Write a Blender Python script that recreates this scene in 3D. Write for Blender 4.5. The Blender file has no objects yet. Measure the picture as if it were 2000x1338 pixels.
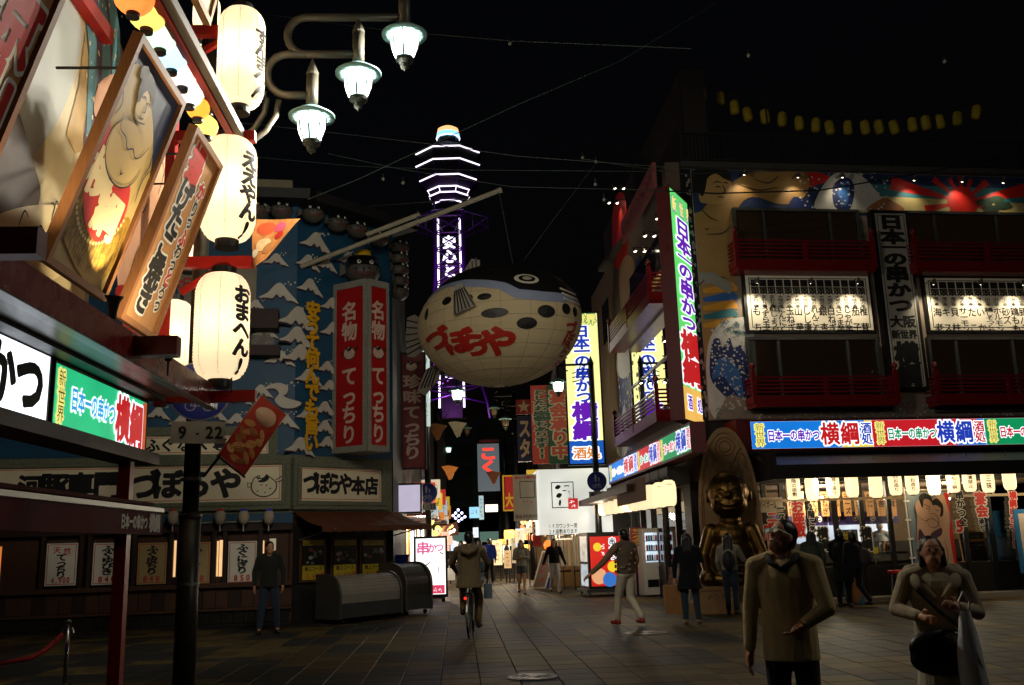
import bpy, bmesh, math, random
import numpy as np
from mathutils import Vector, Matrix
from mathutils.geometry import tessellate_polygon
random.seed(7)
rng = np.random.default_rng(7)
SC = bpy.context.scene
COL = SC.collection
R = math.radians
# ------------------------------------------------------------------ camera
FPX, PITCH, ROLL, CAMH = 1830.0, R(12.0), R(1.8), 1.57     # focal length in photo pixels (2000 wide)
cF = Vector((0, math.cos(PITCH), math.sin(PITCH)))
cU0 = Vector((0, -math.sin(PITCH), math.cos(PITCH)))
cR = math.cos(ROLL)*Vector((1, 0, 0)) - math.sin(ROLL)*cU0
cU = math.cos(ROLL)*cU0 + math.sin(ROLL)*Vector((1, 0, 0))
cam = bpy.data.cameras.new('camera')
cam.sensor_fit = 'HORIZONTAL'; cam.sensor_width = 36.0
cam.lens = FPX/2000*36.0
cam.clip_start = 0.1; cam.clip_end = 2000
camo = bpy.data.objects.new('camera', cam); COL.objects.link(camo)
camo.matrix_world = Matrix(((cR.x, cU.x, -cF.x, 0), (cR.y, cU.y, -cF.y, 0), (cR.z, cU.z, -cF.z, CAMH), (0, 0, 0, 1)))
SC.camera = camo
# ------------------------------------------------------------------ night sky, moon-weak sun, exposure
SUN_EL, SUN_ROT = R(-4.0), R(250)
world = bpy.data.worlds.new('World'); SC.world = world; world.use_nodes = True
_nt = world.node_tree; _bg = _nt.nodes['Background']
_sky = _nt.nodes.new('ShaderNodeTexSky'); _sky.sky_type = 'NISHITA'; _sky.sun_disc = False
_sky.sun_elevation = SUN_EL; _sky.sun_rotation = SUN_ROT
_nt.links.new(_sky.outputs['Color'], _bg.inputs['Color']); _bg.inputs['Strength'].default_value = 0.08
_sun = bpy.data.lights.new('moon_light', 'SUN'); _sun.energy = 0.004; _sun.angle = R(0.5); _sun.color = (1, .95, .88)
_so = bpy.data.objects.new('moon_light', _sun); COL.objects.link(_so); _so.rotation_euler = (R(50), 0, R(-40))
vs = SC.view_settings
vs.view_transform = 'Standard'; vs.look = 'None'; vs.exposure = 0.0; vs.gamma = 1.0; vs.use_curve_mapping = False
cy = SC.cycles
cy.use_denoising = True; cy.max_bounces = 6; cy.diffuse_bounces = 3; cy.glossy_bounces = 3; cy.transmission_bounces = 5
cy.transparent_max_bounces = 8; cy.sample_clamp_indirect = 2.0; cy.sample_clamp_direct = 0.0
cy.caustics_reflective = False; cy.caustics_refractive = False
try: cy.use_light_tree = True
except Exception: pass

def ray(px, py):
    return cF + (px-1000)/FPX*cR + (669-py)/FPX*cU
CAMP = Vector((0, 0, CAMH))
def at(px, py, Y):                       # the point seen at a photo pixel at depth Y metres
    v = ray(px, py); return CAMP + v*(Y/v.y)
def on_ground(px, py, z=0.0):
    v = ray(px, py); return CAMP + v*((z-CAMH)/v.z)
# ------------------------------------------------------------------ frames
class Frame:
    """a vertical (or tilted) working plane: u along it, v up, n out of it"""
    def __init__(s, o, u, v=None, n=None):
        s.o = Vector(o); s.u = Vector(u).normalized()
        s.v = Vector(v).normalized() if v is not None else Vector((0, 0, 1))
        s.n = Vector(n).normalized() if n is not None else s.u.cross(s.v).normalized()
    def pt(s, u, v, n=0.0): return s.o + s.u*u + s.v*v + s.n*n
    def px(s, x, y, n=0.0):
        d = ray(x, y); o = s.o + s.n*n
        t = (o-CAMP).dot(s.n)/d.dot(s.n); q = CAMP + d*t - o
        return q.dot(s.u), q.dot(s.v)
    def rect(s, x0, y0, x1, y1, n=0.0):  # pixel corners (top-left, bottom-right) -> u0,u1,v0,v1
        a = s.px(x0, y0, n); b = s.px(x1, y1, n); return a[0], b[0], b[1], a[1]
    def sub(s, u, v, n=0.0): return Frame(s.pt(u, v, n), s.u, s.v, s.n)
WF = Frame((0, 0, 0), (1, 0, 0), (0, 0, 1), (0, -1, 0))
# ------------------------------------------------------------------ materials
def lin(h):
    if not isinstance(h, str): return tuple(h)
    h = h.lstrip('#'); c = [int(h[i:i+2], 16)/255 for i in (0, 2, 4)]
    return tuple(x/12.92 if x <= .04045 else ((x+.055)/1.055)**2.4 for x in c)
_mats = {}
def mat(name, col, rough=.6, var=.25, scale=5.0, metal=0.0, bump=0.0, spec=.4, coat=0.0, grain=None, sheen=0.0):
    if name in _mats: return _mats[name]
    m = bpy.data.materials.new(name); m.use_nodes = True; nt = m.node_tree; N = nt.nodes; L = nt.links
    b = N['Principled BSDF']; c = lin(col)
    b.inputs['Roughness'].default_value = rough; b.inputs['Metallic'].default_value = metal
    b.inputs['Specular IOR Level'].default_value = spec; b.inputs['Coat Weight'].default_value = coat
    b.inputs['Sheen Weight'].default_value = sheen
    b.inputs['Base Color'].default_value = (*c, 1)
    if var > 0 or bump > 0:
        tc = N.new('ShaderNodeTexCoord'); mp = N.new('ShaderNodeMapping')
        if grain: mp.inputs['Scale'].default_value = grain
        L.new(tc.outputs['Object'], mp.inputs['Vector'])
        nz = N.new('ShaderNodeTexNoise'); nz.inputs['Scale'].default_value = scale; nz.inputs['Detail'].default_value = 6; nz.inputs['Roughness'].default_value = .62
        L.new(mp.outputs['Vector'], nz.inputs['Vector'])
        if var > 0:
            mr = N.new('ShaderNodeMapRange'); mr.inputs['From Min'].default_value = .25; mr.inputs['From Max'].default_value = .75
            mr.inputs['To Min'].default_value = 1-var; mr.inputs['To Max'].default_value = 1+var*.6
            L.new(nz.outputs['Fac'], mr.inputs['Value'])
            mx = N.new('ShaderNodeVectorMath'); mx.operation = 'SCALE'; mx.inputs[0].default_value = c
            L.new(mr.outputs['Result'], mx.inputs['Scale']); L.new(mx.outputs['Vector'], b.inputs['Base Color'])
            rr = N.new('ShaderNodeMapRange'); rr.inputs['To Min'].default_value = max(.03, rough-.12); rr.inputs['To Max'].default_value = min(1, rough+.15)
            L.new(nz.outputs['Fac'], rr.inputs['Value']); L.new(rr.outputs['Result'], b.inputs['Roughness'])
        if bump > 0 and sheen > 0:          # woven cloth: broad soft folds
            n2 = N.new('ShaderNodeTexNoise'); n2.inputs['Scale'].default_value = 7; n2.inputs['Detail'].default_value = 3; n2.inputs['Distortion'].default_value = 1.2
            mp.inputs['Scale'].default_value = (1.6, 1.6, .8); L.new(mp.outputs['Vector'], n2.inputs['Vector'])
            bp = N.new('ShaderNodeBump'); bp.inputs['Strength'].default_value = .22; bp.inputs['Distance'].default_value = .04
            L.new(n2.outputs['Fac'], bp.inputs['Height']); L.new(bp.outputs['Normal'], b.inputs['Normal'])
        elif bump > 0:
            n2 = N.new('ShaderNodeTexNoise'); n2.inputs['Scale'].default_value = scale*6; n2.inputs['Detail'].default_value = 5
            L.new(mp.outputs['Vector'], n2.inputs['Vector'])
            bp = N.new('ShaderNodeBump'); bp.inputs['Strength'].default_value = bump; bp.inputs['Distance'].default_value = .02
            L.new(n2.outputs['Fac'], bp.inputs['Height']); L.new(bp.outputs['Normal'], b.inputs['Normal'])
    _mats[name] = m; return m
def emi(name, col, strength=1.0, var=0.0, scale=1.5, base=None):
    """something that gives off light itself: a lamp, a backlit panel, lettering on one"""
    if name in _mats: return _mats[name]
    m = bpy.data.materials.new(name); m.use_nodes = True; nt = m.node_tree; N = nt.nodes; L = nt.links
    b = N['Principled BSDF']; c = lin(col)
    b.inputs['Base Color'].default_value = (*[x*.6 for x in (lin(base) if base else c)], 1); b.inputs['Roughness'].default_value = .35
    b.inputs['Emission Color'].default_value = (*c, 1); b.inputs['Emission Strength'].default_value = strength
    if var > 0:
        tc = N.new('ShaderNodeTexCoord'); nz = N.new('ShaderNodeTexNoise'); nz.inputs['Scale'].default_value = scale
        L.new(tc.outputs['Object'], nz.inputs['Vector'])
        mr = N.new('ShaderNodeMapRange'); mr.inputs['From Min'].default_value = .3; mr.inputs['From Max'].default_value = .7
        mr.inputs['To Min'].default_value = strength*(1-var); mr.inputs['To Max'].default_value = strength*(1+var)
        L.new(nz.outputs['Fac'], mr.inputs['Value']); L.new(mr.outputs['Result'], b.inputs['Emission Strength'])
    _mats[name] = m; return m
def paper(name, col, glow, trans=.55, rib=0.0):
    """lantern paper: lets the bulb inside shine through, with fine bamboo hoops"""
    if name in _mats: return _mats[name]
    m = bpy.data.materials.new(name); m.use_nodes = True; nt = m.node_tree; N = nt.nodes; L = nt.links
    b = N['Principled BSDF']; c = lin(col)
    b.inputs['Base Color'].default_value = (*c, 1); b.inputs['Roughness'].default_value = .7
    b.inputs['Emission Color'].default_value = (*c, 1); b.inputs['Emission Strength'].default_value = glow
    out = N['Material Output']
    tr = N.new('ShaderNodeBsdfTranslucent'); tr.inputs['Color'].default_value = (*c, 1)
    mx = N.new('ShaderNodeMixShader'); mx.inputs['Fac'].default_value = trans
    L.new(b.outputs['BSDF'], mx.inputs[1]); L.new(tr.outputs['BSDF'], mx.inputs[2]); L.new(mx.outputs['Shader'], out.inputs['Surface'])
    if rib > 0:
        tc = N.new('ShaderNodeTexCoord'); wv = N.new('ShaderNodeTexWave'); wv.wave_type = 'BANDS'; wv.bands_direction = 'Z'
        wv.inputs['Scale'].default_value = rib; L.new(tc.outputs['Object'], wv.inputs['Vector'])
        bp = N.new('ShaderNodeBump'); bp.inputs['Strength'].default_value = .5; bp.inputs['Distance'].default_value = .01
        L.new(wv.outputs['Fac'], bp.inputs['Height']); L.new(bp.outputs['Normal'], b.inputs['Normal']); L.new(bp.outputs['Normal'], tr.inputs['Normal'])
    _mats[name] = m; return m
def glass(name, col='#dfe8e6', alpha=.16, rough=.03):
    """thin window pane: mostly see-through, mirrors its surroundings"""
    if name in _mats: return _mats[name]
    m = bpy.data.materials.new(name); m.use_nodes = True; nt = m.node_tree; N = nt.nodes; L = nt.links
    out = N['Material Output']; N.remove(N['Principled BSDF'])
    g = N.new('ShaderNodeBsdfGlossy'); g.inputs['Roughness'].default_value = rough; g.inputs['Color'].default_value = (*lin(col), 1)
    t = N.new('ShaderNodeBsdfTransparent'); t.inputs['Color'].default_value = (.86, .88, .87, 1)
    f = N.new('ShaderNodeFresnel'); f.inputs['IOR'].default_value = 1.5
    ad = N.new('ShaderNodeMath'); ad.operation = 'ADD'; ad.inputs[1].default_value = alpha*.5; L.new(f.outputs['Fac'], ad.inputs[0])
    mx = N.new('ShaderNodeMixShader'); L.new(ad.outputs[0], mx.inputs['Fac']); L.new(t.outputs['BSDF'], mx.inputs[1]); L.new(g.outputs['BSDF'], mx.inputs[2])
    L.new(mx.outputs['Shader'], out.inputs['Surface'])
    _mats[name] = m; return m
# ------------------------------------------------------------------ mesh builder
class MB:
    def __init__(s): s.v = []; s.f = []; s.m = []; s.cur = 0
    def add(s, vs_, fs): 
        k = len(s.v); s.v.extend([tuple(p) for p in vs_]); s.f.extend([tuple(i+k for i in f) for f in fs]); s.m.extend([s.cur]*len(fs)); return s
    def box(s, F, u0, u1, v0, v1, n0, n1):
        P = [F.pt(u, v, n) for n in (n0, n1) for v in (v0, v1) for u in (u0, u1)]
        return s.add(P, [(0, 2, 3, 1), (4, 5, 7, 6), (0, 1, 5, 4), (2, 6, 7, 3), (0, 4, 6, 2), (1, 3, 7, 5)])
    def wbox(s, x0, x1, y0, y1, z0, z1): return s.box(WF, x0, x1, z0, z1, -y1, -y0)
    def quad(s, a, b, c, d): return s.add([a, b, c, d], [(0, 1, 2, 3)])
    def frame(s, F, u0, u1, v0, v1, w, n0, n1):
        s.box(F, u0, u1, v0, v0+w, n0, n1); s.box(F, u0, u1, v1-w, v1, n0, n1)
        s.box(F, u0, u0+w, v0+w, v1-w, n0, n1); return s.box(F, u1-w, u1, v0+w, v1-w, n0, n1)
    def prism(s, F, poly, n0, n1):
        k = len(poly); P = [F.pt(u, v, n0) for u, v in poly] + [F.pt(u, v, n1) for u, v in poly]
        fs = [(i, (i+1) % k, k+(i+1) % k, k+i) for i in range(k)]
        tr = tessellate_polygon([[Vector((u, v, 0)) for u, v in poly]])
        fs += [tuple(i+k for i in t) for t in tr] + [tuple(reversed(t)) for t in tr]
        return s.add(P, fs)
    def sheet(s, F, poly, n):
        tr = tessellate_polygon([[Vector((u, v, 0)) for u, v in poly]])
        return s.add([F.pt(u, v, n) for u, v in poly], tr)
    def tube(s, pts, r, seg=8, cap=True):
        pts = [Vector(p) for p in pts]; rs = r if hasattr(r, '__len__') else [r]*len(pts)
        rings = []; prev = None
        for i, p in enumerate(pts):
            t = (pts[min(i+1, len(pts)-1)] - pts[max(i-1, 0)]).normalized()
            if prev is None:
                a = Vector((0, 0, 1)) if abs(t.z) < .9 else Vector((1, 0, 0))
                x = t.cross(a).normalized()
            else: x = (prev - t*prev.dot(t)).normalized()
            prev = x; y = t.cross(x)
            rings.append([p + (x*math.cos(2*math.pi*k/seg) + y*math.sin(2*math.pi*k/seg))*rs[i] for k in range(seg)])
        vs_ = [q for rg in rings for q in rg]; fs = []
        for i in range(len(pts)-1):
            for k in range(seg):
                a = i*seg+k; b = i*seg+(k+1) % seg; fs.append((a, b, b+seg, a+seg))
        if cap: fs.append(tuple(range(seg-1, -1, -1))); fs.append(tuple((len(pts)-1)*seg+k for k in range(seg)))
        return s.add(vs_, fs)
    def bar(s, a, b, w, h, up=(0, 0, 1)):
        a = Vector(a); b = Vector(b); t = (b-a).normalized(); x = t.cross(Vector(up)).normalized(); y = x.cross(t)
        P = [p + x*i*w/2 + y*j*h/2 for p in (a, b) for j in (-1, 1) for i in (-1, 1)]
        return s.add(P, [(0, 2, 3, 1), (4, 5, 7, 6), (0, 1, 5, 4), (2, 6, 7, 3), (0, 4, 6, 2), (1, 3, 7, 5)])
    def lathe(s, prof, c=(0, 0, 0), seg=16, ax=None):
        c = Vector(c); M = ax.to_3x3() if ax is not None else Matrix.Identity(3); vs_ = []; fs = []
        for r, z in prof:
            for k in range(seg):
                a = 2*math.pi*k/seg; vs_.append(c + M @ Vector((r*math.cos(a), r*math.sin(a), z)))
        for i in range(len(prof)-1):
            for k in range(seg):
                a = i*seg+k; b = i*seg+(k+1) % seg; fs.append((a, b, b+seg, a+seg))
        fs.append(tuple(range(seg-1, -1, -1))); fs.append(tuple((len(prof)-1)*seg+k for k in range(seg)))
        return s.add(vs_, fs)
    def ball(s, c, r, seg=12, ring=8, M=None):
        r = r if hasattr(r, '__len__') else (r, r, r); c = Vector(c); vs_ = []; fs = []
        for i in range(ring+1):
            th = math.pi*i/ring
            for k in range(seg):
                ph = 2*math.pi*k/seg; p = Vector((r[0]*math.sin(th)*math.cos(ph), r[1]*math.sin(th)*math.sin(ph), r[2]*math.cos(th)))
                if M is not None: p = M @ p
                vs_.append(c+p)
        for i in range(ring):
            for k in range(seg):
                a = i*seg+k; b = i*seg+(k+1) % seg; fs.append((a, a+seg, b+seg, b))
        return s.add(vs_, fs)
def wloc(o):
    p = Vector(o.location)
    while o.parent: o = o.parent; p = p + o.location
    return p
def tag(o, label=None, cat=None, group=None, kind=None):
    if label: o['label'] = label
    if cat: o['category'] = cat
    if group: o['group'] = group
    if kind: o['kind'] = kind
    return o
def ob(name, mb, m, parent=None, label=None, cat=None, group=None, kind=None, smooth=False, base=None):
    me = bpy.data.meshes.new(name)
    V = np.asarray(mb.v, dtype=float).reshape(-1, 3)
    lo, hi = V.min(0), V.max(0); c = Vector(((lo[0]+hi[0])/2, (lo[1]+hi[1])/2, lo[2]))
    if base is not None: c = Vector(base)
    me.from_pydata([tuple(p) for p in (V-np.array(c))], [], mb.f)
    ms = m if isinstance(m, (list, tuple)) else [m]
    for k in ms: me.materials.append(k)
    if len(ms) > 1: me.polygons.foreach_set('material_index', mb.m)
    if smooth: me.polygons.foreach_set('use_smooth', [True]*len(me.polygons))
    me.update()
    o = bpy.data.objects.new(name, me); COL.objects.link(o)
    if parent is not None: o.parent = parent; o.location = c - wloc(parent)
    else: o.location = c
    return tag(o, label, cat, group, kind)
def thing(name, loc, label, cat, group=None, rz=0.0):
    o = bpy.data.objects.new(name, None); COL.objects.link(o); o.location = loc; o.rotation_euler = (0, 0, rz)
    o.empty_display_size = .2
    return tag(o, label, cat, group)
def dup(root, loc, label=None, group=None, rz=None, parent=None, cat=None):
    r = root.copy(); COL.objects.link(r); r.location = loc
    if parent is not None: r.parent = parent
    if rz is not None: r.rotation_euler = (0, 0, rz)
    tag(r, label, cat, group)
    def kids(a, b):
        for ch in list(a.children):
            c = ch.copy(); COL.objects.link(c); c.parent = b; c.matrix_parent_inverse = ch.matrix_parent_inverse.copy(); kids(ch, c)
    kids(root, r)
    return r
def lamp(name, loc, energy, col=(1, 1, 1), rad=.06, parent=None, spot=None, direction=None, blend=.5):
    l = bpy.data.lights.new(name, 'SPOT' if spot else 'POINT'); l.energy = energy; l.color = col; l.shadow_soft_size = rad
    if spot: l.spot_size = spot; l.spot_blend = blend
    o = bpy.data.objects.new(name, l); COL.objects.link(o)
    if direction is not None: o.rotation_euler = Vector(direction).to_track_quat('-Z', 'Y').to_euler()
    o.location = Vector(loc) - (wloc(parent) if parent is not None else Vector((0, 0, 0)))
    if parent is not None: o.parent = parent
    return o
ORD = ['first', 'second', 'third', 'fourth', 'fifth', 'sixth', 'seventh', 'eighth', 'ninth', 'tenth', 'eleventh', 'twelfth', 'thirteenth', 'fourteenth',
       'fifteenth', 'sixteenth', 'seventeenth', 'eighteenth', 'nineteenth', 'twentieth', 'twenty-first', 'twenty-second', 'twenty-third', 'twenty-fourth']
# ------------------------------------------------------------------ lettering: glyph outlines -> signed distance -> flat meshes of any weight
ALLCH = sorted(set('横綱日本一の串かつ酒処新世界大阪づぼらや店河豚専門ふぐなべ安うて何んでも旨い名物てっちり珍味えかん!?おまへ揚げたこ焼きらっふわとろ元気いらっしゃい'
    '天然ゆびき皮にぎり円0123456789.,-最高級極上コース前頭変わり種地幸海山もちうずら玉子紅しょうがにんく玉ねぎ山芋しし唐れんこん銀杏白さつま芋じゃが芋茄子椎茸老キス貝柱サーモンたいいか鶏そつくねホルセ豚バラ'
    '宴会承中としたお座敷ありますスタ★カウンター席予約受付ビアガデ生度漬け禁止全種各握盛造り鍋三昧ハイボ二階まで揚物無料ごパ心と安心日立おみやげ市場ぜーぶワンイこひでとい屋んさん千人収容館無'
    'FI~京山出7客万来チえび禁煙ランメン牛丼寿司居味噌立呑居酒屋砂ズみ地の大幸豚ヘレ皮まいどす毎度円税込飯田舎熊注文国千両力士相撲番付'))
GN = 64
def _glyph_lib():
    objs = []
    for ch in ALLCH + ['国']:
        c = bpy.data.curves.new('g', 'FONT'); c.body = ch; c.size = 1.0; c.resolution_u = 4
        o = bpy.data.objects.new('g', c); COL.objects.link(o); objs.append((ch, o))
    dg = bpy.context.evaluated_depsgraph_get(); out = {}
    def polys(o):
        cu = o.evaluated_get(dg).to_curve(dg); res = []
        for sp in cu.splines:
            if sp.type == 'BEZIER':
                bp = sp.bezier_points; pts = []; n = len(bp)
                for i in range(n):
                    a = bp[i]; b = bp[(i+1) % n]
                    p0 = np.array(a.co[:2]); p1 = np.array(a.handle_right[:2]); p2 = np.array(b.handle_left[:2]); p3 = np.array(b.co[:2])
                    for k in range(3):
                        t = k/3; pts.append((1-t)**3*p0+3*(1-t)**2*t*p1+3*(1-t)*t*t*p2+t**3*p3)
                res.append(np.array(pts))
            else: res.append(np.array([p.co[:2] for p in sp.points]))
        o.to_curve_clear() if hasattr(o, 'to_curve_clear') else None
        return res
    raw = {ch: polys(o) for ch, o in objs}
    k = np.concatenate(raw['国']); lo, hi = k.min(0), k.max(0); cen = (lo+hi)/2; sc = .90/(hi-lo).max()
    g = ((np.arange(GN)+.5)/GN*1.3-.15).astype('f4')
    PG = np.stack([m.ravel() for m in np.meshgrid(g, g)], 1)
    for ch, pl in raw.items():
        if not pl: continue
        pl = [(p-cen)*sc+.5 for p in pl]
        if ch in '0123456789.,-!?FI~':                     # centre narrow latin glyphs
            q = np.concatenate(pl); sh = np.array([.5-(q[:, 0].min()+q[:, 0].max())/2, 0]); pl = [p+sh for p in pl]
        A = np.concatenate(pl).astype('f4'); B = np.concatenate([np.roll(p, -1, 0) for p in pl]).astype('f4'); D = B-A; L2 = (D**2).sum(1)+1e-9
        ya = np.minimum(A[:, 1], B[:, 1])[:, None]; yb = np.maximum(A[:, 1], B[:, 1])[:, None]; gg = g[None, :]
        hit = (gg >= ya) & (gg < yb); dyy = np.where(D[:, 1] == 0, 1, D[:, 1])
        xs = A[:, 0][:, None]+(gg-A[:, 1][:, None])*(D[:, 0]/dyy)[:, None]
        si, ri = np.where(hit); ci = np.clip(np.searchsorted(g, xs[si, ri], side='right'), 0, GN)
        W = np.zeros((GN, GN+1), int); np.add.at(W, (ri, ci), np.where(D[si, 1] > 0, 1, -1)); ins = (np.cumsum(W, 1)[:, :GN] != 0)
        best = np.full(GN*GN, .3, 'f4'); near = np.zeros((GN, GN), bool)
        ia = np.clip(((np.concatenate([A, (A+B)/2])+.15)/1.3*GN).astype(int), 0, GN-1)
        for ox in range(-7, 8):
            for oy in range(-7, 8): near[np.clip(ia[:, 1]+oy, 0, GN-1), np.clip(ia[:, 0]+ox, 0, GN-1)] = True
        idx = np.where(near.ravel())[0]; P = PG[idx]
        bb = np.full(len(P), 9.0, 'f4')
        for i in range(0, len(A), 40):
            d = D[i:i+40]; qx = P[:, :1]-A[i:i+40, 0]; qy = P[:, 1:]-A[i:i+40, 1]
            t = np.clip((qx*d[:, 0]+qy*d[:, 1])/L2[i:i+40], 0, 1)
            bb = np.minimum(bb, ((qx-t*d[:, 0])**2+(qy-t*d[:, 1])**2).min(1))
        best[idx] = np.sqrt(bb)
        out[ch] = np.where(ins.ravel(), best, -best).reshape(GN, GN)
    for ch, o in objs:
        c = o.data; bpy.data.objects.remove(o); bpy.data.curves.remove(c)
    return out
GLY = _glyph_lib()
def field_polys(S, x0, x1, y0, y1, run=10):
    """filled polygons of S>0 on a grid (marching squares, inner cells merged into runs)"""
    H, Wd = S.shape; dx = (x1-x0)/(Wd-1); dy = (y1-y0)/(H-1); out = []
    pos = S > 0; c4 = pos[:-1, :-1].astype(int)+pos[:-1, 1:]+pos[1:, :-1]+pos[1:, 1:]
    for j in range(H-1):
        row = c4[j]; i = 0
        if not row.any(): continue
        ya, yb = y0+j*dy, y0+(j+1)*dy
        while i < Wd-1:
            if row[i] == 4:
                k = i
                while k < Wd-1 and row[k] == 4 and k-i < run: k += 1
                out.append([(x0+i*dx, ya), (x0+k*dx, ya), (x0+k*dx, yb), (x0+i*dx, yb)]); i = k; continue
            if row[i] > 0:
                cs = [(x0+i*dx, ya, S[j, i]), (x0+(i+1)*dx, ya, S[j, i+1]), (x0+(i+1)*dx, yb, S[j+1, i+1]), (x0+i*dx, yb, S[j+1, i])]
                pg = []
                for q in range(4):
                    a = cs[q]; b = cs[(q+1) % 4]
                    if a[2] > 0: pg.append((a[0], a[1]))
                    if (a[2] > 0) != (b[2] > 0):
                        t = a[2]/(a[2]-b[2]); pg.append((a[0]+t*(b[0]-a[0]), a[1]+t*(b[1]-a[1])))
                if len(pg) >= 3: out.append(pg)
            i += 1
    return out
_gc = {}
def glyph(ch, w, lo=False):
    k = (ch, w, lo)
    if k not in _gc:
        S = GLY.get(ch)
        if S is None: _gc[k] = []; return []
        S = S[::2, ::2] if lo else S
        n = S.shape[0]; a = (.5)/GN*1.3-.15; st = 1.3/GN*(2 if lo else 1)
        _gc[k] = field_polys(S+w, a, a+st*(n-1), a, a+st*(n-1))
    return _gc[k]
def vrow(s, cx, ytop, w, h, pitch=None, gap=1.0):
    """vertical writing: list of (char, centre x, centre y, width, height)"""
    p = pitch or h*gap; return [(c, cx, ytop-p*i-p/2, w, h) for i, c in enumerate(s)]
def hrow(s, x0, x1, cy_, h, w=None):
    n = len(s); p = (x1-x0)/n; return [(c, x0+p*(i+.5), cy_, (w or p), h) for i, c in enumerate(s)]
def letters(items, mp, m, parent, w=.02, lift=.004, lo=False, name='lettering', mb=None):
    """mp: Frame or function (x, y, lift)->point"""
    f = mp.pt if isinstance(mp, Frame) else mp
    own = mb is None
    if own: mb = MB()
    for qi, (ch, cx, cy_, sx, sy) in enumerate(items):
        rot = ch == 'ー' and sy > sx*.9 and False
        for pg in glyph(ch, w, lo):
            mb.add([f(cx+(x-.5)*sx, cy_+(y-.5)*sy, lift+.0008*(qi % 3)) for x, y in pg], [tuple(range(len(pg)))])
    if own and mb.v: return ob(name, mb, m, parent)
def outlined(items, mp, fill, edge, parent, w=.03, ow=.10, lift=.004, lo=False):
    letters(items, mp, edge, parent, ow, lift, lo, 'lettering_outline'); letters(items, mp, fill, parent, w, lift+.004, lo)
# ------------------------------------------------------------------ flat print: filled shapes and brush lines on a frame
def spline(pts, closed=True, k=5):
    P = [Vector((*p, 0)) for p in pts]; n = len(P); out = []
    rngk = range(n) if closed else range(n-1)
    for i in rngk:
        g = lambda j: P[j % n] if closed else P[max(0, min(n-1, j))]
        a, b, c, d = g(i-1), g(i), g(i+1), g(i+2)
        for q in range(k):
            t = q/k; v = .5*((2*b)+(c-a)*t+(2*a-5*b+4*c-d)*t*t+(3*b-a-3*c+d)*t**3); out.append((v.x, v.y))
    if not closed: out.append(tuple(P[-1][:2]))
    return out
def shape(mb, F, pts, n, curved=True, k=5):
    return mb.sheet(F, spline(pts, True, k) if curved else pts, n)
def stroke(mb, F, pts, wd, n, curved=True, k=5, taper=True):
    p = spline(pts, False, k) if curved else pts; L = []; Rr = []; m = len(p)
    for i, (x, y) in enumerate(p):
        a = p[max(0, i-1)]; b = p[min(m-1, i+1)]; dx, dy = b[0]-a[0], b[1]-a[1]; l = math.hypot(dx, dy) or 1
        q = wd/2*(1 if not taper else (.35+.65*math.sin(math.pi*(i+.5)/m))); L.append((x-dy/l*q, y+dx/l*q)); Rr.append((x+dy/l*q, y-dx/l*q))
    for i in range(m-1): mb.quad(F.pt(*L[i], n), F.pt(*L[i+1], n), F.pt(*Rr[i+1], n), F.pt(*Rr[i], n))
    return mb
def scribble(F, u0, u1, v0, v1, n, m, parent, cells=3, vert=True, name='ink_marks'):
    """marks too small to read in the photograph: a few brush ticks per character cell"""
    mb = MB(); L = (v1-v0) if vert else (u1-u0); p = L/cells
    for c in range(cells):
        cx, cy_ = ((u0+u1)/2, v1-p*(c+.5)) if vert else (u0+p*(c+.5), (v0+v1)/2); w = ((u1-u0) if vert else p)*.36; h = (p if vert else (v1-v0))*.36
        for k in range(5):
            a, b = random.uniform(-1, 1), random.uniform(-1, 1); q = random.random() < .5
            stroke(mb, F, [(cx+a*w-(w*.5 if q else 0), cy_+b*h-(0 if q else h*.5)), (cx+a*w*.6+(w*.4 if q else .1*w), cy_+b*h*.6+(.1*h if q else h*.4))], min(w, h)*.26, n+.0004*k, False)
    return ob(name, mb, m, parent, kind='stuff')
# ------------------------------------------------------------------ shared colours
SD = Vector((-.063, .998, 0)).normalized(); ND = Vector((.998, .063, 0)).normalized()   # along the street, across it
K = mat('black_paint', '#0c0c0d', .45, .2); DKRED = mat('dark_red_paint', '#5a0d0a', .45, .3, 7, bump=.05); RED = mat('red_paint', '#a3160d', .4, .25, 6, bump=.05)
LRED = mat('red_lacquer', '#6e0d0e', .32, .25, 5); WOOD = mat('board_wood', '#b98550', .55, .22, 4, bump=.06, grain=(9, 9, 1)); DWOOD = mat('dark_wood', '#2e1a10', .6, .35, 4, bump=.1, grain=(8, 8, 1))
FRAMEW = mat('frame_wood', '#855630', .55, .25, 5, bump=.06, grain=(8, 8, 1)); BRW = mat('brown_wood', '#4a2c18', .6, .35, 4, bump=.1, grain=(8, 8, 1))
STEEL = mat('galvanised_steel', '#8f928f', .38, .2, 6, metal=.9); CHROME = mat('chrome', '#c9c9c6', .12, .1, 5, metal=1.0); POLE = mat('lamp_pole_paint', '#39352c', .42, .25, 8, metal=.3)
CREAM = mat('cream_print', '#e6cf9c', .55, .08, 3); INK = mat('black_ink', '#0a0908', .6, .1); WHITE = mat('white_print', '#e8e4da', .55, .06); REDP = mat('red_print', '#c3271c', .55, .08)
GOLD = mat('gold_print', '#9a7426', .5, .2, 30); BLUEP = mat('navy_print', '#22365e', .55, .15); GREYP = mat('grey_print', '#8f959c', .6, .2, 3)
FIX = mat('lamp_housing', '#141414', .4, .15)
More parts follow.
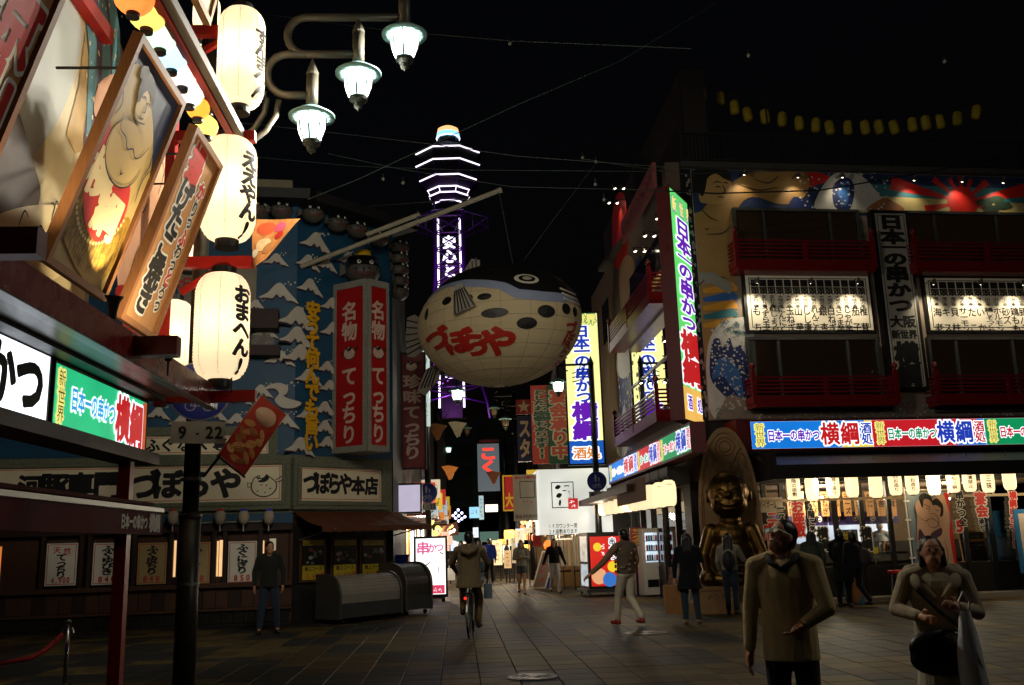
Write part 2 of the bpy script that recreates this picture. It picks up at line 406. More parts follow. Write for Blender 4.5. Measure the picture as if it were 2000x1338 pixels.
# ------------------------------------------------------------------ ground: dark bedding with paving slabs lying in it
def build_ground():
    g = MB(); g.quad((-120, -30, -.02), (120, -30, -.02), (120, 400, -.02), (-120, 400, -.02))
    gr = ob('ground', g, mat('joint_sand', '#2a2418', .85, .3, 9), kind='structure', base=(0, 0, 0))
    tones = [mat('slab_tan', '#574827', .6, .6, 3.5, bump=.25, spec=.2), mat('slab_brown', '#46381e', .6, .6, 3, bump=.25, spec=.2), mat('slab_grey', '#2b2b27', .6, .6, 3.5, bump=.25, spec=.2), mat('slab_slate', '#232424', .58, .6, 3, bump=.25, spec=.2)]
    T = .46; gap = .005
    cells = []
    for i in range(-60, 70):
        for j in range(14, 190):
            c = ND*(i*T)+SD*(j*T)
            px = 1000+FPX*(c-CAMP).dot(cR)/(c-CAMP).dot(cF); py = 669-FPX*(c-CAMP).dot(cU)/(c-CAMP).dot(cF)
            if px < -60 or px > 2060 or py > 1390: continue
            if c.y > 24 and (c.x < -4.5-.06*(c.y-24) or c.x > 5.5): continue
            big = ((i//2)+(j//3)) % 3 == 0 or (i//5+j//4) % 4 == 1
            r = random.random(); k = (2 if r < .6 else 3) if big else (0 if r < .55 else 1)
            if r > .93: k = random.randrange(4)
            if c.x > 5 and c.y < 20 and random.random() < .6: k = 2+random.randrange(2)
            cells.append((py, i, j, k, c))
    cells.sort(key=lambda t: -t[0])
    vis = [t for t in cells if t[0] < 1365]
    near = set((t[1], t[2]) for t in vis[:300])
    fr = Frame((0, 0, 0), ND, SD, (0, 0, 1))
    proto = []
    h = T/2-gap; b = .006
    for k in range(4):
        me = bpy.data.meshes.new('paving_slab')
        vs_ = [(-h, -h, -.03), (h, -h, -.03), (h, h, -.03), (-h, h, -.03), (-h, -h, -b), (h, -h, -b), (h, h, -b), (-h, h, -b), (-h+b, -h+b, 0), (h-b, -h+b, 0), (h-b, h-b, 0), (-h+b, h-b, 0)]
        fs = [(8, 9, 10, 11)]+[(a, (a+1) % 4, 4+(a+1) % 4, 4+a) for a in range(4)]+[(4+a, 4+(a+1) % 4, 8+(a+1) % 4, 8+a) for a in range(4)]
        me.from_pydata(vs_, [], fs); me.materials.append(tones[k]); me.update(); proto.append((me, vs_, fs))
    rest = MB(); az = math.atan2(ND.y, ND.x)
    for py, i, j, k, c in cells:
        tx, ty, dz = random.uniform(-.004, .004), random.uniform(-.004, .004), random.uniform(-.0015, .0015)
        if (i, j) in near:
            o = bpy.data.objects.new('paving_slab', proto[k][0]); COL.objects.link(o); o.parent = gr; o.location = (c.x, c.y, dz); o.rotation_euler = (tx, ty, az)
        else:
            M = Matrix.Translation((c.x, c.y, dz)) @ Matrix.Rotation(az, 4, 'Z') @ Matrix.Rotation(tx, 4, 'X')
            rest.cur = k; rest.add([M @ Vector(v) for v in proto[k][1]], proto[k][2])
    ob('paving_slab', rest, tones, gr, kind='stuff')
    return gr
GROUND = build_ground()
# manhole cover and thin drain grating
def manhole(px, py, r, label):
    c = on_ground(px, py, .004); t = thing('manhole_cover', c, label, 'manhole cover', 'manhole covers in the paving')
    m = MB(); m.lathe([(r, 0), (r, .006), (r*.93, .007), (r*.92, .004), (r*.84, .004), (r*.83, .007), (r*.3, .007), (r*.28, .004), (.01, .004)], c, 28)
    ob('lid', m, mat('cast_iron', '#3a3a3a', .4, .3, 9, metal=.8, bump=.2), t)
    m = MB()
    for a in range(6):
        d = Vector((math.cos(a*math.pi/6), math.sin(a*math.pi/6), 0)); m.bar(c-d*r*.8+Vector((0, 0, .009)), c+d*r*.8+Vector((0, 0, .009)), .02, .004)
    ob('rib', m, mat('cast_iron', '#3a3a3a'), t)
manhole(1262, 1236, .36, 'round iron manhole cover in the paving near the paper shopping bag')
manhole(1040, 1322, .30, 'round iron manhole cover at the bottom edge of the paving')
# ------------------------------------------------------------------ left: red-timbered eatery seen close, running along the street
LF = Frame(ND*-3.08, SD, (0, 0, 1), ND)          # plane of its lit signs
EAT = thing('timber_eatery', LF.pt(8, 0), 'red timbered eatery close on the left, hung with lanterns and tilted boards', 'building')
def lbox(name, m, *a, parent=EAT): return ob(name, MB().box(LF, *a), m, parent)
lbox('fascia_beam', mat('fascia_red', '#5a0f0c', .25, .3, 6, bump=.05), 2.5, 10.2, 3.07, 3.30, .42, .52)
lbox('soffit', mat('soffit_board', '#6b665c', .3, .25, 4, bump=.08, grain=(2, 8, 2)), 2.5, 9.5, 3.10, 3.14, -.25, .42)
BEAMP = mat('painted_sign_glow', '#9a9a98', .3, .2, 6, bump=.08)  # pale paint stands for the sign glow caught under the beams
lbox('beam_glow_strip', BEAMP, 2.5, 10.18, 3.058, 3.068, .425, .515)
lbox('sign_header', K, 2.5, 9.55, 3.065, 3.10, -.2, .16)
lbox('sign_sill', K, 2.5, 9.55, 2.42, 2.53, -.2, .13)
lbox('upper_wall', mat('mural_ground', '#c9b78a', .6, .2, 2), 2.5, 9.35, 3.32, 9.5, -.72, -.62)
lbox('end_wall', mat('end_wall_paint', '#8d8b80', .7, .25, 3), 9.35, 9.45, 3.3, 9.5, -2.6, -.62)
lbox('gate_pillar', mat('pillar_tile', '#1b1b1a', .35, .3, 6, bump=.2), 4.2, 6.72, 0, 2.45, -.75, -.12)
for k in range(9): lbox('pillar_course', mat('pillar_tile', '#1b1b1a'), 4.2, 6.735, .05+.26*k, .05+.26*k+.235, -.12, -.10)
lbox('corner_post', mat('post_red', '#a01510', .35, .25, 6, bump=.05), 9.02, 9.13, 0, 2.42, -.08, .03)
lbox('awning_fascia', mat('awning_red', '#43060b', .7, .3, 4, spec=.08), 2.5, 9.5, 1.74, 1.95, .16, .20)
lbox('awning_rail', STEEL, 2.5, 9.52, 1.955, 1.995, .13, .21)
lbox('awning_sheet', mat('awning_red', '#4a0a10'), 2.5, 9.48, 2.02, 2.05, -.5, .12)
letters(hrow('日本一の串かつ', 8.35, 9.05, 1.845, .13)+hrow('横綱', 9.1, 9.42, 1.845, .17), LF.sub(0, 0, .2), mat('awning_lettering', '#a9a79e', .6, .3, 9), EAT, .05, .004)
# red cross beams and lantern arms
def yarm(name, s, z, n0, n1, w=.1, h=.12, m=RED): return ob(name, MB().box(LF, s-w/2, s+w/2, z-h/2, z+h/2, n0, n1), m, EAT)
yarm('cross_beam', 7.55, 3.20, -.6, .86, .12, .15, DKRED)
lbox('beam_glow_strip', BEAMP, 7.495, 7.605, 3.112, 3.122, -.25, .86)
yarm('cross_beam', 4.9, 3.20, -.6, .9, .12, .15, DKRED)
LANT_S = 10.12
for z in (3.19, 4.69, 6.18, 7.50): 
    yarm('lantern_arm', LANT_S, z, -.12, .86 if z > 3.4 else .94)
    if z > 3.5: ob('arm_brace', MB().bar(LF.pt(LANT_S, z-.34, .1), LF.pt(LANT_S, z-.06, .52), .06, .06), RED, EAT)
for z, n in ((6.20, .66), (8.1, .66)):
    lbox('rail_beam', mat('rail_wood', '#6a5d50', .6, .3, 5, bump=.1, grain=(8, 8, 1)), 2.5, 10.15, z-.05, z+.05, n, n+.08)
    lbox('rail_beam', RED, 2.5, 10.15, z-.08, z+.02, n-.08, n-.003)
lbox('wall_beam', RED, 2.5, 9.35, 6.9, 7.06, -.62, -.5)
lbox('mid_upright', RED, 10.06, 10.18, 3.1, 7.6, -.12, -.02)
# mural on the upper wall: robe stripes, pale body, rocks
MF = LF.sub(0, 0, -.62)
def mural_px(*pts): return [MF.px(x, y) for x, y in pts]
def paint(pts, m, n=.004, curved=True, name='mural_shape', F=MF, parent=EAT): return ob(name, shape(MB(), F, pts, n, curved), m, parent)
paint(mural_px((-60, 420), (40, 330), (110, 240), (150, 130), (150, 20), (60, -60), (-120, 0)), mat('mural_grey', '#aeb1a8', .6, .2, 1.2), .004)
paint(mural_px((166, 60), (152, 170), (128, 262), (146, 300), (172, 290), (172, 120)), mat('mural_yellow', '#b8924a', .6, .4, 2), .007, False)
paint(mural_px((163, -20), (185, -40), (205, -20), (225, 60), (240, 110), (235, 160), (220, 220), (180, 330), (160, 300), (170, 190), (172, 90)), mat('mural_purple', '#4a2b40', .6, .2, 3), .010)
for dx in (0, 26, 46):
    paint(mural_px((160+dx, -30), (172+dx, -30), (186+dx, 60), (188+dx, 150), (178+dx, 230), (166+dx, 300), (168+dx, 200), (172+dx, 100)), mat('mural_teal', '#4d8288', .6, .2, 3), .013, curved=False)
_d = MB()
for i in range(70):
    x, y = random.uniform(165, 245), random.uniform(-20, 300); u, v = MF.px(x, y); r = random.uniform(.012, .035)
    shape(_d, MF, [(u+r*math.cos(a)*.7, v+r*math.sin(a)) for a in np.linspace(0, 2*math.pi, 7)[:-1]], .016, False)
ob('mural_dot', _d, CREAM, EAT, kind='stuff')
paint(mural_px((188, 170), (205, 150), (225, 155), (225, 260), (195, 250), (180, 215)), mat('mural_skin', '#d9a27c', .6, .1), .018)
paint(mural_px((-60, 470), (-20, 260), (25, 210), (55, 300), (75, 380), (40, 440)), mat('mural_brown', '#4b3522', .65, .4, 8), .019)
paint(mural_px((60, 470), (130, 380), (200, 240), (215, 330), (150, 450), (90, 500)), mat('mural_slate', '#59666f', .6, .3, 5), .0205)
paint(mural_px((-60, 560), (-40, 440), (70, 400), (150, 420), (130, 520), (60, 560)), CREAM, .022)
_s = MB()
for a, b in (((30, 440), (50, 425)), ((60, 470), (82, 455)), ((50, 500), (70, 485)), ((95, 430), (110, 405)), ((20, 480), (35, 465))):
    u, v = MF.px(*a); u2, v2 = MF.px(*b); stroke(_s, MF, [(u, v), ((u+u2)/2, v2+.03), (u2, v2)], .02, .026)
ob('mural_line', _s, INK, EAT, kind='stuff')
paint([MF.px(x, y) for x, y in ((228, 560), (235, 420), (262, 300), (320, 260), (335, 420), (318, 640), (260, 700))], mat('mural_skin', '#d9a27c'), .012)
_s = MB()
for pts in (((300, 290), (318, 330), (306, 380)), ((262, 400), (275, 415), (285, 398)), ((268, 480), (250, 540), (246, 600)), ((300, 520), (296, 560), (310, 590))): stroke(_s, MF, [MF.px(*p) for p in pts], .02, .018)
ob('mural_line', _s, INK, EAT, kind='stuff')
paint([MF.px(x, y) for x, y in ((222, 570), (250, 560), (300, 600), (300, 680), (250, 660))], RED, .016)
# backlit sign panels under the eave
EW = emi('panel_white', '#eef6ff', 2.2, .12, 2); EG = emi('panel_green', '#1fae74', 1.25, .12, 2.0)
def lightbox(name, F, u0, u1, v0, v1, face, label, cat='sign', group=None, depth=.14, rim=.018, case=K):
    t = thing(name, F.pt((u0+u1)/2, v0, 0), label, cat, group)
    ob('case', MB().box(F, u0-rim, u1+rim, v0-rim, v1+rim, -depth, -.006), case, t)
    ob('panel', MB().box(F, u0, u1, v0, v1, -.006, .004), face, t)
    ob('trim', MB().frame(F, u0-rim, u1+rim, v0-rim, v1+rim, rim, -.004, .012), case, t)
    return t
t = lightbox('lit_sign', LF, 4.6, 7.20, 2.565, 3.055, EW, 'white backlit sign with thick black lettering at the left edge, under the eave')
letters(hrow('串かつ', 5.75, 7.12, 2.80, .46), LF, INK, t, .055)
t = lightbox('lit_sign', LF, 7.30, 9.48, 2.545, 3.035, EG, 'green backlit sign with light blue and big red lettering at the end of the eave')
ob('corner_tint', MB().sheet(LF, [(9.05, 2.549), (9.476, 2.549), (9.476, 3.03), (9.38, 3.03)], .006), emi('panel_orange', '#c2562a', .9), t)
EBL = emi('lit_blue', '#2f9fe0', 1.0); ERD = emi('lit_red', '#c81f22', .9); EWH = emi('lit_white', '#f4f8ff', 1.35); EYL = emi('lit_yellow', '#efe27a', 1.1); EPU = emi('lit_purple', '#6a20b8', .9)
EDB = emi('lit_navy', '#2440b8', .9); EDG = emi('lit_green', '#0f9a5c', .9)
it = hrow('日本一の串かつ', 7.62, 8.6, 2.80, .2); outlined(it, LF, EBL, EWH, t, .03, .11, .008)
it = [('横', 8.80, 2.78, .36, .42), ('綱', 9.17, 2.76, .36, .42)]; outlined(it, LF, ERD, EWH, t, .045, .11, .010)
it = vrow('新世界', 7.43, 3.0, .13, .14); outlined(it, LF, mat('lit_edge_dark', '#5a5a20'), EYL, t, .0, .16, .008)
# tilted boards above the eave
NBt, NTp = -3.13+3.08, -2.50+3.08
def tilt_board(s0, s1, zb, zt, label, face):
    a = LF.pt(s0, zb, NBt); top = LF.pt(s0, zt, NTp); F = Frame(a, SD, top-a); H = (top-a).length; W = s1-s0
    t = thing('tilted_board', LF.pt((s0+s1)/2, zb, NBt), label, 'signboard')
    ob('panel', MB().box(F, .03, W-.03, .03, H-.03, -.03, 0), face, t)
    for nm, a_ in (('frame_rail', (0, W, 0, .06)), ('frame_rail', (0, W, H-.06, H)), ('frame_stile', (0, .06, .06, H-.06)), ('frame_stile', (W-.06, W, .06, H-.06))):
        ob(nm, MB().box(F, *a_, -.05, .04), FRAMEW, t)
    for u in (.12, W-.12):
        p = F.pt(u, H*.86, -.05); ob('stay_rod', MB().tube([p, p-ND*.55], .012, 6), K, t)
    return t, F, W, H
t, F, W, H = tilt_board(4.85, 5.97, 3.75, 5.85, 'wooden tilted board with big red white-edged lettering at the top left corner', WOOD)
outlined([('京', .80, H-.95, .50, .52), ('山', .80, H-1.45, .50, .46), ('本', .30, H-.8, .50, .52), ('出', .30, H-1.3, .50, .46)], F, REDP, WHITE, t, .05, .12)
t, F, W, H = tilt_board(7.05, 8.28, 3.78, 5.70, 'tilted board painted with a large wrestler in a red and gold apron', mat('board_navy', '#2a3550', .6, .3, 3))
def bp(*pts): return [(x*W, y*H) for x, y in pts]
def inb(pts, e=.062): return [(min(max(x, e), W-e), min(max(y, e), H-e)) for x, y in pts]
def bshape(pts, m, n, name='print', curved=True):
    p = spline(bp(*pts)) if curved else bp(*pts); ob(name, MB().sheet(F, inb(p), n), m, t)
SKIN = mat('print_skin', '#c4a566', .55, .1, 3)
bshape(((.0, .0), (1, .0), (1, .42), (.5, .38), (0, .42)), mat('print_sand', '#9c8350', .6, .2), .002, curved=False)
bshape(((.02, .60), (.04, .78), (.10, .885), (.20, .905), (.32, .85), (.5, .845), (.75, .75), (.95, .60), (.985, .40), (.90, .30), (.78, .38), (.6, .42), (.3, .45), (.1, .55)), SKIN, .006)
bshape(((.04, .42), (.06, .25), (.10, .14), (.3, .08), (.6, .035), (.85, .06), (.97, .2), (.95, .34), (.86, .38), (.5, .3), (.2, .42)), GOLD, .008)
bshape(((.0, .67), (.03, .43), (.12, .33), (.27, .24), (.42, .205), (.57, .195), (.72, .235), (.80, .31), (.79, .42), (.68, .50), (.4, .5), (.15, .6)), REDP, .010)
bshape([(.45+.30*math.cos(q), .575+.135*math.sin(q)) for q in np.linspace(0, 6.28, 15)[:-1]], SKIN, .012, 'print_belly')
bshape([(.43+.115*math.cos(q), .795+.068*math.sin(q)) for q in np.linspace(0, 6.28, 13)[:-1]], mat('print_face', '#d2b478', .55, .08), .014, 'print_face')
bshape(((.30, .80), (.26, .86), (.30, .92), (.42, .925), (.53, .88), (.545, .83), (.50, .845), (.42, .865), (.36, .84), (.345, .79)), INK, .016, 'print_hair')
bshape(((.22, .87), (.2, .91), (.27, .935), (.33, .915), (.30, .88)), INK, .0165, 'print_hair')
ls = MB()
for pts in (((.05, .78), (.13, .72), (.10, .66)), ((.2, .70), (.24, .64), (.36, .63), (.44, .60), (.52, .62), (.6, .60), (.68, .63), (.74, .69)), ([(.45+.30*math.cos(q), .575+.135*math.sin(q)) for q in np.linspace(R(170), R(365), 9)]),
            ((.47, .505), (.495, .495), (.52, .51)), ((.37, .825), (.40, .832), (.43, .825)), ((.46, .822), (.49, .828), (.52, .818)), ((.455, .815), (.475, .785), (.45, .778)), ((.42, .755), (.46, .75), (.49, .757)), ((.9, .62), (.84, .55), (.86, .45)), ((.32, .74), (.42, .725), (.54, .745)), ((.8, .72), (.86, .64), (.84, .58)), ((.02, .60), (.06, .66), (.04, .74))):
    stroke(ls, F, bp(*pts), .016, .019)
ob('print_line', ls, INK, t, kind='stuff')
letters([('横', .27*W, .425*H, .50, .40), ('綱', .56*W, .315*H, .50, .40)], F, CREAM, t, .045, .0112)
fr_ = MB()
for i in range(420):
    x = random.uniform(.06, .95); y0 = .21-.34*(.25-(x-.5)**2)+random.uniform(-.03, .16)
    if y0 < .05: continue
    stroke(fr_, F, bp((x, y0), (x+random.uniform(-.015, .015), y0-.035)), .007, .0092, False)
ob('print_fringe', fr_, mat('fringe_dark', '#5a4418'), t, kind='stuff')
rp_ = MB()
for i in range(34):
    q = R(168)+R(200)*i/33; x, y = .43+.41*math.cos(q), .42+.245*math.sin(q); shape(rp_, F, [(x*W+.022*math.cos(a), y*H+.017*math.sin(a)) for a in np.linspace(0, 6.28, 7)[:-1]], .0105, False)
ob('print_rope', rp_, mat('rope_pale', '#cdb476'), t, kind='stuff')
t, F, W, H = tilt_board(8.68, 9.70, 3.73, 5.66, 'tilted wooden board with black lettering, nearest the round road sign', WOOD)
outlined([('揚', .40, H-.28, .40, .40)], F, REDP, WHITE, t, .05, .12)
outlined(vrow('げたこ焼き', .42, H-.46, .38, .33, .28), F, INK, WHITE, t, .05, .12)
outlined([('か', .78, H-.42, .2, .2), ('ふ', .78, H-.95, .2, .2), ('と', .78, H-1.40, .2, .2)], F, REDP, WHITE, t, .04, .13)
outlined([('り', .78, H-.62, .18, .19), ('っ', .78, H-.76, .18, .18), ('わ', .78, H-1.1, .18, .18), ('っ', .78, H-1.24, .18, .18), ('ろ', .78, H-1.55, .18, .18), ('っ', .78, H-1.69, .18, .18)], F, INK, WHITE, t, .03, .13)
# upper tier board behind the top lantern
a_ = LF.pt(7.7, 6.75, .66); top_ = LF.pt(7.7, 8.4, 1.0); F = Frame(a_, SD, top_-a_)
t = thing('tilted_board', a_, 'grey printed board above the round colour lanterns, cut by the top edge', 'signboard')
ob('panel', MB().box(F, .02, 1.0, .02, 1.65, -.03, 0), GREYP, t); ob('frame_rail', MB().frame(F, 0, 1.02, 0, 1.67, .06, -.05, .03), WOOD, t)
bshape0 = MB(); shape(bshape0, F, [(.1, .06), (.5, .10), (.95, .07), (.95, .5), (.7, .42), (.5, .55), (.3, .45), (.08, .5)], .004); ob('print', bshape0, CREAM, t)
# ------------------------------------------------------------------ lanterns
def lantern_prof(r, h, neck, hoops=0):
    P = []; n = hoops*2 if hoops else 14
    for i in range(n+1):
        t_ = i/n; z = t_*h; e = min(t_, 1-t_)*h; q = min(1, e/(r*.85)); rr = neck+(r-neck)*math.sqrt(max(0, 1-(1-q)**2))
        if hoops: rr -= .006*r/.28*(i % 2)
        P.append((rr, z))
    return P
def ring_prof(r0, z0, z1, th=.012): return [(r0-th, z0), (r0, z0), (r0, z1), (r0-th, z1)]
PAP = paper('lantern_paper', '#fff1d4', .85, .55); SEAM = mat('lantern_seam', '#b88a48', .7)
def big_lantern(c, r, h, label, text=None, ang=0, seg=36, hoops=34, cap=True, watt=9, pap=PAP):
    t = thing('paper_lantern', c, label, 'lantern', 'big white paper lanterns of the timber eatery')
    neck = r*.42; c = Vector(c)
    pr = lantern_prof(r, h, neck, hoops)
    ob('paper_shade', MB().lathe(pr, c, seg), pap, t, smooth=True)
    ob('top_ring', MB().lathe([(neck*.98, h-.01), (neck*1.08, h-.005), (neck*1.08, h+.07), (neck*.9, h+.07)], c, 20), K, t, smooth=False)
    ob('bottom_ring', MB().lathe([(neck*.85, -.09), (neck*1.02, -.09), (neck*1.02, .015), (neck*.9, .015)], c, 20), K, t)
    sm = MB()
    for k in range(8):
        a = k*math.pi/4+.2; sm.tube([c+Vector(((q[0]+.002)*math.cos(a), (q[0]+.002)*math.sin(a), q[1])) for q in pr[2:-2:3]], .0025, 4)
    ob('seam', sm, SEAM, t)
    ob('hook', MB().tube([c+Vector((0, 0, h+.05)), c+Vector((.0, 0, h+.2))], .008, 6), K, t)
    if text:
        def mp(x, y, l):
            rr = r; e = min(y, h-y); q = min(1, max(0.02, e/(r*.85))); rr = neck+(r-neck)*math.sqrt(max(0, 1-(1-q)**2))+l+.003
            a = ang+x/r; return c+Vector((rr*math.cos(a), rr*math.sin(a), y))
        letters(text, mp, INK, t, .055, .004)
    lamp('bulb', c+Vector((0, 0, h*.5)), watt, (1, .82, .52), .05, t)
    return t
def lantern_at(px, y0, y1, Y, r, label, **k):
    a = at(px, y1, Y); b = at(px, y0, Y); c = Vector((b.x, b.y, a.z)); return big_lantern(c, r, b.z-a.z, label, **k)
lantern_at(474, 22, 208, 9.95, .268, 'big white paper lantern at the top, beside the street lamp arms', text=vrow('すんまへん', 0, .90, .24, .20, .17), ang=R(-16), watt=16)
lantern_at(450, 272, 470, 9.95, .305, 'big white paper lantern in the middle of the outer column of three', text=vrow('ええやん!', 0, .98, .26, .22, .2), ang=R(-27), watt=14)
lantern_at(437, 536, 742, 9.95, .295, 'lowest big white paper lantern, hanging before the round blue road sign', text=vrow('おまへん!!', 0, 1.0, .24, .21, .195), ang=R(-28), watt=6.5)
lantern_at(340, 588, 740, 11.8, .26, 'white paper lantern without visible lettering behind the black floodlight', hoops=24, watt=9)
lantern_at(372, 430, 520, 11.8, .24, 'white paper lantern mostly hidden by the tilted takoyaki board', hoops=24, watt=9)
lantern_at(392, 92, 172, 11.2, .17, 'dim white paper lantern behind the upper floodlight', hoops=20, watt=6)
lantern_at(405, -6, 62, 11.0, .17, 'dim white paper lantern beside the top red arm', hoops=20, watt=6)
# round colour lanterns on the rail
for i, ((px, py, r_), nm, hexc) in enumerate(zip([(262, -8, .17), (288, 25, .165), (314, 70, .15), (336, 112, .145), (357, 148, .135), (371, 184, .13), (387, 212, .12), (404, 248, .12)],
        ['orange', 'golden yellow', 'pale green', 'light blue', 'white upper', 'white lower', 'small orange', 'small yellow'],
        ['#ffa868', '#ffe898', '#d4f7de', '#c6e6ff', '#fff4e6', '#fff8ee', '#ffb060', '#ffe890'])):
    v = ray(px, py); tt = (-2.62)/v.dot(ND); c = CAMP+v*tt
    t = thing('round_lantern', c-Vector((0, 0, r_)), nm+' round paper lantern in the slanting string of eight', 'lantern', 'round colour lanterns under the red rail')
    pr = [(max(.045, r_*math.sin(math.pi*q/12)*(1-.02*(q % 2))), -r_*math.cos(math.pi*q/12)) for q in range(13)]
    ob('paper_shade', MB().lathe(pr, c, 24), paper('round_paper_%d' % i, hexc, .42, .5), t, smooth=True)
    ob('bottom_ring', MB().lathe([(.05, -r_-.035), (.055, -r_-.03), (.055, -r_+.012), (.045, -r_+.012)], c, 14), K, t)
    ob('top_ring', MB().lathe([(.05, r_-.012), (.055, r_-.01), (.055, r_+.03), (.02, r_+.05)], c, 14), K, t)
    lamp('bulb', c, 3.2, lin(hexc), .03, t)
# floodlights that light the boards and the mural
def flood(px, py, Y, aim, watt, label, spot=R(105)):
    c = at(px, py, Y); d = (Vector(aim)-c).normalized(); t = thing('floodlight', c-Vector((0, 0, .12)), label, 'floodlight', 'black floodlights aimed at the tilted boards')
    q = d.to_track_quat('Z', 'Y').to_matrix(); m = MB(); m.lathe([(.03, -.16), (.035, -.06), (.04, -.05), (.055, .02), (.075, .05), (.078, .06), (.07, .06)], c, 16, q.to_4x4()); ob('housing', m, FIX, t)
    ob('lens', MB().lathe([(.068, .052), (.066, .058), (.0, .059)], c, 16, q.to_4x4()), emi('flood_lens', '#fff6ea', 6.0), t)
    ob('bracket', MB().tube([c-d*.12, c-d*.16-Vector((0, 0, .08)), c-d*.14-Vector((0, 0, .16))], .009, 6), K, t)
    lamp('bulb', c+d*.075, watt, (1, .83, .55), .04, t, spot, d)
flood(385, 104, 9.6, LF.pt(9.1, 7.2, .8), 12, 'upper black floodlight beside the grey board')
flood(330, 676, 8.1, LF.pt(9.15, 4.9, .3), 120, 'black floodlight with bare wire below the takoyaki board', R(120))
flood(222, 592, 7.75, LF.pt(7.72, 5.45, .3), 95, 'black floodlight on the end of the red cross beam', R(84))
flood(60, 560, 6.4, LF.pt(6.0, 5.4, -.1), 170, 'black floodlight hidden behind the eave at the left edge', R(125))
# ------------------------------------------------------------------ pufferfish restaurant across the square (left middle)
ZF = Frame((-10.0, 20.0, 0), (.985, .174, 0)); _k1 = ZF.px(572, 1000)[0]; K1 = ZF.pt(_k1, 0)
ZC = Frame(K1, (.669, .743, 0)); _k2 = ZC.px(768, 1000)[0]; K2 = ZC.pt(_k2, 0)
ZS = Frame(K2, SD, (0, 0, 1), ND)
PUF = thing('pufferfish_restaurant', ZF.pt(3, 0), 'four-storey restaurant with blue wave-covered front and stone-framed name signs', 'building')
BLUEW = mat('wave_blue_paint', '#1b4a66', .5, .25, 3, bump=.08); STONE = mat('rough_stone', '#7d8068', .8, .55, 26, bump=.9); STONEL = mat('pale_rough_stone', '#a5a394', .8, .5, 34, bump=.9)
WAVEW = mat('wave_white', '#c9c0ae', .55, .12, 5); WAVED = mat('wave_shadow_purple', '#3a2438', .6, .1); TILE = mat('plinth_tile', '#26241f', .3, .3, 8); SIGNC = mat('sign_cream', '#eadbb6', .5, .08, 2)
DARKW = mat('dark_plaster', '#1a1714', .7, .3, 4); YEL = mat('yellow_relief', '#e0a516', .45, .12); ROOFT = mat('roof_dark', '#15140f', .6, .3, 5)
W1 = _k1; W2 = _k2
def zb(name, m, F, *a, parent=PUF): return ob(name, MB().box(F, *a), m, parent)
for F, w0, w1 in ((ZF, -3.5, W1), (ZC, 0, W2)):
    zb('lower_wall', BRW, F, w0, w1, 0, 2.35, -.3, -.12)
    zb('middle_wall', STONE, F, w0, w1, 2.35, 3.62, -.3, -.02)
    zb('wave_wall', BLUEW, F, w0, w1, 3.62, 9.45, -.3, 0)
zb('side_wall', DARKW, ZS, 0, 6, 0, 9.4, -.3, 0)
eave = MB()
for F, w0, w1 in ((ZF, -3.5, W1), (ZC, 0, W2+.25)):
    eave.cur = 0; eave.add([F.pt(w0, 9.62, .75), F.pt(w1+(.31 if F is ZF else 0), 9.62, .75), F.pt(w1, 9.95, -.3), F.pt(w0, 9.95, -.3), F.pt(w0, 9.40, .7), F.pt(w1+(.29 if F is ZF else 0), 9.40, .7), F.pt(w1, 9.45, -.3), F.pt(w0, 9.45, -.3)],
        [(0, 1, 2, 3), (4, 7, 6, 5), (0, 4, 5, 1), (0, 3, 7, 4), (1, 5, 6, 2)])
ob('eave', eave, ROOFT, PUF)
zb('roof_box', mat('beige_metal', '#8e8468', .6, .2, 4), ZF, 1.5, 4.95, 9.95, 10.42, -1.6, -.8); zb('roof_box', mat('beige_metal2', '#6f6958', .6, .2, 4), ZF, 5.0, 5.5, 9.9, 10.2, -1.9, -1.1)
# dado of planks, plinth tiles, window bays with menu posters
zb('plinth', TILE, ZF, -1.2, W1, 0, .05, -.12, .02)
for i in range(26):
    u = -1.0+i*.235
    if u+.22 < W1: zb('plinth_tile', TILE, ZF, u, u+.225, .06, .31, -.12, -.02+.004*(i % 3)); 
zb('ledge', BRW, ZF, -1.2, W1, .32, .38, -.12, .05)
_plank = None
for i in range(24):
    u = -1.15+i*.262; o = zb('dado_plank', [BRW, DWOOD, BRW][i % 3], ZF, u, min(u+.252, W1), .385, .80, -.12, -.06+.004*(i % 2))
zb('window_sill', BRW, ZF, -1.2, W1, .805, .90, -.12, .06)
zb('window_header', DWOOD, ZF, -1.2, W1, 1.98, 2.12, -.12, .05)
zb('header_rail', mat('pale_rail', '#8b7f66', .5, .2), ZF, 2.6, 4.5, 2.16, 2.19, -.02, .02)
WARM = emi('warm_paper_screen', '#ffc98a', 1.0, .1, 3)
POST = mat('poster_paper', '#e6ddca', .5, .06); POSTY = mat('poster_paper_yellowed', '#b09866', .5, .06)
bays = [(93, 148, 1062, 1143, '天然てっちり', '4,900', POST), (184, 237, 1061, 1141, 'ふぐゆびき', '840', POST), (271, 324, 1061, 1140, 'ふぐ皮ちり', '840', POSTY), (357, 409, 1060, 1139, 'ふぐちり', '940', POSTY), (447, 500, 1058, 1138, 'ふぐにぎり', '850', POST)]
nm5 = ['leftmost menu poster, its first word red', 'white menu poster just left of the red post', 'yellowed menu poster between the red post and the lamp pole', 'yellowed menu poster half hidden by the lamp pole', 'white menu poster beside the man in the dark jacket']
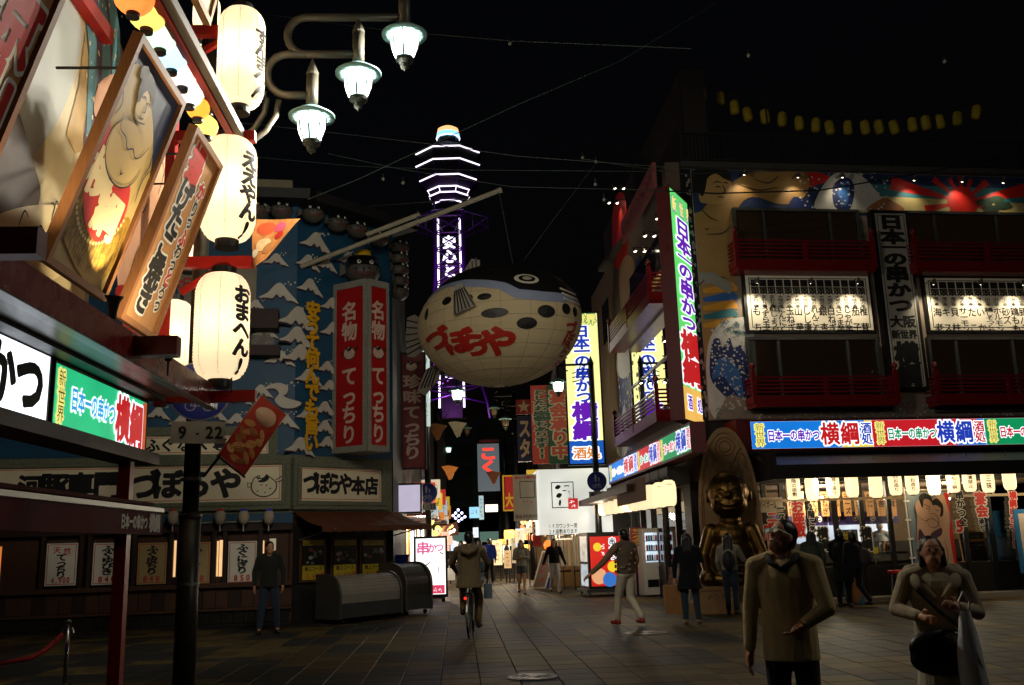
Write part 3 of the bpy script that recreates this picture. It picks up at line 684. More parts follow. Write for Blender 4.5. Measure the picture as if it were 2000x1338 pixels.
for i, (x0, x1, y0, y1, s, pr, pm) in enumerate(bays):
    u0, u1, v0, v1 = ZF.rect(x0, y0, x1, y1)
    zb('window_frame', DWOOD, ZF, u0-.12, u0-.03, .90, 1.98, -.12, .03); zb('window_frame', DWOOD, ZF, u1+.03, u1+.12, .90, 1.98, -.12, .03)
    t = thing('menu_poster', ZF.pt((u0+u1)/2, v0, .03), nm5[i], 'poster', 'menu posters on the wooden restaurant front')
    ob('sheet', MB().box(ZF, u0, u1, v0, v1, .0, .03), pm, t); ob('border', MB().frame(ZF, u0+.025, u1-.025, v0+.025, v1-.025, .012, .031, .034), REDP, t)
    n = len(s); H_ = v1-v0; cx = (u0+u1)/2; p = H_*.70/n
    if i == 0:
        letters([('天', cx-.1, v1-.14, .15, .14), ('然', cx+.1, v1-.17, .15, .14)], ZF, REDP, t, .02, .034); letters(vrow('てっちり', cx, v1-.23, .22, .16, .12), ZF, INK, t, .04, .034)
    else: letters(vrow(s, cx, v1-.06, .24, p*1.15, p), ZF, INK, t, .045, .034)
    letters(hrow(pr, cx-.19, cx+.19, v0+.115, .16, .15 if len(pr) < 4 else .11), ZF, REDP, t, .035, .034)
for x0, x1, y0, y1 in ((331, 341, 1056, 1127), (417, 424, 1057, 1126), (428, 433, 1055, 1126), (506, 514, 1056, 1118)):
    u0, u1, v0, v1 = ZF.rect(x0, y0, x1, y1); zb('lit_screen', WARM, ZF, u0, u1, v0, v1, -.118, -.10)
u0, u1, v0, v1 = ZF.rect(526, 1052, 538, 1075); zb('lit_screen', emi('dim_lamp', '#d8c9a8', .35), ZF, u0, u1, v0, v1, -.118, -.09)
zb('door_lamp', emi('door_glow', '#ff9a4a', .5), ZF, -.98, -.78, .2, 1.8, -.2, -.11)
# band of blue waves with small paper lanterns
zb('wave_band', BLUEW, ZF, -1.2, W1, 2.13, 2.36, -.12, -.03)
for i, (px, c2) in enumerate(((338, '#a8322a'), (430, '#b5302a'), (476, '#3b4aa8'), (525, '#3b4aa8'))):
    u, v = ZF.px(px, 1010, .25); c = ZF.pt(u, v, .25)
    t = thing('small_lantern', c-Vector((0, 0, .17)), ['small dim paper lantern with red top beside the lamp pole', 'small dim red-topped paper lantern right of the lamp pole', 'small dim white and blue paper lantern, second from the right', 'small dim white and blue paper lantern nearest the orange awning'][i], 'lantern', 'small unlit lanterns under the stone-framed sign')
    m = MB(); m.lathe([(.05, -.16), (.10, -.1), (.125, 0), (.10, .1), (.05, .16)], c, 16); ob('paper_shade', m, mat('dim_paper', '#a89a84', .7, .15), t, smooth=True)
    ob('top_ring', MB().lathe([(.085, .105), (.07, .16), (.03, .19)], c, 12), mat('lan_%s' % c2, c2, .6), t); ob('tassel', MB().tube([c-Vector((0, 0, .16)), c-Vector((0, 0, .3))], .012, 5), WAVEW, t)
# stone-framed name signs
def stone_sign(F, u0, u1, v0, v1, label, n=.05):
    t = thing('name_sign', F.pt((u0+u1)/2, v0, 0), label, 'sign')
    ob('panel', MB().box(F, u0, u1, v0, v1, -.02, n), SIGNC, t)
    for k in range(2):
        w = .09; q = k*.095
        for nm_, a in (('stone_course', (u0-w-q, u1+w+q, v1+q, v1+w+q)), ('stone_course', (u0-w-q, u1+w+q, v0-w-q, v0-q)), ('stone_course', (u0-w-q, u0-q, v0-q, v1+q)), ('stone_course', (u1+q, u1+w+q, v0-q, v1+q))):
            ob(nm_, MB().box(F, *a, -.02, n+.06-.025*k), STONE, t)
    ob('border', MB().frame(F, u0+.04, u1-.04, v0+.04, v1-.04, .012, n+.001, n+.004), REDP, t)
    return t
def puffer_drawing(F, cx, cy, s, t, n):
    ln = MB(); stroke(ln, F, [(cx+s*math.cos(a), cy-.1*s+.85*s*math.sin(a)) for a in np.linspace(R(160), R(380), 16)], .025*s/.4+.008, n, True, 3, False)
    stroke(ln, F, [(cx-.94*s, cy+.2*s), (cx-.7*s, cy+.62*s), (cx-.2*s, cy+.5*s), (cx+.3*s, cy+.7*s), (cx+.94*s, cy+.2*s)], .02, n, True, 4, False)
    stroke(ln, F, [(cx+.9*s, cy+.35*s), (cx+1.3*s, cy+.6*s), (cx+1.5*s, cy+.75*s), (cx+1.4*s, cy+.35*s), (cx+.95*s, cy+.2*s)], .02, n, True, 4, False)
    stroke(ln, F, [(cx-.95*s, cy+.1*s), (cx-1.3*s, cy+.2*s), (cx-1.25*s, cy-.2*s), (cx-.98*s, cy-.1*s)], .02, n, False, 4, False)
    shape(ln, F, [(cx-.5*s, cy+.28*s), (cx-.1*s, cy+.2*s), (cx+.2*s, cy+.3*s), (cx+.4*s, cy+.55*s), (cx+.2*s, cy+.85*s), (cx-.1*s, cy+.5*s)], n+.002)
    for a, b in ((-.5, -.5), (.1, -.62), (.5, -.3), (-.2, 0), (.2, -.05)): shape(ln, F, [(cx+a*s+.06*s*math.cos(q), cy+b*s+.06*s*math.sin(q)) for q in np.linspace(0, 6.28, 7)[:-1]], n+.002)
    stroke(ln, F, [(cx-.45*s+.12*s*math.cos(q), cy+.62*s+.12*s*math.sin(q)) for q in np.linspace(0, 6.28, 9)], .02, n+.003, True, 2, False)
    ob('pufferfish_drawing', ln, INK, t, kind='stuff')
t = stone_sign(ZF, -1.1, 4.9, 2.61, 3.41, 'long cream sign with big black lettering and a drawn pufferfish')
for ch, px, sz in (('河', 62, .5), ('豚', 108, .56), ('専', 158, .56), ('門', 212, .6), ('づ', 283, .66), ('ぼ', 328, .62), ('ら', 384, .64), ('や', 442, .66)):
    u, _ = ZF.px(px, 945); letters([(ch, u, 3.0, sz, sz)], ZF, INK, t, .05, .055)
puffer_drawing(ZF, ZF.px(516, 945)[0], 2.96, .27, t, .055)
u0, u1 = ZC.px(584, 909)[0], ZC.px(742, 919)[0]
t = stone_sign(ZC, u0, u1, 2.60, 3.36, 'cream corner sign with black lettering above the orange awning')
letters(hrow('づぼらや', u0+.12, u0+1.42, 2.99, .5, .40)+hrow('本店', u0+1.42, u1-.1, 2.96, .42, .40), ZC, INK, t, .05, .055)
u0, u1, v0, v1 = ZF.rect(200, 853, 525, 886); t = stone_sign(ZF, u0, u1, v0, v1, 'thin cream sign with small black lettering above the long sign', .03)
for ch, px in (('ふ', 299), ('ぐ', 327), ('な', 360), ('べ', 392), ('専', 430), ('門', 470)): letters([(ch, ZF.px(px, 868)[0], (v0+v1)/2, .3, .3)], ZF, INK, t, .04, .035)
# white relief waves, each its own piece
def wave(F, px, py, wpx, flip=False, curl=False):
    u, v = F.px(px, py); w = abs(F.px(px+wpx, py)[0]-u); s = w/2; f = -1 if flip else 1
    pts = [(-1.05, -.62), (-.60, -.36), (-.32, -.04), (-.10, .16), (.14, .14), (.36, -.14), (.62, -.46), (1.0, -.92), (.62, -.78), (.40, -.78), (.22, -.50), (.04, -.62), (-.14, -.44), (-.34, -.66), (-.62, -.62)]
    if curl: pts = [(-.9, -.1), (-.5, .15), (-.1, .2), (.25, .02), (.2, -.3), (.05, -.4), (.3, -.55), (.9, -.75), (.5, -1.0), (-.05, -.95), (-.35, -.6), (-.15, -.3), (-.4, -.05)]
    P = [(u+f*x*s, v+y*s) for x, y in pts]
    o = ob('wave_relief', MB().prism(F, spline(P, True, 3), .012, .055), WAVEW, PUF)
    ob('wave_shade', MB().prism(F, [(x+.012, y-.05*s-.015) for x, y in spline(P, True, 3)], .001, .02), WAVED, o)  # offset purple copy, painted as the shadow below the wave
    d = MB()
    for k in range(4):
        a = (u+f*s*(.25+.17*k+random.uniform(-.05, .05)), v+s*(.12+.12*(k % 2)+random.uniform(-.04, .06))); r = s*random.uniform(.03, .06); d.box(F, a[0]-r, a[0]+r, a[1]-r, a[1]+r, .002, .025)
    ob('spray', d, WAVEW, o, kind='stuff')
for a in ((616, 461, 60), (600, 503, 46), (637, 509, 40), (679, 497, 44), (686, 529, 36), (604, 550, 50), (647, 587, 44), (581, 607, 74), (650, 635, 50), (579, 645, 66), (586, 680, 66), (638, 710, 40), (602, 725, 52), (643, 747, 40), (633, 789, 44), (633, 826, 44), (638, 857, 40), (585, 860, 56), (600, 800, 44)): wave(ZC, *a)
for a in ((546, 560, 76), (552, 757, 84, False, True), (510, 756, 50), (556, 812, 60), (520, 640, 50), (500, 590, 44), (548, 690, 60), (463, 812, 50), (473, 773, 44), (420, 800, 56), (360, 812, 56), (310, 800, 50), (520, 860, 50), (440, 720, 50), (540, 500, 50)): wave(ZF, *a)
letters(vrow('安うて何んでも旨い', ZC.px(607, 700)[0], ZC.px(607, 592)[1], .40, .44, (ZC.px(607, 592)[1]-ZC.px(614, 882)[1])/9), ZC, YEL, PUF, .05, .07)
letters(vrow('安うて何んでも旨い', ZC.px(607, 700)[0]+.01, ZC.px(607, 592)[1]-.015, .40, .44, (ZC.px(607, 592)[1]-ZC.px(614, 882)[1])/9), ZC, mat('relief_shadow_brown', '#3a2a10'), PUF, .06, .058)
# small tiled canopy, window and side details on the front half hidden by lanterns
zb('canopy', DWOOD, ZF, *ZF.rect(462, 612, 546, 650), .0, .5); zb('window', mat('grey_glass', '#6e6a60', .25, .2), ZF, *ZF.rect(492, 652, 535, 690), .0, .03)
zb('balcony', DWOOD, ZF, *ZF.rect(440, 680, 548, 700), .0, .4)
zb('window', mat('old_board', '#8a826e', .6, .2), ZF, *ZF.rect(350, 520, 500, 600), .0, .04)
letters(hrow('大日本', *[ZF.px(x, 555)[0] for x in (335, 400)], ZF.px(360, 555)[1], .3, .28), ZF, REDP, PUF, .03, .05)
# red corner pillar sign
pA = ZC.pt(1.08, 0, .0); pB = ZC.pt(1.29, 0, .95); pC = ZC.pt(1.92, 0, .95); pD = ZC.pt(1.92, 0, 0)
PFr = Frame(pA, pB-pA); wF = (pB-pA).length; PSd = Frame(pB, pC-pB); wS = (pC-pB).length; zt, zbm = 7.72, 3.68
PIL = thing('pillar_sign', (pA+pC)/2+Vector((0, 0, zbm)), 'red two-sided corner pillar sign framed in pale rough stone', 'sign')
ob('core', MB().prism(Frame(pA, (1, 0, 0), (0, 1, 0), (0, 0, 1)), [((p-pA).x, (p-pA).y) for p in (pA, pB, pC, pD)], zbm, zt), STONEL, PIL)
REDS = mat('sign_red', '#a8130f', .42, .12, 3)
for F, w in ((PFr, wF), (PSd, wS)):
    ob('panel', MB().box(F, .08, w-.06, zbm+.12, zt-.14, .0, .03), REDS, PIL)
    for a in ((0, w, zt-.16, zt), (0, w, zbm, zbm+.14), (0, .09, zbm+.14, zt-.16), (w-.07, w, zbm+.14, zt-.16)): ob('stone_border', MB().box(F, *a, -.01, .06), STONEL, PIL)
    H_ = zt-zbm; sx = .46 if F is PFr else .40
    letters([(c, w/2, zt-H_*f, sx, .46) for c, f in (('名', .18), ('物', .30), ('て', .565), ('っ', .68), ('ち', .785), ('り', .90))], F, mat('sign_pink_white', '#d8b8a4', .5), PIL, .035, .035)
    puffer_drawing(F, w/2, zt-H_*.425, .17, PIL, .037)
    ob('pufferfish_print', shape(MB(), F, [(w/2+.18*math.cos(a), zt-H_*.43+.15*math.sin(a)) for a in np.linspace(0, 6.28, 13)[:-1]], .034), mat('sign_pink_white', '#d8b8a4'), PIL)
# little pufferfish ornaments
FISHW = mat('puffer_white', '#4f4b42', .5, .12); FISHK = mat('puffer_black', '#121211', .45, .15)
def little_puffer(c, s, label, rz=0, hat=False, group='pufferfish ornaments on the restaurant'):
    t = thing('pufferfish_ornament', c, label, 'ornament', group); c = Vector(c)+Vector((0, 0, s*.8))
    ob('body', MB().ball(c, (s, s*.85, s*.82), 20, 12), FISHW, t, smooth=True)
    def mp(az, la, l): 
        return c+Vector(((s+l)*math.cos(la)*math.cos(az), (s*.85+l)*math.cos(la)*math.sin(az), (s*.82+l)*math.sin(la)))
    bk = MB()
    for i in range(20):
        for j in range(4):
            q = [mp(2*math.pi*(i+a)/20, R(14)+R(76)*(j+b)/4, .008) for a, b in ((0, 0), (1, 0), (1, 1), (0, 1))]; bk.quad(*q)
    ob('back', bk, FISHK, t, smooth=True)
    sp = MB()
    for az in range(-170, 0, 24):
        for la in (18,):
            sp.ball(mp(R(az+random.uniform(-6, 6)), R(la-18+random.uniform(-6, 6)), -.005), s*.08, 6, 4)
    ob('spot', sp, FISHK, t, kind='stuff')
    ob('tail', MB().prism(Frame(c, (1, 0, 0)), [(-s*.9, -s*.12), (-s*1.35, -s*.4), (-s*1.3, s*.4), (-s*.9, s*.12)], -.02, .02), FISHW, t)
    for dx in (-.35, .35):
        e = ob('eye', MB().ball(c+Vector((dx*s, -s*.7, s*.36)), s*.13, 10, 6), WHITE, t); ob('pupil', MB().ball(c+Vector((dx*s, -s*.81, s*.37)), s*.06, 8, 5), K, e)
    letters(hrow('づぼらや', -.75*s, .75*s, 0, .42*s), lambda x, y, l: mp(R(-90)+x/s, R(-24)+y/s, .012), mat('ornament_red', '#5e1a14', .6), t, .04)
    if hat:
        ob('hat', MB().lathe([(s*.75, s*.68), (s*.8, s*.75), (s*.5, s*.8), (s*.42, s*1.2), (s*.1, s*1.25)], c, 18), mat('yellow_hat', '#d8a814', .5), t); ob('hat_brim', MB().lathe([(s*.62, s*.62), (s*.9, s*.68), (s*.9, s*.73), (s*.5, s*.76)], c, 18), FISHK, t)
    t.rotation_euler = (0, 0, rz); return t
pc = (pA+pB+pC+pD)/4; little_puffer((pc.x, pc.y, zt), .42, 'pufferfish figure in a yellow hat standing on the red pillar sign', R(20), True)
first = little_puffer(ZF.pt(*ZF.px(549, 428, .55), .55), .26, 'pufferfish ornament under the roof eave, second from the lanterns', R(25))
for i, (F, px, py) in enumerate(((ZF, 504, 428), (ZC, 611, 434), (ZC, 659, 452), (ZC, 698, 464), (ZC, 740, 482))):
    dup(first, F.pt(*F.px(px, py, .5), .5), 'pufferfish ornament under the roof eave, '+['nearest the white lanterns', 'third from the lanterns', 'above the bamboo pole', 'fourth from the right end', 'rightmost, above the yellow hat'][i], rz=R(random.uniform(15, 70)))
for i in range(5):
    dup(first, ZC.pt(W2+.12, ZC.px(770, 500+i*22)[1], .15), ORD[i]+' pufferfish from the top in the hanging column at the building corner', rz=R(40+i*9))
# orange awning on the chamfer
AWN = mat('orange_canvas', '#5e3014', .7, .25, 3, bump=.1)
a0, z0 = ZC.px(570, 1001); f0 = ZC.px(629, 1028, 1.15); f1 = ZC.px(842, 1031, .95)
AW = thing('shop_awning', ZC.pt(1.4, f0[1], .6), 'orange brown canvas awning over the corner counter', 'awning')
aw = MB(); P0, P1 = ZC.pt(.0, 2.36, .06), ZC.pt(W2+.1, 2.36, .06); Q0, Q1 = ZC.pt(f0[0], f0[1], 1.15), ZC.pt(f1[0], f0[1]+.02, .95)
for i in range(12):
    for j in range(6):
        def q(a, b):
            p = P0.lerp(P1, a).lerp(Q0.lerp(Q1, a), b); return p-Vector((0, 0, .05*math.sin(math.pi*b)*(1+.25*math.cos(a*37))))
        aw.quad(q(i/12, j/6), q(i/12, (j+1)/6), q((i+1)/12, (j+1)/6), q((i+1)/12, j/6))
ob('canvas', aw, AWN, AW, smooth=True)
va = MB()
for i in range(24):
    a, b = Q0.lerp(Q1, i/24), Q0.lerp(Q1, (i+1)/24); dz = Vector((0, 0, .11+.015*(i % 2))); va.quad(a, b, b-dz, a-dz)
ob('valance', va, AWN, AW)
for u in (.15, 2.6): ob('arm', MB().tube([ZC.pt(u, 1.75, .02), (Q0.lerp(Q1, u/3+.06))-Vector((0, 0, .05))], .018, 6), STEEL, AW)
zb('counter_recess', DARKW, ZC, .1, W2, .0, 2.1, -.119, -.09)
# three picture posters on the counter front
for i, (x0, x1, y0, y1, pr) in enumerate(((591, 632, 1056, 1131, '5,400円'), (652, 694, 1056, 1128, '6,600円'), (708, 749, 1056, 1126, '7,600円'))):
    u0, u1, v0, v1 = ZC.rect(x0, y0, x1, y1); t = thing('course_poster', ZC.pt((u0+u1)/2, v0, 0), ORD[i]+' black and yellow course poster from the left under the orange awning', 'poster', 'course posters under the orange awning')
    ob('board', MB().box(ZC, u0-.07, u1+.07, v0-.05, v1+.05, -.05, -.01), BRW, t); ob('photo', MB().box(ZC, u0, u1, v0, v1, -.01, .005), mat('poster_black', '#11110f', .3), t)
    yy = mat('poster_yellow', '#b9a11e', .5, .1); hh = v1-v0
    ob('band', MB().box(ZC, u0, u1, v0, v0+hh*.36, .005, .009), yy, t); ob('band', MB().box(ZC, u0, u1, v1-hh*.13, v1, .005, .009), yy, t)
    letters(hrow(pr, u0+.1, u1-.02, v0+hh*.09, hh*.17), ZC, REDP, t, .04, .010, True); letters(hrow('極上コース', u0+.06, u1-.05, v0+hh*.28, hh*.12), ZC, INK, t, .02, .010, True); letters(hrow('てっちりコース', u0+.02, u1-.02, v1-hh*.065, hh*.1), ZC, INK, t, .02, .010, True)
    ds = MB()
    for k in range(9):
        cx, cy_ = random.uniform(u0+.07, u1-.07), random.uniform(v0+hh*.42, v1-hh*.2); r_ = random.uniform(.035, .07); ds.cur = k % 3
        shape(ds, ZC, [(cx+r_*math.cos(a), cy_+r_*.7*math.sin(a)) for a in np.linspace(0, 6.28, 11)[:-1]], .007+.0004*k)
    ob('dish_print', ds, [mat('dish_white', '#8d8d84', .5), mat('dish_grey', '#5c6258', .5), mat('dish_red', '#6d3a2c', .5)], t, kind='stuff')
# ------------------------------------------------------------------ roll-top street carts in front of the corner
def cart(pl, pr, hgt, dep, label, shutter):
    a = on_ground(*pl); b = on_ground(*pr); F = Frame(a, b-a); W_ = (b-a).length; F = Frame(a, (b-a)/W_)
    t = thing('food_cart', F.pt(W_/2, 0, -dep/2), label, 'cart', 'roll-top food carts by the corner')
    r_ = dep*.55
    prof = [(0, .10), (0, hgt-r_)]+[(-(r_-r_*math.cos(q)), hgt-r_+r_*math.sin(q)) for q in np.linspace(.2, math.pi/2, 8)]+[(-dep, hgt), (-dep, .10)]
    def side(u0, u1, name, m):
        mb = MB(); k = len(prof); vs_ = [F.pt(u, z, n) for u in (u0, u1) for n, z in prof]
        mb.add(vs_, [(i, (i+1) % k, k+(i+1) % k, k+i) for i in range(k)]+[tuple(range(k-1, -1, -1)), tuple(range(k, 2*k))]); return ob(name, mb, m, t)
    side(0, .06, 'side_panel', mat('cart_steel', '#5f5c55', .4, .25, 5, metal=.6)); side(W_-.06, W_, 'side_panel', mat('cart_steel', '#5f5c55'))
    n_sl = 16; zz = np.linspace(.42, hgt-r_, 8).tolist(); path = [(-.03, z) for z in zz]+[(-(r_-(r_-.03)*math.cos(q)), hgt-r_+(r_-.03)*math.sin(q)) for q in np.linspace(.2, math.pi/2, 8)]
    for i in range(len(path)-1):
        (n0, z0), (n1, z1) = path[i], path[i+1]; mb = MB(); d = .006
        mb.add([F.pt(.06, z0, n0), F.pt(W_-.06, z0, n0), F.pt(W_-.06, z1-.004, n1), F.pt(.06, z1-.004, n1), F.pt(.06, z0, n0-.02), F.pt(W_-.06, z0, n0-.02), F.pt(W_-.06, z1-.004, n1-.02), F.pt(.06, z1-.004, n1-.02)], [(0, 1, 2, 3), (4, 7, 6, 5), (0, 4, 5, 1), (2, 6, 7, 3), (0, 3, 7, 4), (1, 5, 6, 2)])
        ob('shutter_slat', mb, shutter, t)
    ob('kick_panel', MB().box(F, .06, W_-.06, .12, .42, -.05, -.015), mat('cart_grey', '#4d5052', .35, .2, 4, metal=.5), t)
    ob('body_core', MB().box(F, .06, W_-.06, .12, hgt-r_, -dep+.02, -.06), mat('cart_grey', '#4d5052'), t)
    letters(hrow('ー-ー-', W_*.48, W_*.60, .47, .05), F, INK, t, .02, .012, True, 'maker_mark')
    for u in (.15, W_-.15):
        for n in (-.12, -dep+.12): ob('castor', MB().tube([F.pt(u-.02, .05, n), F.pt(u+.02, .05, n)], .05, 10), K, t)
    return t
cart((663, 1221), (787, 1207), 1.02, .78, 'grey and white roll-top food cart before the course posters', mat('shutter_white', '#8f8a7c', .45, .15, 4))
cart((793, 1203), (846, 1197), 1.18, .9, 'dark grey dome-topped food cart nearest the lit sign board', mat('cart_dark', '#3c3b38', .4, .2, 4, metal=.4))
bn = at(783, 1112, 24.0); t = thing('crate_stack', (bn.x, bn.y, 0), 'blue plastic crates standing behind the food carts', 'crates')
for z in (0, .34, .68, 1.02): ob('crate', MB().wbox(bn.x-.2, bn.x+.2, bn.y-.15, bn.y+.15, z, z+.32), mat('blue_crate', '#1a3fae', .4, .15), t); ob('crate_rim', MB().wbox(bn.x-.22, bn.x+.22, bn.y-.17, bn.y+.17, z+.27, z+.32), mat('blue_crate', '#1a3fae'), t)
# ------------------------------------------------------------------ right: skewer restaurant on the corner
RF = Frame((4.544, 21.79, 0), (.990, .139, 0))
RSF = Frame((3.9, 21.7, 0), -SD, (0, 0, 1), -ND)          # its side along the street; u runs from far (-) to the corner (0)
SKW = thing('skewer_restaurant', RF.pt(4, 0), 'three-storey restaurant on the right with painted mural, red balconies and lit sign strip', 'building')
def rb(name, m, F, *a, parent=SKW): return ob(name, MB().box(F, *a), m, parent)
MUR = mat('mural_skin_wall', '#93703d', .6, .15, 1.5); MURP = mat('mural_pale', '#857566', .6, .15, 2); DNAVY = mat('wave_navy', '#16275a', .55, .35, 9); WBLUE = mat('wave_mid_blue', '#2c5a94', .55, .25, 8); FOAM = mat('wave_foam', '#b9b6ae', .6, .15, 6)
SUNR = mat('sun_red', '#b51f17', .5, .12, 3); TEALM = mat('mural_sea', '#2d6a72', .6, .25, 3); SANDM = mat('mural_sand', '#b3a26a', .6, .2, 3); ORG = mat('mural_orange', '#c98a25', .6, .2, 3)
ALU = mat('window_aluminium', '#4b4d4a', .4, .2, 6, metal=.5); GL = glass('window_glass', '#ffffff', .10); BLIND = mat('bamboo_blind', '#7a5a38', .7, .35, 4, grain=(1, 1, 30))
LAST = 9.3
# walls in pieces so that the shop floor stays open
rb('upper_wall', MURP, RF, 0, LAST, 4.2, 10.44, -.35, 0); rb('corner_wall', DARKW, RF, -.55, 1.0, 0, 4.2, -.6, -.1); rb('lintel', DARKW, RF, 1.0, LAST, 2.72, 4.2, -.35, -.02)
rb('side_wall', mat('side_mural_wall', '#5c4c3e', .65, .35, 1.5), RSF, -13, .0, 2.8, 10.6, -.35, 0); rb('side_upper_wall', mat('side_grey', '#241d18', .7, .25, 2), RSF, -13, -.2, 10.6, 13.2, -1.2, -.6)
rb('corner_chamfer', mat('pillar_black', '#131214', .5, .3, 20), RF, -.62, .0, 4.2, 10.5, -.5, -.03)
_dc = MB()
for i in range(60):
    u, v = random.uniform(-.14, -.02), random.uniform(4.3, 10.3); r_ = random.uniform(.03, .07); shape(_dc, RF, [(u+r_*math.cos(a)*.6, v+r_*math.sin(a)) for a in np.linspace(0, 6.28, 6)[:-1]], -.02)
ob('pillar_pattern', _dc, mat('pattern_pale', '#8d7f76', .6), SKW, kind='stuff')
rb('roof_slab', mat('concrete_dark', '#3a3733', .8, .3, 4), RF, -.3, LAST, 10.44, 10.58, -9, .18)
# ---- mural: wrestler at the left, fan of sun rays, breaking waves (own composition)
def mp_(*pts): return [RF.px(x, y) for x, y in pts]
def mshape(pts, m, n, name='mural_shape', curved=True, F=RF): 
    p = spline(pts, True, 4) if curved else pts
    if F is RF: p = [(min(max(u, .005), LAST), min(max(v, 4.22), 10.43)) for u, v in p]
    return ob(name, MB().sheet(F, p, n), m, SKW)
mshape([(.0, 9.3), (LAST, 9.3), (LAST, 10.43), (.0, 10.43)], mat('mural_navy', '#1c2c50', .6, .3, 3), .003, curved=False)
mshape([(4.0, 9.38), (LAST, 9.38), (LAST, 9.75), (4.2, 9.9)], SANDM, .005, curved=False); mshape([(4.2, 9.85), (LAST, 9.7), (LAST, 10.1), (4.4, 10.15)], TEALM, .006, curved=False)
sc_ = RF.px(1880, 395)
for k in range(14):
    a = math.pi*2*k/14+.1; b = a+.2; L = 2.6
    ray_ = [(sc_[0]+.2*math.cos(a), sc_[1]+.2*math.sin(a)), (sc_[0]+L*math.cos(a), sc_[1]+L*math.sin(a)), (sc_[0]+L*math.cos(b), sc_[1]+L*math.sin(b)), (sc_[0]+.2*math.cos(b), sc_[1]+.2*math.sin(b))]
    # clip the ray to the mural band
    cl = []
    for t_ in np.linspace(0, 1, 12): cl.append(t_)
    P1 = [(sc_[0]+r_*math.cos(a), sc_[1]+r_*math.sin(a)) for r_ in np.linspace(.2, L, 20)]; P2 = [(sc_[0]+r_*math.cos(b), sc_[1]+r_*math.sin(b)) for r_ in np.linspace(.2, L, 20)]
    ok = [i for i in range(20) if 9.39 < P1[i][1] < 10.42 and 9.39 < P2[i][1] < 10.42 and P1[i][0] < LAST and P2[i][0] < LAST]
    if len(ok) > 1: mshape(P1[ok[0]:ok[-1]+1]+P2[ok[0]:ok[-1]+1][::-1], SUNR, .009, 'sun_ray', False)
mshape([(sc_[0]+.42*math.cos(a), sc_[1]+.42*math.sin(a)) for a in np.linspace(0, 6.28, 25)[:-1]], SUNR, .012, 'sun_disc', False)
mshape(mp_((1520, 330), (1600, 338), (1620, 352), (1560, 372), (1530, 380)), SUNR, .010)
# wrestler: body, head, arm
mshape(mp_((1352, 720), (1352, 450), (1372, 410), (1400, 380), (1470, 335), (1560, 330), (1580, 352), (1570, 385), (1528, 400), (1470, 385), (1440, 410), (1430, 470), (1435, 560), (1420, 700)), MUR, .014, 'wrestler_body')
mshape(mp_((1366, 392), (1368, 352), (1392, 332), (1418, 338), (1428, 360), (1424, 382), (1408, 398), (1384, 398)), mat('mural_face', '#a8834e', .6, .1), .018, 'wrestler_face')
mshape(mp_((1352, 372), (1352, 340), (1372, 322), (1402, 320), (1424, 338), (1428, 354), (1414, 350), (1398, 340), (1382, 348), (1378, 366), (1372, 384), (1362, 376)), INK, .021, 'wrestler_hair')
_l = MB()
for pts in (((1392, 358), (1400, 355), (1408, 358)), ((1396, 366), (1402, 365), (1407, 367)), ((1412, 358), (1418, 357), (1422, 360)), ((1410, 362), (1416, 374), (1408, 378)), ((1400, 386), (1407, 385), (1414, 387)), ((1370, 410), (1385, 425), (1402, 432)), ((1440, 360), (1480, 372), (1520, 366)),
            ((1378, 458), (1410, 456), (1428, 440)), ((1470, 350), (1500, 358), (1520, 345)), ((1360, 560), (1390, 540), (1420, 545)), ((1376, 446), (1380, 449), (1384, 446))): stroke(_l, RF, mp_(*pts), .03, .024)
ob('mural_line', _l, INK, SKW, kind='stuff')
# rope belt and fans
for i in range(7):
    a, b = RF.px(1362+i*10, 535+3*i+abs(i-3)*3); mshape([(a+.1*math.cos(q), b+.16*math.sin(q)) for q in np.linspace(0, 6.28, 9)[:-1]], mat('rope_grey', '#8a8474', .6), .022+.0015*i, 'rope_strand')
for i in range(5):
    y = 565+i*17; mshape(mp_((1372, y), (1430, y-14), (1440, y-4), (1440, y+4), (1374, y+8)), [ORG, WBLUE, ORG, TEALM, ORG][i], .017+.001*i, curved=False)
# waves
def big_wave(pts, m, n): mshape(mp_(*pts), m, n, 'mural_wave')
big_wave(((1384, 800), (1380, 690), (1398, 640), (1430, 622), (1470, 640), (1475, 800), (1440, 850)), FOAM, .026)
big_wave(((1386, 735), (1390, 670), (1404, 662), (1410, 680), (1424, 660), (1432, 680), (1448, 676), (1462, 720), (1468, 790), (1440, 800), (1410, 770)), DNAVY, .029)
big_wave(((1390, 740), (1400, 705), (1420, 700), (1444, 730), (1450, 780), (1430, 760), (1410, 735)), WBLUE, .032)
big_wave(((1392, 830), (1420, 775), (1450, 780), (1500, 815), (1560, 805), (1640, 812), (1700, 790), (1800, 800), (1900, 790), (2010, 800), (2010, 822), (1400, 840)), MURP, .034)
big_wave(((1594, 410), (1600, 375), (1628, 340), (1660, 335), (1690, 350), (1720, 385), (1735, 410), (1660, 412)), FOAM, .016)
big_wave(((1630, 405), (1626, 365), (1645, 348), (1662, 352), (1668, 375), (1658, 410)), DNAVY, .020); big_wave(((1636, 380), (1646, 356), (1658, 360), (1658, 380), (1650, 404)), WBLUE, .024); big_wave(((1540, 408), (1550, 385), (1570, 392), (1585, 408)), DNAVY, .020)
mshape(mp_((1692, 412), (1722, 388), (1740, 392), (1765, 412)), mat('mural_peak', '#8f5a34', .6, .2), .022)
for i, (x, y) in enumerate(((1922, 396), (1945, 390), (1960, 402), (1935, 408))): mshape(mp_(*[(x+16*math.cos(q)+3*math.sin(5*q), y+7*math.sin(q)) for q in np.linspace(0, 6.28, 12)[:-1]]), mat('mural_pine', '#1e3a26', .7, .3, 9), .018+.002*i, 'mural_pine')
_f = MB()
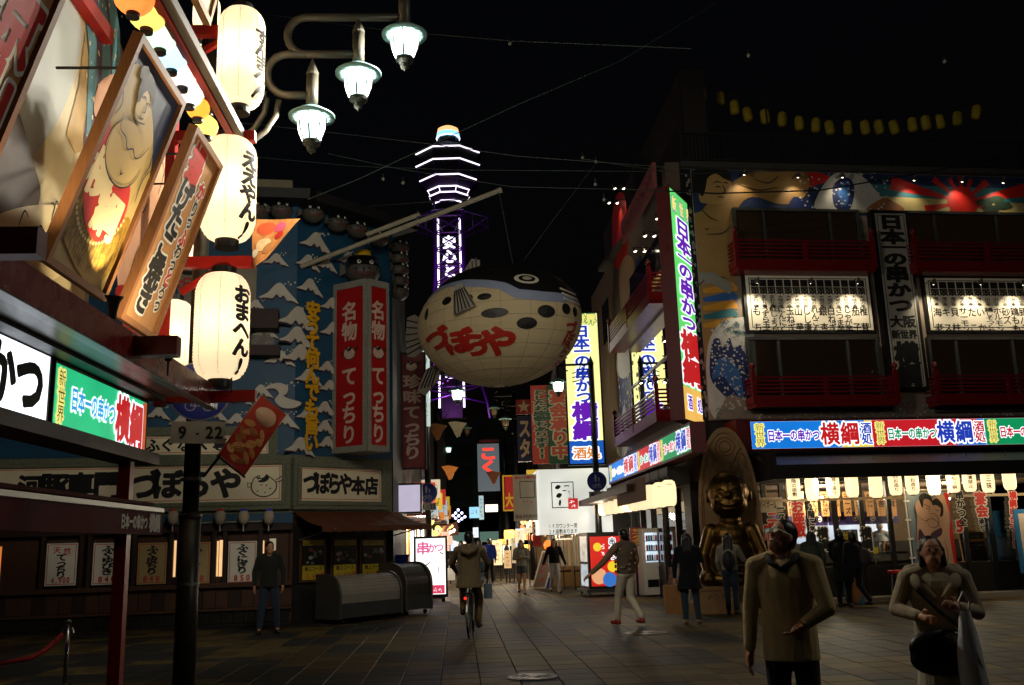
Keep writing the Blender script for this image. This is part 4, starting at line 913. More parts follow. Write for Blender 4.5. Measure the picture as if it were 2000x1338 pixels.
for x0_, x1_, y0_, y1_, nn in ((1388, 1466, 640, 800, 220), (1560, 1735, 338, 410, 120), (1470, 2000, 790, 822, 160)):
    for i in range(nn):
        u, v = RF.px(random.uniform(x0_, x1_), random.uniform(y0_, y1_)); r_ = random.uniform(.012, .035)
        _f.sheet(RF, [(u+r_*math.cos(q), v+r_*math.sin(q)) for q in (0, 1.2, 2.5, 3.8, 5.1)], .038)
ob('mural_spray', _f, FOAM, SKW, kind='stuff')
_f = MB()
for i in range(90):
    x, y = random.uniform(1395, 2000), random.uniform(800, 822) if random.random() < .6 else random.uniform(630, 660)
    if y < 700: x = random.uniform(1410, 1470)
    u, v = RF.px(x, y); r_ = random.uniform(.05, .1); stroke(_f, RF, [(u-r_, v), (u-r_*.2, v+r_*.9), (u+r_*.6, v+r_*.3), (u+r_*.1, v+r_*.1)], .018, .040)
ob('mural_curl', _f, mat('curl_teal', '#4a6a70', .6), SKW, kind='stuff')
# ---- windows: two storeys, left and right band
def window_band(x0, y0, x1, y1, muls, label):
    u0, u1, v0, v1 = RF.rect(x0, y0, x1, y1); u1 = min(u1, LAST-.05)
    t = thing('window_band', RF.pt((u0+u1)/2, v0), label, 'window', 'window bands of the skewer restaurant')
    ob('blind', MB().box(RF, u0, u1, v0, v1, .002, .02), BLIND, t)
    ob('frame', MB().frame(RF, u0-.05, u1+.05, v0-.05, v1+.05, .07, .002, .12), ALU, t)
    for f in muls: ob('mullion', MB().box(RF, u0+(u1-u0)*f-.03, u0+(u1-u0)*f+.03, v0, v1, .03, .11), ALU, t)
    fs = [0]+list(muls)+[1]
    for a, b in zip(fs[:-1], fs[1:]): ob('pane', MB().quad(RF.pt(u0+(u1-u0)*a, v0, .07), RF.pt(u0+(u1-u0)*b, v0, .07), RF.pt(u0+(u1-u0)*b, v1, .07), RF.pt(u0+(u1-u0)*a, v1, .07)), GL, t)
window_band(1432, 412, 1682, 530, (.23, .77), 'dark window band above the left menu board')
window_band(1765, 418, 2050, 530, (.2, .65), 'dark window band above the right menu board')
window_band(1458, 664, 1722, 800, (.23, .77), 'dark window band below the left menu board')
window_band(1810, 664, 2060, 800, (.22, .70), 'dark window band below the right menu board, reflecting street lamps')
# ---- balconies
def balcony(F, u0, u1, z0, z1, n1, label, rails=5):
    t = thing('red_balcony', F.pt((u0+u1)/2, z0, n1/2), label, 'balcony', 'red wooden balconies')
    fz = z0+(z1-z0)*.34
    ob('floor', MB().box(F, u0, u1, z0, z0+.1, .02, n1), LRED, t); ob('fascia', MB().box(F, u0-.03, u1+.03, z0+.1, fz, n1-.07, n1), LRED, t)
    for u in (u0, u1): ob('fascia', MB().box(F, u-.03, u+.03, z0+.1, fz, .02, n1-.073), LRED, t)
    for k in range(rails):
        z = fz+(z1-.08-fz)*(k+1)/rails
        ob('rail', MB().box(F, u0-.05, u1+.05, z-.022, z+.022, n1-.06, n1-.015), LRED, t)
        for u in (u0, u1): ob('rail', MB().box(F, u-.02, u+.02, z-.022, z+.022, .02, n1-.063), LRED, t)
    for u in (u0, u1, (u0+u1)/2):
        e = u in (u0, u1); p = ob('post', MB().box(F, u-.05, u+.05, z0+.08, z1+(.06 if e else -.1), n1-.085, n1+.012), LRED, t)
        if e: ob('finial', MB().lathe([(.04, 0), (.05, .02), (.035, .05), (.07, .09), (.075, .14), (.05, .18), (.01, .21)], F.pt(u, z1+.06, n1-.035), 12), LRED, p)
    return t
n_ = .55
u0, u1 = RF.px(1440, 500, n_)[0], RF.px(1708, 500, n_)[0]; balcony(RF, u0, u1, RF.px(1440, 527, n_)[1], RF.px(1440, 462, n_)[1], n_, 'upper left red balcony above the first menu board')
u2 = RF.px(1790, 500, n_)[0]; balcony(RF, u2, LAST-.1, RF.px(1440, 527, n_)[1], RF.px(1440, 462, n_)[1], n_, 'upper right red balcony above the second menu board')
balcony(RF, RF.px(1473, 750, n_)[0], RF.px(1752, 750, n_)[0], RF.px(1473, 795, n_)[1], RF.px(1473, 730, n_)[1], n_, 'lower left red balcony over the blue and red sign strip')
balcony(RF, RF.px(1832, 750, n_)[0], LAST-.1, RF.px(1473, 795, n_)[1], RF.px(1473, 730, n_)[1], n_, 'lower right red balcony at the right edge')
# ---- spot lamps
def spot_lamp(F, px, py, n, watt, label, aim_dn=.55, group='small spot lamps over the mural', R_=.05, tilt=1.0):
    u, v = F.px(px, py, n); c = F.pt(u, v, n); t = thing('spot_lamp', F.pt(u, v, 0), label, 'spot lamp', group)
    d = (F.pt(u, v-aim_dn*tilt, .02)-c).normalized(); q = d.to_track_quat('Z', 'Y').to_matrix().to_4x4()
    ob('shade', MB().lathe([(.025, -.1), (.03, -.05), (.075, .03), (.078, .035), (.07, .03), (.03, -.04)], c, 14, q), mat('spot_shade', '#5b554a', .35, .1, metal=.6), t)
    ob('bulb', MB().ball(c+d*.012, .045, 10, 6), emi('spot_bulb', '#fff0d0', 9.0), t)
    ob('arm', MB().tube([c-d*.09, F.pt(u, v+.08, n*.6), F.pt(u, v+.06, 0)], .009, 5), K, t)
    lamp('glow', c+d*.07, watt, (1, .86, .62), .03, t, R(96), d, .9)
for i, (x, y) in enumerate(((1454, 338), (1559, 343), (1646, 343), (1786, 349), (1880, 352), (1960, 354))):
    spot_lamp(RF, x, y, .36, 17, ORD[i]+' spot lamp from the left along the roof edge over the mural')
for i, (x, y) in enumerate(((1480, 549), (1584, 550), (1676, 550))): spot_lamp(RF, x, y, .62, 70, ['left', 'middle', 'right'][i]+' spot lamp over the first menu board', 1.0, 'spot lamps over the menu boards')
for i, (x, y) in enumerate(((1824, 552), (1916, 552), (1999, 553))): spot_lamp(RF, x, y, .62, 70, ['left', 'middle', 'right'][i]+' spot lamp over the second menu board', 1.0, 'spot lamps over the menu boards')
# ---- menu boards
BOARD = mat('menu_board_white', '#e6ddc8', .55, .05)
def menu_board(x0, y0, x1, y1, rows, label, kinds):
    u0, u1, v0, v1 = RF.rect(x0, y0, x1, y1); t = thing('menu_board', RF.pt((u0+u1)/2, v0), label, 'menu board'); vis = min(u1, LAST)
    ob('panel', MB().box(RF, u0, u1, v0, v1, .0, .10), K, t); ob('face', MB().box(RF, u0+.07, u1-.07, v0+.07, v1-.07, .10, .115), BOARD, t); ob('inner_line', MB().frame(RF, u0+.14, u1-.14, v0+.13, v1-.13, .02, .116, .118), INK, t)
    n = len(rows); p = (u1-u0-.36)/n; H_ = v1-v0
    hd = []; sm = []; nm_ = []; bx = MB()
    for i, s in enumerate(rows):
        cx = u0+.18+p*(i+.5); bx.box(RF, cx-p*.43, cx+p*.43, v1-.17-H_*.115, v1-.17, .116, .119)
        hd += [('頭', cx, v1-.17-H_*.185, p*.95, H_*.13)]; sm += vrow(kinds[i], cx, v1-.17-H_*.265, p*.62, H_*.055, H_*.052)
        yt = v1-.17-H_*.45; L = H_*.43; k = len(s); pit = L/max(k, 2) if k > 2 else L*.62
        nm_ += [(c, cx, yt-(pit*(j+.5) if k > 2 else L*(.19+.62*j)), p*1.0, min(L/k*1.12, L*.36)) for j, c in enumerate(s)]
    ob('header_block', bx, INK, t, kind='stuff'); letters(hd, RF, INK, t, .035, .118, True); letters(sm, RF, INK, t, .02, .118, True); letters(nm_, RF, INK, t, .018, .118)
menu_board(1446, 535, 1708, 652, ['もち', 'うずら玉子', '紅しょうが', 'にんにく', '玉ねぎ', '山芋', 'しし唐', 'れんこん', '銀杏', '白ねぎ', 'さつま芋', 'じゃが芋', '茄子', '椎茸'], 'white menu board of black vertical writing, left of the tall black panel', ['変わり種']*3+['大地の幸']*11)
menu_board(1795, 540, 2068, 652, ['海老', 'キス', '貝柱', 'サーモン', 'たこ', 'いか', '鶏しそつくね', 'ホルモン', '砂ズリ', '鶏もも', '豚バラ', '鶏皮', 'もも', '豚ヘレ'], 'white menu board of black vertical writing at the right edge', ['海の幸']*6+['山の幸']*8)
# ---- tall panel between the boards
u0, u1, v0, v1 = RF.rect(1692, 416, 1775, 765); u1 = u0+.98
t = thing('vertical_sign', RF.pt((u0+u1)/2, v0), 'tall black-framed vertical sign between the two menu boards', 'sign')
ob('case', MB().box(RF, u0, u1, v0, v1, 0, .22), K, t); ob('face', MB().box(RF, u0+.09, u1-.09, v0+.09, v1-.09, .22, .235), mat('panel_dim_white', '#9a958a', .5, .06), t); ob('inner_line', MB().frame(RF, u0+.13, u1-.13, v0+.13, v1-.13, .015, .236, .238), INK, t)
cx = (u0+u1)/2; H_ = v1-v0
letters([(c, cx, v1-H_*f, .62, H_*hh) for c, f, hh in (('日', .07, .085), ('本', .155, .085), ('一', .215, .06), ('の', .28, .075), ('串', .365, .095), ('か', .455, .08), ('つ', .54, .08), ('横', .805, .125), ('綱', .925, .125))], RF, INK, t, .06, .238)
letters(hrow('大阪', cx-.33, cx+.33, v1-H_*.63, .30)+hrow('新世界', cx-.33, cx+.33, v1-H_*.70, .22), RF, INK, t, .05, .238)
# ---- backlit sign strip along the front
def strip(F, u0, u1, v0, v1, n, panels, label, m_out=K):
    t = lightbox('sign_strip', F.sub(0, 0, n), u0, u1, v0, v1, EWH, label, depth=.3, rim=.05, case=DKRED); Fn = F.sub(0, 0, n)
    for k, (a, b, bg, c1, c2, c3, c4) in enumerate(panels):
        aa, bb = u0+(u1-u0)*a, u0+(u1-u0)*b; w = bb-aa; h = v1-v0
        ob('coloured_panel', MB().box(Fn, aa+.004, bb-.004, v0+.002, v1-.002, .0045, .007), bg, t)
        outlined(vrow('新世界', aa+w*.07, v1-h*.08, w*.075, h*.29, h*.28), Fn, mat('lit_edge_dark', '#5a5a20'), EYL, t, -.01, .13, .009)
        outlined(hrow('日本一の串かつ', aa+w*.13, aa+w*.56, v0+h*.47, h*.42), Fn, c1, EWH, t, .035, .12, .010)
        outlined([('横', aa+w*.645, v0+h*.5, w*.155, h*.84), ('綱', aa+w*.81, v0+h*.5, w*.155, h*.84)], Fn, c2, EWH, t, .03, .10, .012)
        outlined(vrow('酒処', aa+w*.95, v1-h*.1, w*.09, h*.42, h*.40), Fn, c3, EWH, t, .03, .12, .010)
        if c4: ob('tint', MB().sheet(Fn, [(aa+w*.72, v0+.004), (bb-.006, v0+.004), (bb-.006, v1-.004), (bb-w*.06, v1-.004), (bb-w*.10, v0+h*.3)], .0082), c4, t)
    return t
PB = emi('strip_blue', '#1678d8', 1.0, .12, 1.5); PR_ = emi('strip_red', '#c8202a', .95, .12, 1.5); PG = emi('strip_green', '#12935a', .95, .12, 1.5); PY = emi('strip_yellow', '#f0d838', 1.0)
n_ = .75; u0, _ = RF.px(1467, 850, n_); ua = RF.px(1704, 850, n_)[0]; ub = RF.px(1924, 845, n_)[0]; uc = ub+(ub-ua); z0, z1 = RF.px(1470, 877, n_)[1], RF.px(1467, 824, n_)[1]; ww = uc-u0
strip(RF, u0, uc, z0, z1, n_, [(0, (ua-u0)/ww, PB, EPU, ERD, EDB, PY), ((ua-u0)/ww, (ub-u0)/ww, PR_, EDG, EDB, ERD, PB), ((ub-u0)/ww, 1, PG, ERD, EDB, ERD, None)], 'long blue, red and green backlit sign strip over the shop entrance')
rb('strip_end', DKRED, RF, u0-.33, u0-.055, z0-.05, z1+.06, -.02, n_)
rb('strip_soffit', K, RF, u0-.3, LAST, z0-.12, z0-.055, 0, n_)
# awning over the front
AWD = mat('awning_dark', '#1a1716', .6, .25, 4); AWT = mat('awning_top', '#3d3b3c', .55, .2, 4)
n2 = 1.55; zf = RF.px(1600, 934, n2)[1]
aw = MB(); aw.add([RF.pt(.7, 3.42, .3), RF.pt(LAST, 3.42, .3), RF.pt(LAST, zf+.28, n2), RF.pt(.9, zf+.28, n2), RF.pt(.7, 3.36, .3), RF.pt(LAST, 3.36, .3), RF.pt(LAST, zf+.24, n2), RF.pt(.9, zf+.24, n2)], [(3, 2, 1, 0), (4, 5, 6, 7), (0, 4, 7, 3), (2, 6, 5, 1), (0, 1, 5, 4), (3, 7, 6, 2)])
ob('awning_roof', aw, AWT, SKW); rb('awning_fascia', AWD, RF, .88, LAST, zf, zf+.30, n2+.003, n2+.06); rb('awning_side', AWD, RF, .80, .88, zf, zf+.6, .1, n2)
# lanterns under the awning
LPAP = paper('row_lantern_paper', '#ffeec8', 1.15, .4)
def row_lantern(c, r, h, label, txt=None, F=RF, group='white lanterns under the awning', watt=2.2):
    c = Vector(c); t = thing('row_lantern', c, label, 'lantern', group)
    ob('paper_shade', MB().lathe([(r*.45, 0), (r*.75, h*.03), (r*.93, h*.12), (r, h*.35), (r, h*.75), (r*.85, h*.93), (r*.5, h)], c, 18), LPAP, t, smooth=True)
    ob('top_ring', MB().lathe([(r*.5, h), (r*.52, h+.02), (r*.5, h+.06), (r*.3, h+.07)], c, 12), K, t); ob('bottom_ring', MB().lathe([(r*.3, -.02), (r*.46, -.018), (r*.46, .004), (r*.3, .004)], c, 12), K, t)
    ob('cord', MB().tube([c+Vector((0, 0, h+.05)), c+Vector((0, 0, h+.3))], .006, 4), K, t)
    if txt:
        a0 = math.atan2(-c.y, -c.x)+.12
        letters(vrow(txt, 0, h*.92, r*.75, h*.8/len(txt)*.95, h*.8/len(txt)), lambda x, y, l: c+Vector(((r+l+.003)*math.cos(a0+x/r), (r+l+.003)*math.sin(a0+x/r), y)), mat('lantern_ink', '#3a2a18', .7), t, .015, .003, True)
    return t
txts = ['二階の座敷', None, '串握り盛り', None, None, '串のお造り', '新鮮お造り', None, '名物もつ鍋', '二度漬禁止', '串三昧', None]
for i, (x, s) in enumerate(zip((1552, 1588, 1629, 1666, 1713, 1751, 1784, 1826, 1864, 1896, 1932, 1974), txts)):
    yb_ = 977-(x-1552)*.047+(3 if i % 3 == 1 else 0); u, v = RF.px(x, yb_, 1.1); row_lantern(RF.pt(u, v, 1.1), .142, .60, ORD[i]+' white lantern from the left under the front awning', s)
for k in range(3): lamp('awning_glow', RF.pt(2.0+2.7*k, 2.62, 1.2), 60, (1, .82, .55), .2, SKW)
# ---- shop front: posts, glazing, interior room behind it
ZK = mat('shop_black_wood', '#17120f', .5, .3, 5); INW = mat('inside_wall', '#6d5942', .7, .2, 3); 
rb('shop_floor', mat('shop_floor', '#3a3129', .6, .2, 4), RF, 1.0, LAST, .0, .06, -4, -.0); rb('shop_back_wall', INW, RF, 1.0, LAST, .06, 2.72, -4.1, -4); rb('shop_side_wall', INW, RF, .9, 1.0, .06, 2.72, -4, -.1); rb('shop_ceiling', INW, RF, 1.0, LAST, 2.68, 2.72, -4, -.36)
rb('dado', ZK, RF, 1.05, LAST, .06, .78, -.10, -.03); rb('doorstep', mat('step_stone', '#8b8273', .7, .2, 5, bump=.1), RF, .9, LAST, .0, .10, -.03, .55)
rb('top_rail', mat('rail_pale', '#b09a74', .5, .15), RF, 1.05, LAST, 2.28, 2.34, -.08, .02)
for i, x in enumerate((1500, 1535, 1586, 1638, 1690, 1745, 1795, 1850, 1890, 1942, 1990)):
    u = RF.px(x, 1060)[0]; rb('mullion', ZK, RF, u-.05, u+.05, .1, 2.70, -.09, .0)
    if i < 10: rb('pane', GL, RF, u+.05, RF.px((1535, 1586, 1638, 1690, 1745, 1795, 1850, 1890, 1942, 1990)[i], 1060)[0]-.05, .8, 2.27, -.055, -.05)
for i in range(16): rb('transom_bar', mat('rail_pale', '#b09a74'), RF, 1.2+i*.52, 1.24+i*.52, 2.34, 2.70, -.06, -.01)
# kitchen hatch with lit tiles, purple half curtain, wooden name tags
KIT = emi('kitchen_light', '#dfeaff', 1.1, .2, 3); rb('kitchen_back', KIT, RF, *RF.rect(1572, 1022, 1756, 1056, -3), -3.6, -3.5)
kt = RF.rect(1572, 1022, 1756, 1056, -2.6); rb('hatch_sill', ZK, RF, 1.2, LAST, kt[2]-.5, kt[2], -2.9, -2.5); rb('kitchen_wall', ZK, RF, 1.05, LAST, .06, kt[2]-.02, -2.62, -2.58)
NV = mat('curtain_purple', '#33235a', .7, .2, 4); cu = RF.rect(1510, 1004, 1757, 1022, -2.2)
CUR = thing('half_curtain', RF.pt((cu[0]+cu[1])/2, cu[2], -2.2), 'purple half curtain with white crests above the kitchen hatch', 'curtain')
for k in range(7):
    a, b = cu[0]+(cu[1]-cu[0])*k/7, cu[0]+(cu[1]-cu[0])*(k+.97)/7; ob('curtain_panel', MB().box(RF, a, b, cu[2], cu[3], -2.21+.02*(k % 2), -2.2+.02*(k % 2)), NV, CUR); m = (a+b)/2; z = (cu[2]+cu[3])/2
    cr = MB(); stroke(cr, RF, [(m+.07*math.cos(q), z+.07*math.sin(q)) for q in np.linspace(0, 6.28, 11)], .02, -2.17, True, 2, False); shape(cr, RF, [(m+.035*math.cos(q), z+.035*math.sin(q)) for q in np.linspace(0, 6.28, 7)[:-1]], -2.17); ob('crest', cr, WHITE, CUR)
for k in range(10):
    x = 1545+k*22; u, v = RF.px(x, 985, -2.0); t = thing('wooden_tag', RF.pt(u, v-.3, -2.0), ORD[k]+' hanging wooden menu tag from the left inside the shop', 'menu tag', 'wooden menu tags inside the shop')
    ob('tag', MB().box(RF, u-.10, u+.10, v-.30, v+.32, -2.02, -2.0), WOOD, t); letters(vrow(['かねぎ', '山芋', '串えび', '玉ねぎ', 'もち', 'チーズ', 'いか', 'たこ', '銀杏', '椎茸'][k], u, v+.28, .16, .17, .18), RF, INK, t, .02, -1.995, True)
lamp('shop_light', RF.pt(3.2, 2.45, -1.4), 240, (1, .84, .6), .15, SKW); lamp('shop_light', RF.pt(6.8, 2.45, -1.4), 240, (1, .80, .52), .15, SKW)
for k in range(7):
    u, v = RF.px(1543+k*62, 973, -1.2); t = thing('pendant_lamp', RF.pt(u, v, -1.2), ORD[k]+' small bare ceiling bulb from the left inside the shop', 'lamp', 'small bulbs inside the shop'); ob('bulb', MB().ball(RF.pt(u, v, -1.2), .05, 10, 6), emi('pendant_bulb', '#fff4e0', 7), t); ob('flex', MB().tube([RF.pt(u, v+.04, -1.2), RF.pt(u, 2.68, -1.2)], .006, 4), K, t)
# counter goods and stool
def bottle(F, u, z, n, h, m, label):
    t = thing('bottle', F.pt(u, z, n), label, 'bottle', 'sauce bottles on the counter'); ob('bottle_body', MB().lathe([(.035, 0), (.04, .01), (.04, h*.65), (.015, h*.8), (.015, h*.95)], F.pt(u, z, n), 12), m, t); ob('cap', MB().lathe([(.02, h*.95), (.02, h), (.005, h*1.01)], F.pt(u, z, n), 10), WHITE, t)
rb('counter', ZK, RF, RF.px(1690, 1076, -.5)[0], RF.px(1756, 1076, -.5)[0], RF.px(1700, 1078, -.5)[1]-.05, RF.px(1700, 1078, -.5)[1], -.8, -.12)
for k, (x, c_) in enumerate(((1722, '#8a8a80'), (1731, '#b0702a'), (1738, '#7a5a30'), (1746, '#55504a'))): u, v = RF.px(x, 1077, -.5); bottle(RF, u, v, -.5, .26, mat('bottle_%d' % k, c_, .3), ORD[k]+' bottle from the left on the shop counter')
u, v = RF.px(1731, 1103, .55); t = thing('bar_stool', RF.pt(u, .0, .9), 'red-topped bar stool before the shop front', 'stool'); c = RF.pt(u, 0, .9)
ob('seat', MB().lathe([(.16, .62), (.17, .64), (.17, .68), (.15, .70)], c, 18), RED, t)
for k in range(4): a = k*math.pi/2+.5; ob('leg', MB().tube([c+Vector((.1*math.cos(a), .1*math.sin(a), .62)), c+Vector((.18*math.cos(a), .18*math.sin(a), .0))], .012, 6), STEEL, t)
# stuck-on lettering on the glass
def glass_text(x, y, s, fill, size, pit, label, n=.03, slant=0):
    u, v = RF.px(x, y, n); t = thing('window_lettering', RF.pt(u, v-pit*len(s), n), label, 'lettering', 'stuck-on lettering on the shop glass'); it = [(c, u-slant*pit*k, v-pit*(k+.5), size, size) for k, c in enumerate(s)]; outlined(it, RF.sub(0, 0, n), fill, mat('sticker_white', '#d8cfbd', .5), t, .05, .13, .003)
glass_text(1507, 1000, '二度漬け', REDP, .24, .235, 'red white-edged lettering on the glass right of the statue'); glass_text(1498, 1025, '禁止!!', REDP, .17, .17, 'smaller red lettering on the glass beside the statue'); glass_text(1524, 984, 'ースの', INK, .2, .21, 'black white-edged lettering beside the statue')
glass_text(1556, 978, 'お座敷', REDP, .29, .27, 'large red lettering on the glass above the man in the sweater'); glass_text(1582, 983, '2階こあり', INK, .17, .17, 'thin black lettering on the glass left of the kitchen hatch')
glass_text(1872, 958, '串かつ全', INK, .21, .21, 'black lettering on the glass right of the wrestler banner'); glass_text(1872, 1015, '5', REDP, .34, .3, 'large red numeral on the glass right of the wrestler banner'); glass_text(1913, 962, '宴会', REDP, .30, .29, 'red two-character lettering above the chalkboard'); glass_text(1916, 1012, '承り', INK, .15, .16, 'small black lettering above the chalkboard')
glass_text(1977, 960, '横綱串かつ!!', REDP, .19, .19, 'slanting red lettering on the glass at the right edge', slant=.14)
for k, x in enumerate((1605, 1690)): glass_text(x, 1030, '横綱', INK, .27, .27, ['left', 'right'][k]+' black two-character lettering on the kitchen glass')
# small yellow and white notices
for k, (x0, y0, x1, y1, c_) in enumerate(((1668, 1064, 1692, 1073, '#c9b49a'), (1696, 1068, 1704, 1079, '#c8a020'), (1705, 1069, 1716, 1081, '#c8b428'), (1466, 973, 1530, 1000, '#b8a890'))):
    a = RF.rect(x0, y0, x1, y1, .02); t = thing('small_notice', RF.pt((a[0]+a[1])/2, a[2], .02), ['white notice strip under the kitchen glass', 'round-cornered amber notice on the shop front', 'square yellow notice on the shop front', 'cream arrow-shaped drink sign next to the statue'][k], 'notice'); ob('sheet', MB().box(RF, *a, .012, .02), mat('notice_%d' % k, c_, .5), t)
    if k == 3: letters(hrow('ハイボール', a[0]+.2, a[1]-.15, (a[2]+a[3])/2, .2), RF, INK, t, .02, .024, True); ob('mark', MB().box(RF, a[0]+.03, a[0]+.14, a[2]+.05, a[3]-.05, .021, .024), REDP, t)
# tall cloth banner with two wrestlers, on a white pole
u0, u1, v0, v1 = RF.rect(1771, 962, 1866, 1200, .75); u1 = u0+1.02
t = thing('wrestler_banner', RF.pt((u0+u1)/2, .0, .75), 'tall cloth banner showing two pale grappling wrestlers on a white pole', 'banner'); BF = RF.sub(u0, .25, .75); BH = v1-.25; BW = 1.02
cl = MB()
for i in range(8):
    for j in range(10):
        f = lambda a, b: BF.pt(a*BW, b*BH, .02*math.sin(a*6+b*4)-.03); cl.quad(f(i/8, j/10), f((i+1)/8, j/10), f((i+1)/8, (j+1)/10), f(i/8, (j+1)/10))
ob('cloth', cl, mat('cloth_greyblue', '#7f8d92', .7, .1, 3), t, smooth=True)
PS = mat('cloth_skin', '#c39a7c', .65, .08, 3)
def bs(pts, m, n, name='print'): ob(name, MB().sheet(BF, [(min(max(x, .01), .99)*BW, min(max(y, .01), .99)*BH) for x, y in spline(pts, True, 4)], n), m, t)
bs([(.15, .0), (.10, .3), (.12, .55), (.18, .75), (.16, .86), (.35, .95), (.6, .93), (.85, .97), (.95, .8), (.92, .6), (.98, .3), (.95, .0)], PS, .003)
bs([(.88, .98), (.99, .98), (.99, .2), (.93, .25), (.9, .55), (.97, .75)], REDP, .006); bs([(.2, .62), (.15, .48), (.35, .42), (.5, .5), (.7, .55), (.72, .62), (.5, .58), (.35, .52)], mat('cloth_purple', '#4a2c3c', .65, .2, 6), .009)
for a in (((.30, .86), (.27, .95), (.4, .99), (.56, .95), (.58, .88), (.5, .92), (.38, .92), (.34, .84)), ((.58, .90), (.7, .93), (.82, .86), (.8, .76), (.72, .74), (.76, .82), (.66, .86), (.58, .86))): bs(a, INK, .010, 'print_hair')
ls = MB()
for pts in (((.35, .88), (.42, .86), (.5, .84), (.45, .79)), ((.2, .75), (.35, .7), (.5, .72), (.65, .68), (.7, .6)), ((.38, .72), (.45, .64), (.6, .63), (.68, .7), (.6, .77), (.46, .77)), ((.2, .4), (.3, .25), (.25, .1)), ((.5, .45), (.45, .3), (.55, .15), (.5, .02)), ((.75, .5), (.8, .35), (.7, .2)), ((.62, .82), (.68, .80), (.72, .81)), ((.4, .83), (.44, .825), (.48, .83))): stroke(ls, BF, [(x*BW, y*BH) for x, y in pts], .014, .013)
ob('print_line', ls, mat('cloth_line', '#3a2a24'), t, kind='stuff')
pl_ = RF.px(1762, 965, .8); ob('pole', MB().tube([RF.pt(u0-.06, 0, .75), RF.pt(u0-.06, v1+.12, .75)], .018, 8), WHITE, t); ob('cross_bar', MB().tube([RF.pt(u0-.06, v1+.06, .75), RF.pt(u1, v1+.04, .75)], .012, 6), WHITE, t)
for k in range(5): ob('loop', MB().box(RF, u0-.10, u0+.03, .5+k*.42, .54+k*.42, .735, .765), WHITE, t)
# chalkboard on an easel
a = on_ground(1894, 1163); b = on_ground(1943, 1158); F = Frame(a, b-a, Vector((0, .16, 1))); W_ = (b-a).length; Hh = 1.52
t = thing('chalkboard_easel', (a+b)/2, 'wooden easel chalkboard standing before the shop at the right', 'easel'); EW_ = mat('easel_wood', '#8a5a24', .55, .2, 5)
for nm_, q in (('leg', (0, .05, 0, Hh)), ('leg', (W_-.05, W_, 0, Hh)), ('rail', (.05, W_-.05, Hh-.06, Hh)), ('rail', (.05, W_-.05, Hh-.28, Hh-.22)), ('rail', (.05, W_-.05, .60, .66))): ob(nm_, MB().box(F, *q, 0, .035), EW_, t)
ob('slate', MB().box(F, .05, W_-.05, .66, Hh-.28, .005, .02), mat('slate_black', '#0d0e0d', .6, .2, 6), t); ob('slate', MB().box(F, .05, W_-.05, Hh-.22, Hh-.06, .005, .02), mat('slate_black', '#0d0e0d'), t)
ob('back_leg', MB().tube([F.pt(W_*.5, Hh-.1, 0), (a+b)/2+Vector((.03, .55, 0))], .018, 6), EW_, t)
for k in range(5): scribble(F, .1, W_-.1, Hh-.40-.09*k, Hh-.33-.09*k, .022, mat('chalk', '#8d8d86', .8), t, 7, False, 'chalk_marks')
scribble(F, .08, W_-.08, Hh-.19, Hh-.09, .022, mat('chalk', '#8d8d86'), t, 7, False, 'chalk_marks')
# bright poster at the right edge, entrance mat, painted cutout board behind the man
u, v = RF.px(1992, 1085, .5); t = thing('standing_poster', RF.pt(u, 0, .5), 'blue-rimmed standing poster cut by the right edge', 'poster'); ob('panel', MB().box(RF, u-.02, u+.6, .5, 1.95, .47, .52), mat('poster_blue', '#2a6a98', .5), t); ob('print', MB().box(RF, u+.08, u+.56, .6, 1.85, .521, .525), mat('poster_pale', '#c8b8a0'), t); ob('leg', MB().box(RF, u, u+.06, 0, .5, .47, .5), K, t)
m0, m1 = on_ground(1575, 1183, .012), on_ground(1742, 1166, .012); F = Frame(m0, (m1-m0), Vector((-(m1-m0).y, (m1-m0).x, 0)), (0, 0, 1)); t = thing('entrance_mat', (m0+m1)/2, 'colourful pink and white patterned mat before the entrance', 'mat'); W_ = (m1-m0).length
ob('base', MB().box(F, 0, W_, 0, .9, -.006, 0), mat('mat_pink', '#8a4f58', .8, .3, 9), t)
for k in range(16): ob('pattern_block', MB().box(F, W_*k/16+.02, W_*(k+.8)/16, .1+.06*(k % 3), .32+.06*(k % 3), 0, .004), [mat('mat_red', '#9c2a24', .8), mat('mat_white', '#b8b0a4', .8), mat('mat_yellow', '#a88a30', .8), mat('mat_green', '#3f6a4c', .8)][k % 4], t)
a = RF.rect(1638, 1035, 1690, 1182, 1.0); t = thing('cutout_board', RF.pt((a[0]+a[1])/2, 0, 1.0), 'painted standing board with a round-bellied figure behind the man in the sweater', 'board')
ob('panel', MB().box(RF, a[0], a[1], 0.02, a[3], .97, 1.0), mat('cut_blue', '#3d7f9c', .6, .2), t); F = RF.sub(a[0], 0, 1.0); W_ = a[1]-a[0]
ob('print', shape(MB(), F, [(.03, .1), (.06, .7), (.12, 1.1), (.35, 1.35), (W_-.05, 1.2), (W_-.02, .6), (W_-.08, .1)], .004), mat('cut_skin', '#b07c4c', .6), t); outlined(hrow('世界', .02, W_-.02, a[3]-.17, .26), F, mat('cut_yellow', '#b8a030'), mat('cut_brown', '#3a2a14'), t, .04, .12)
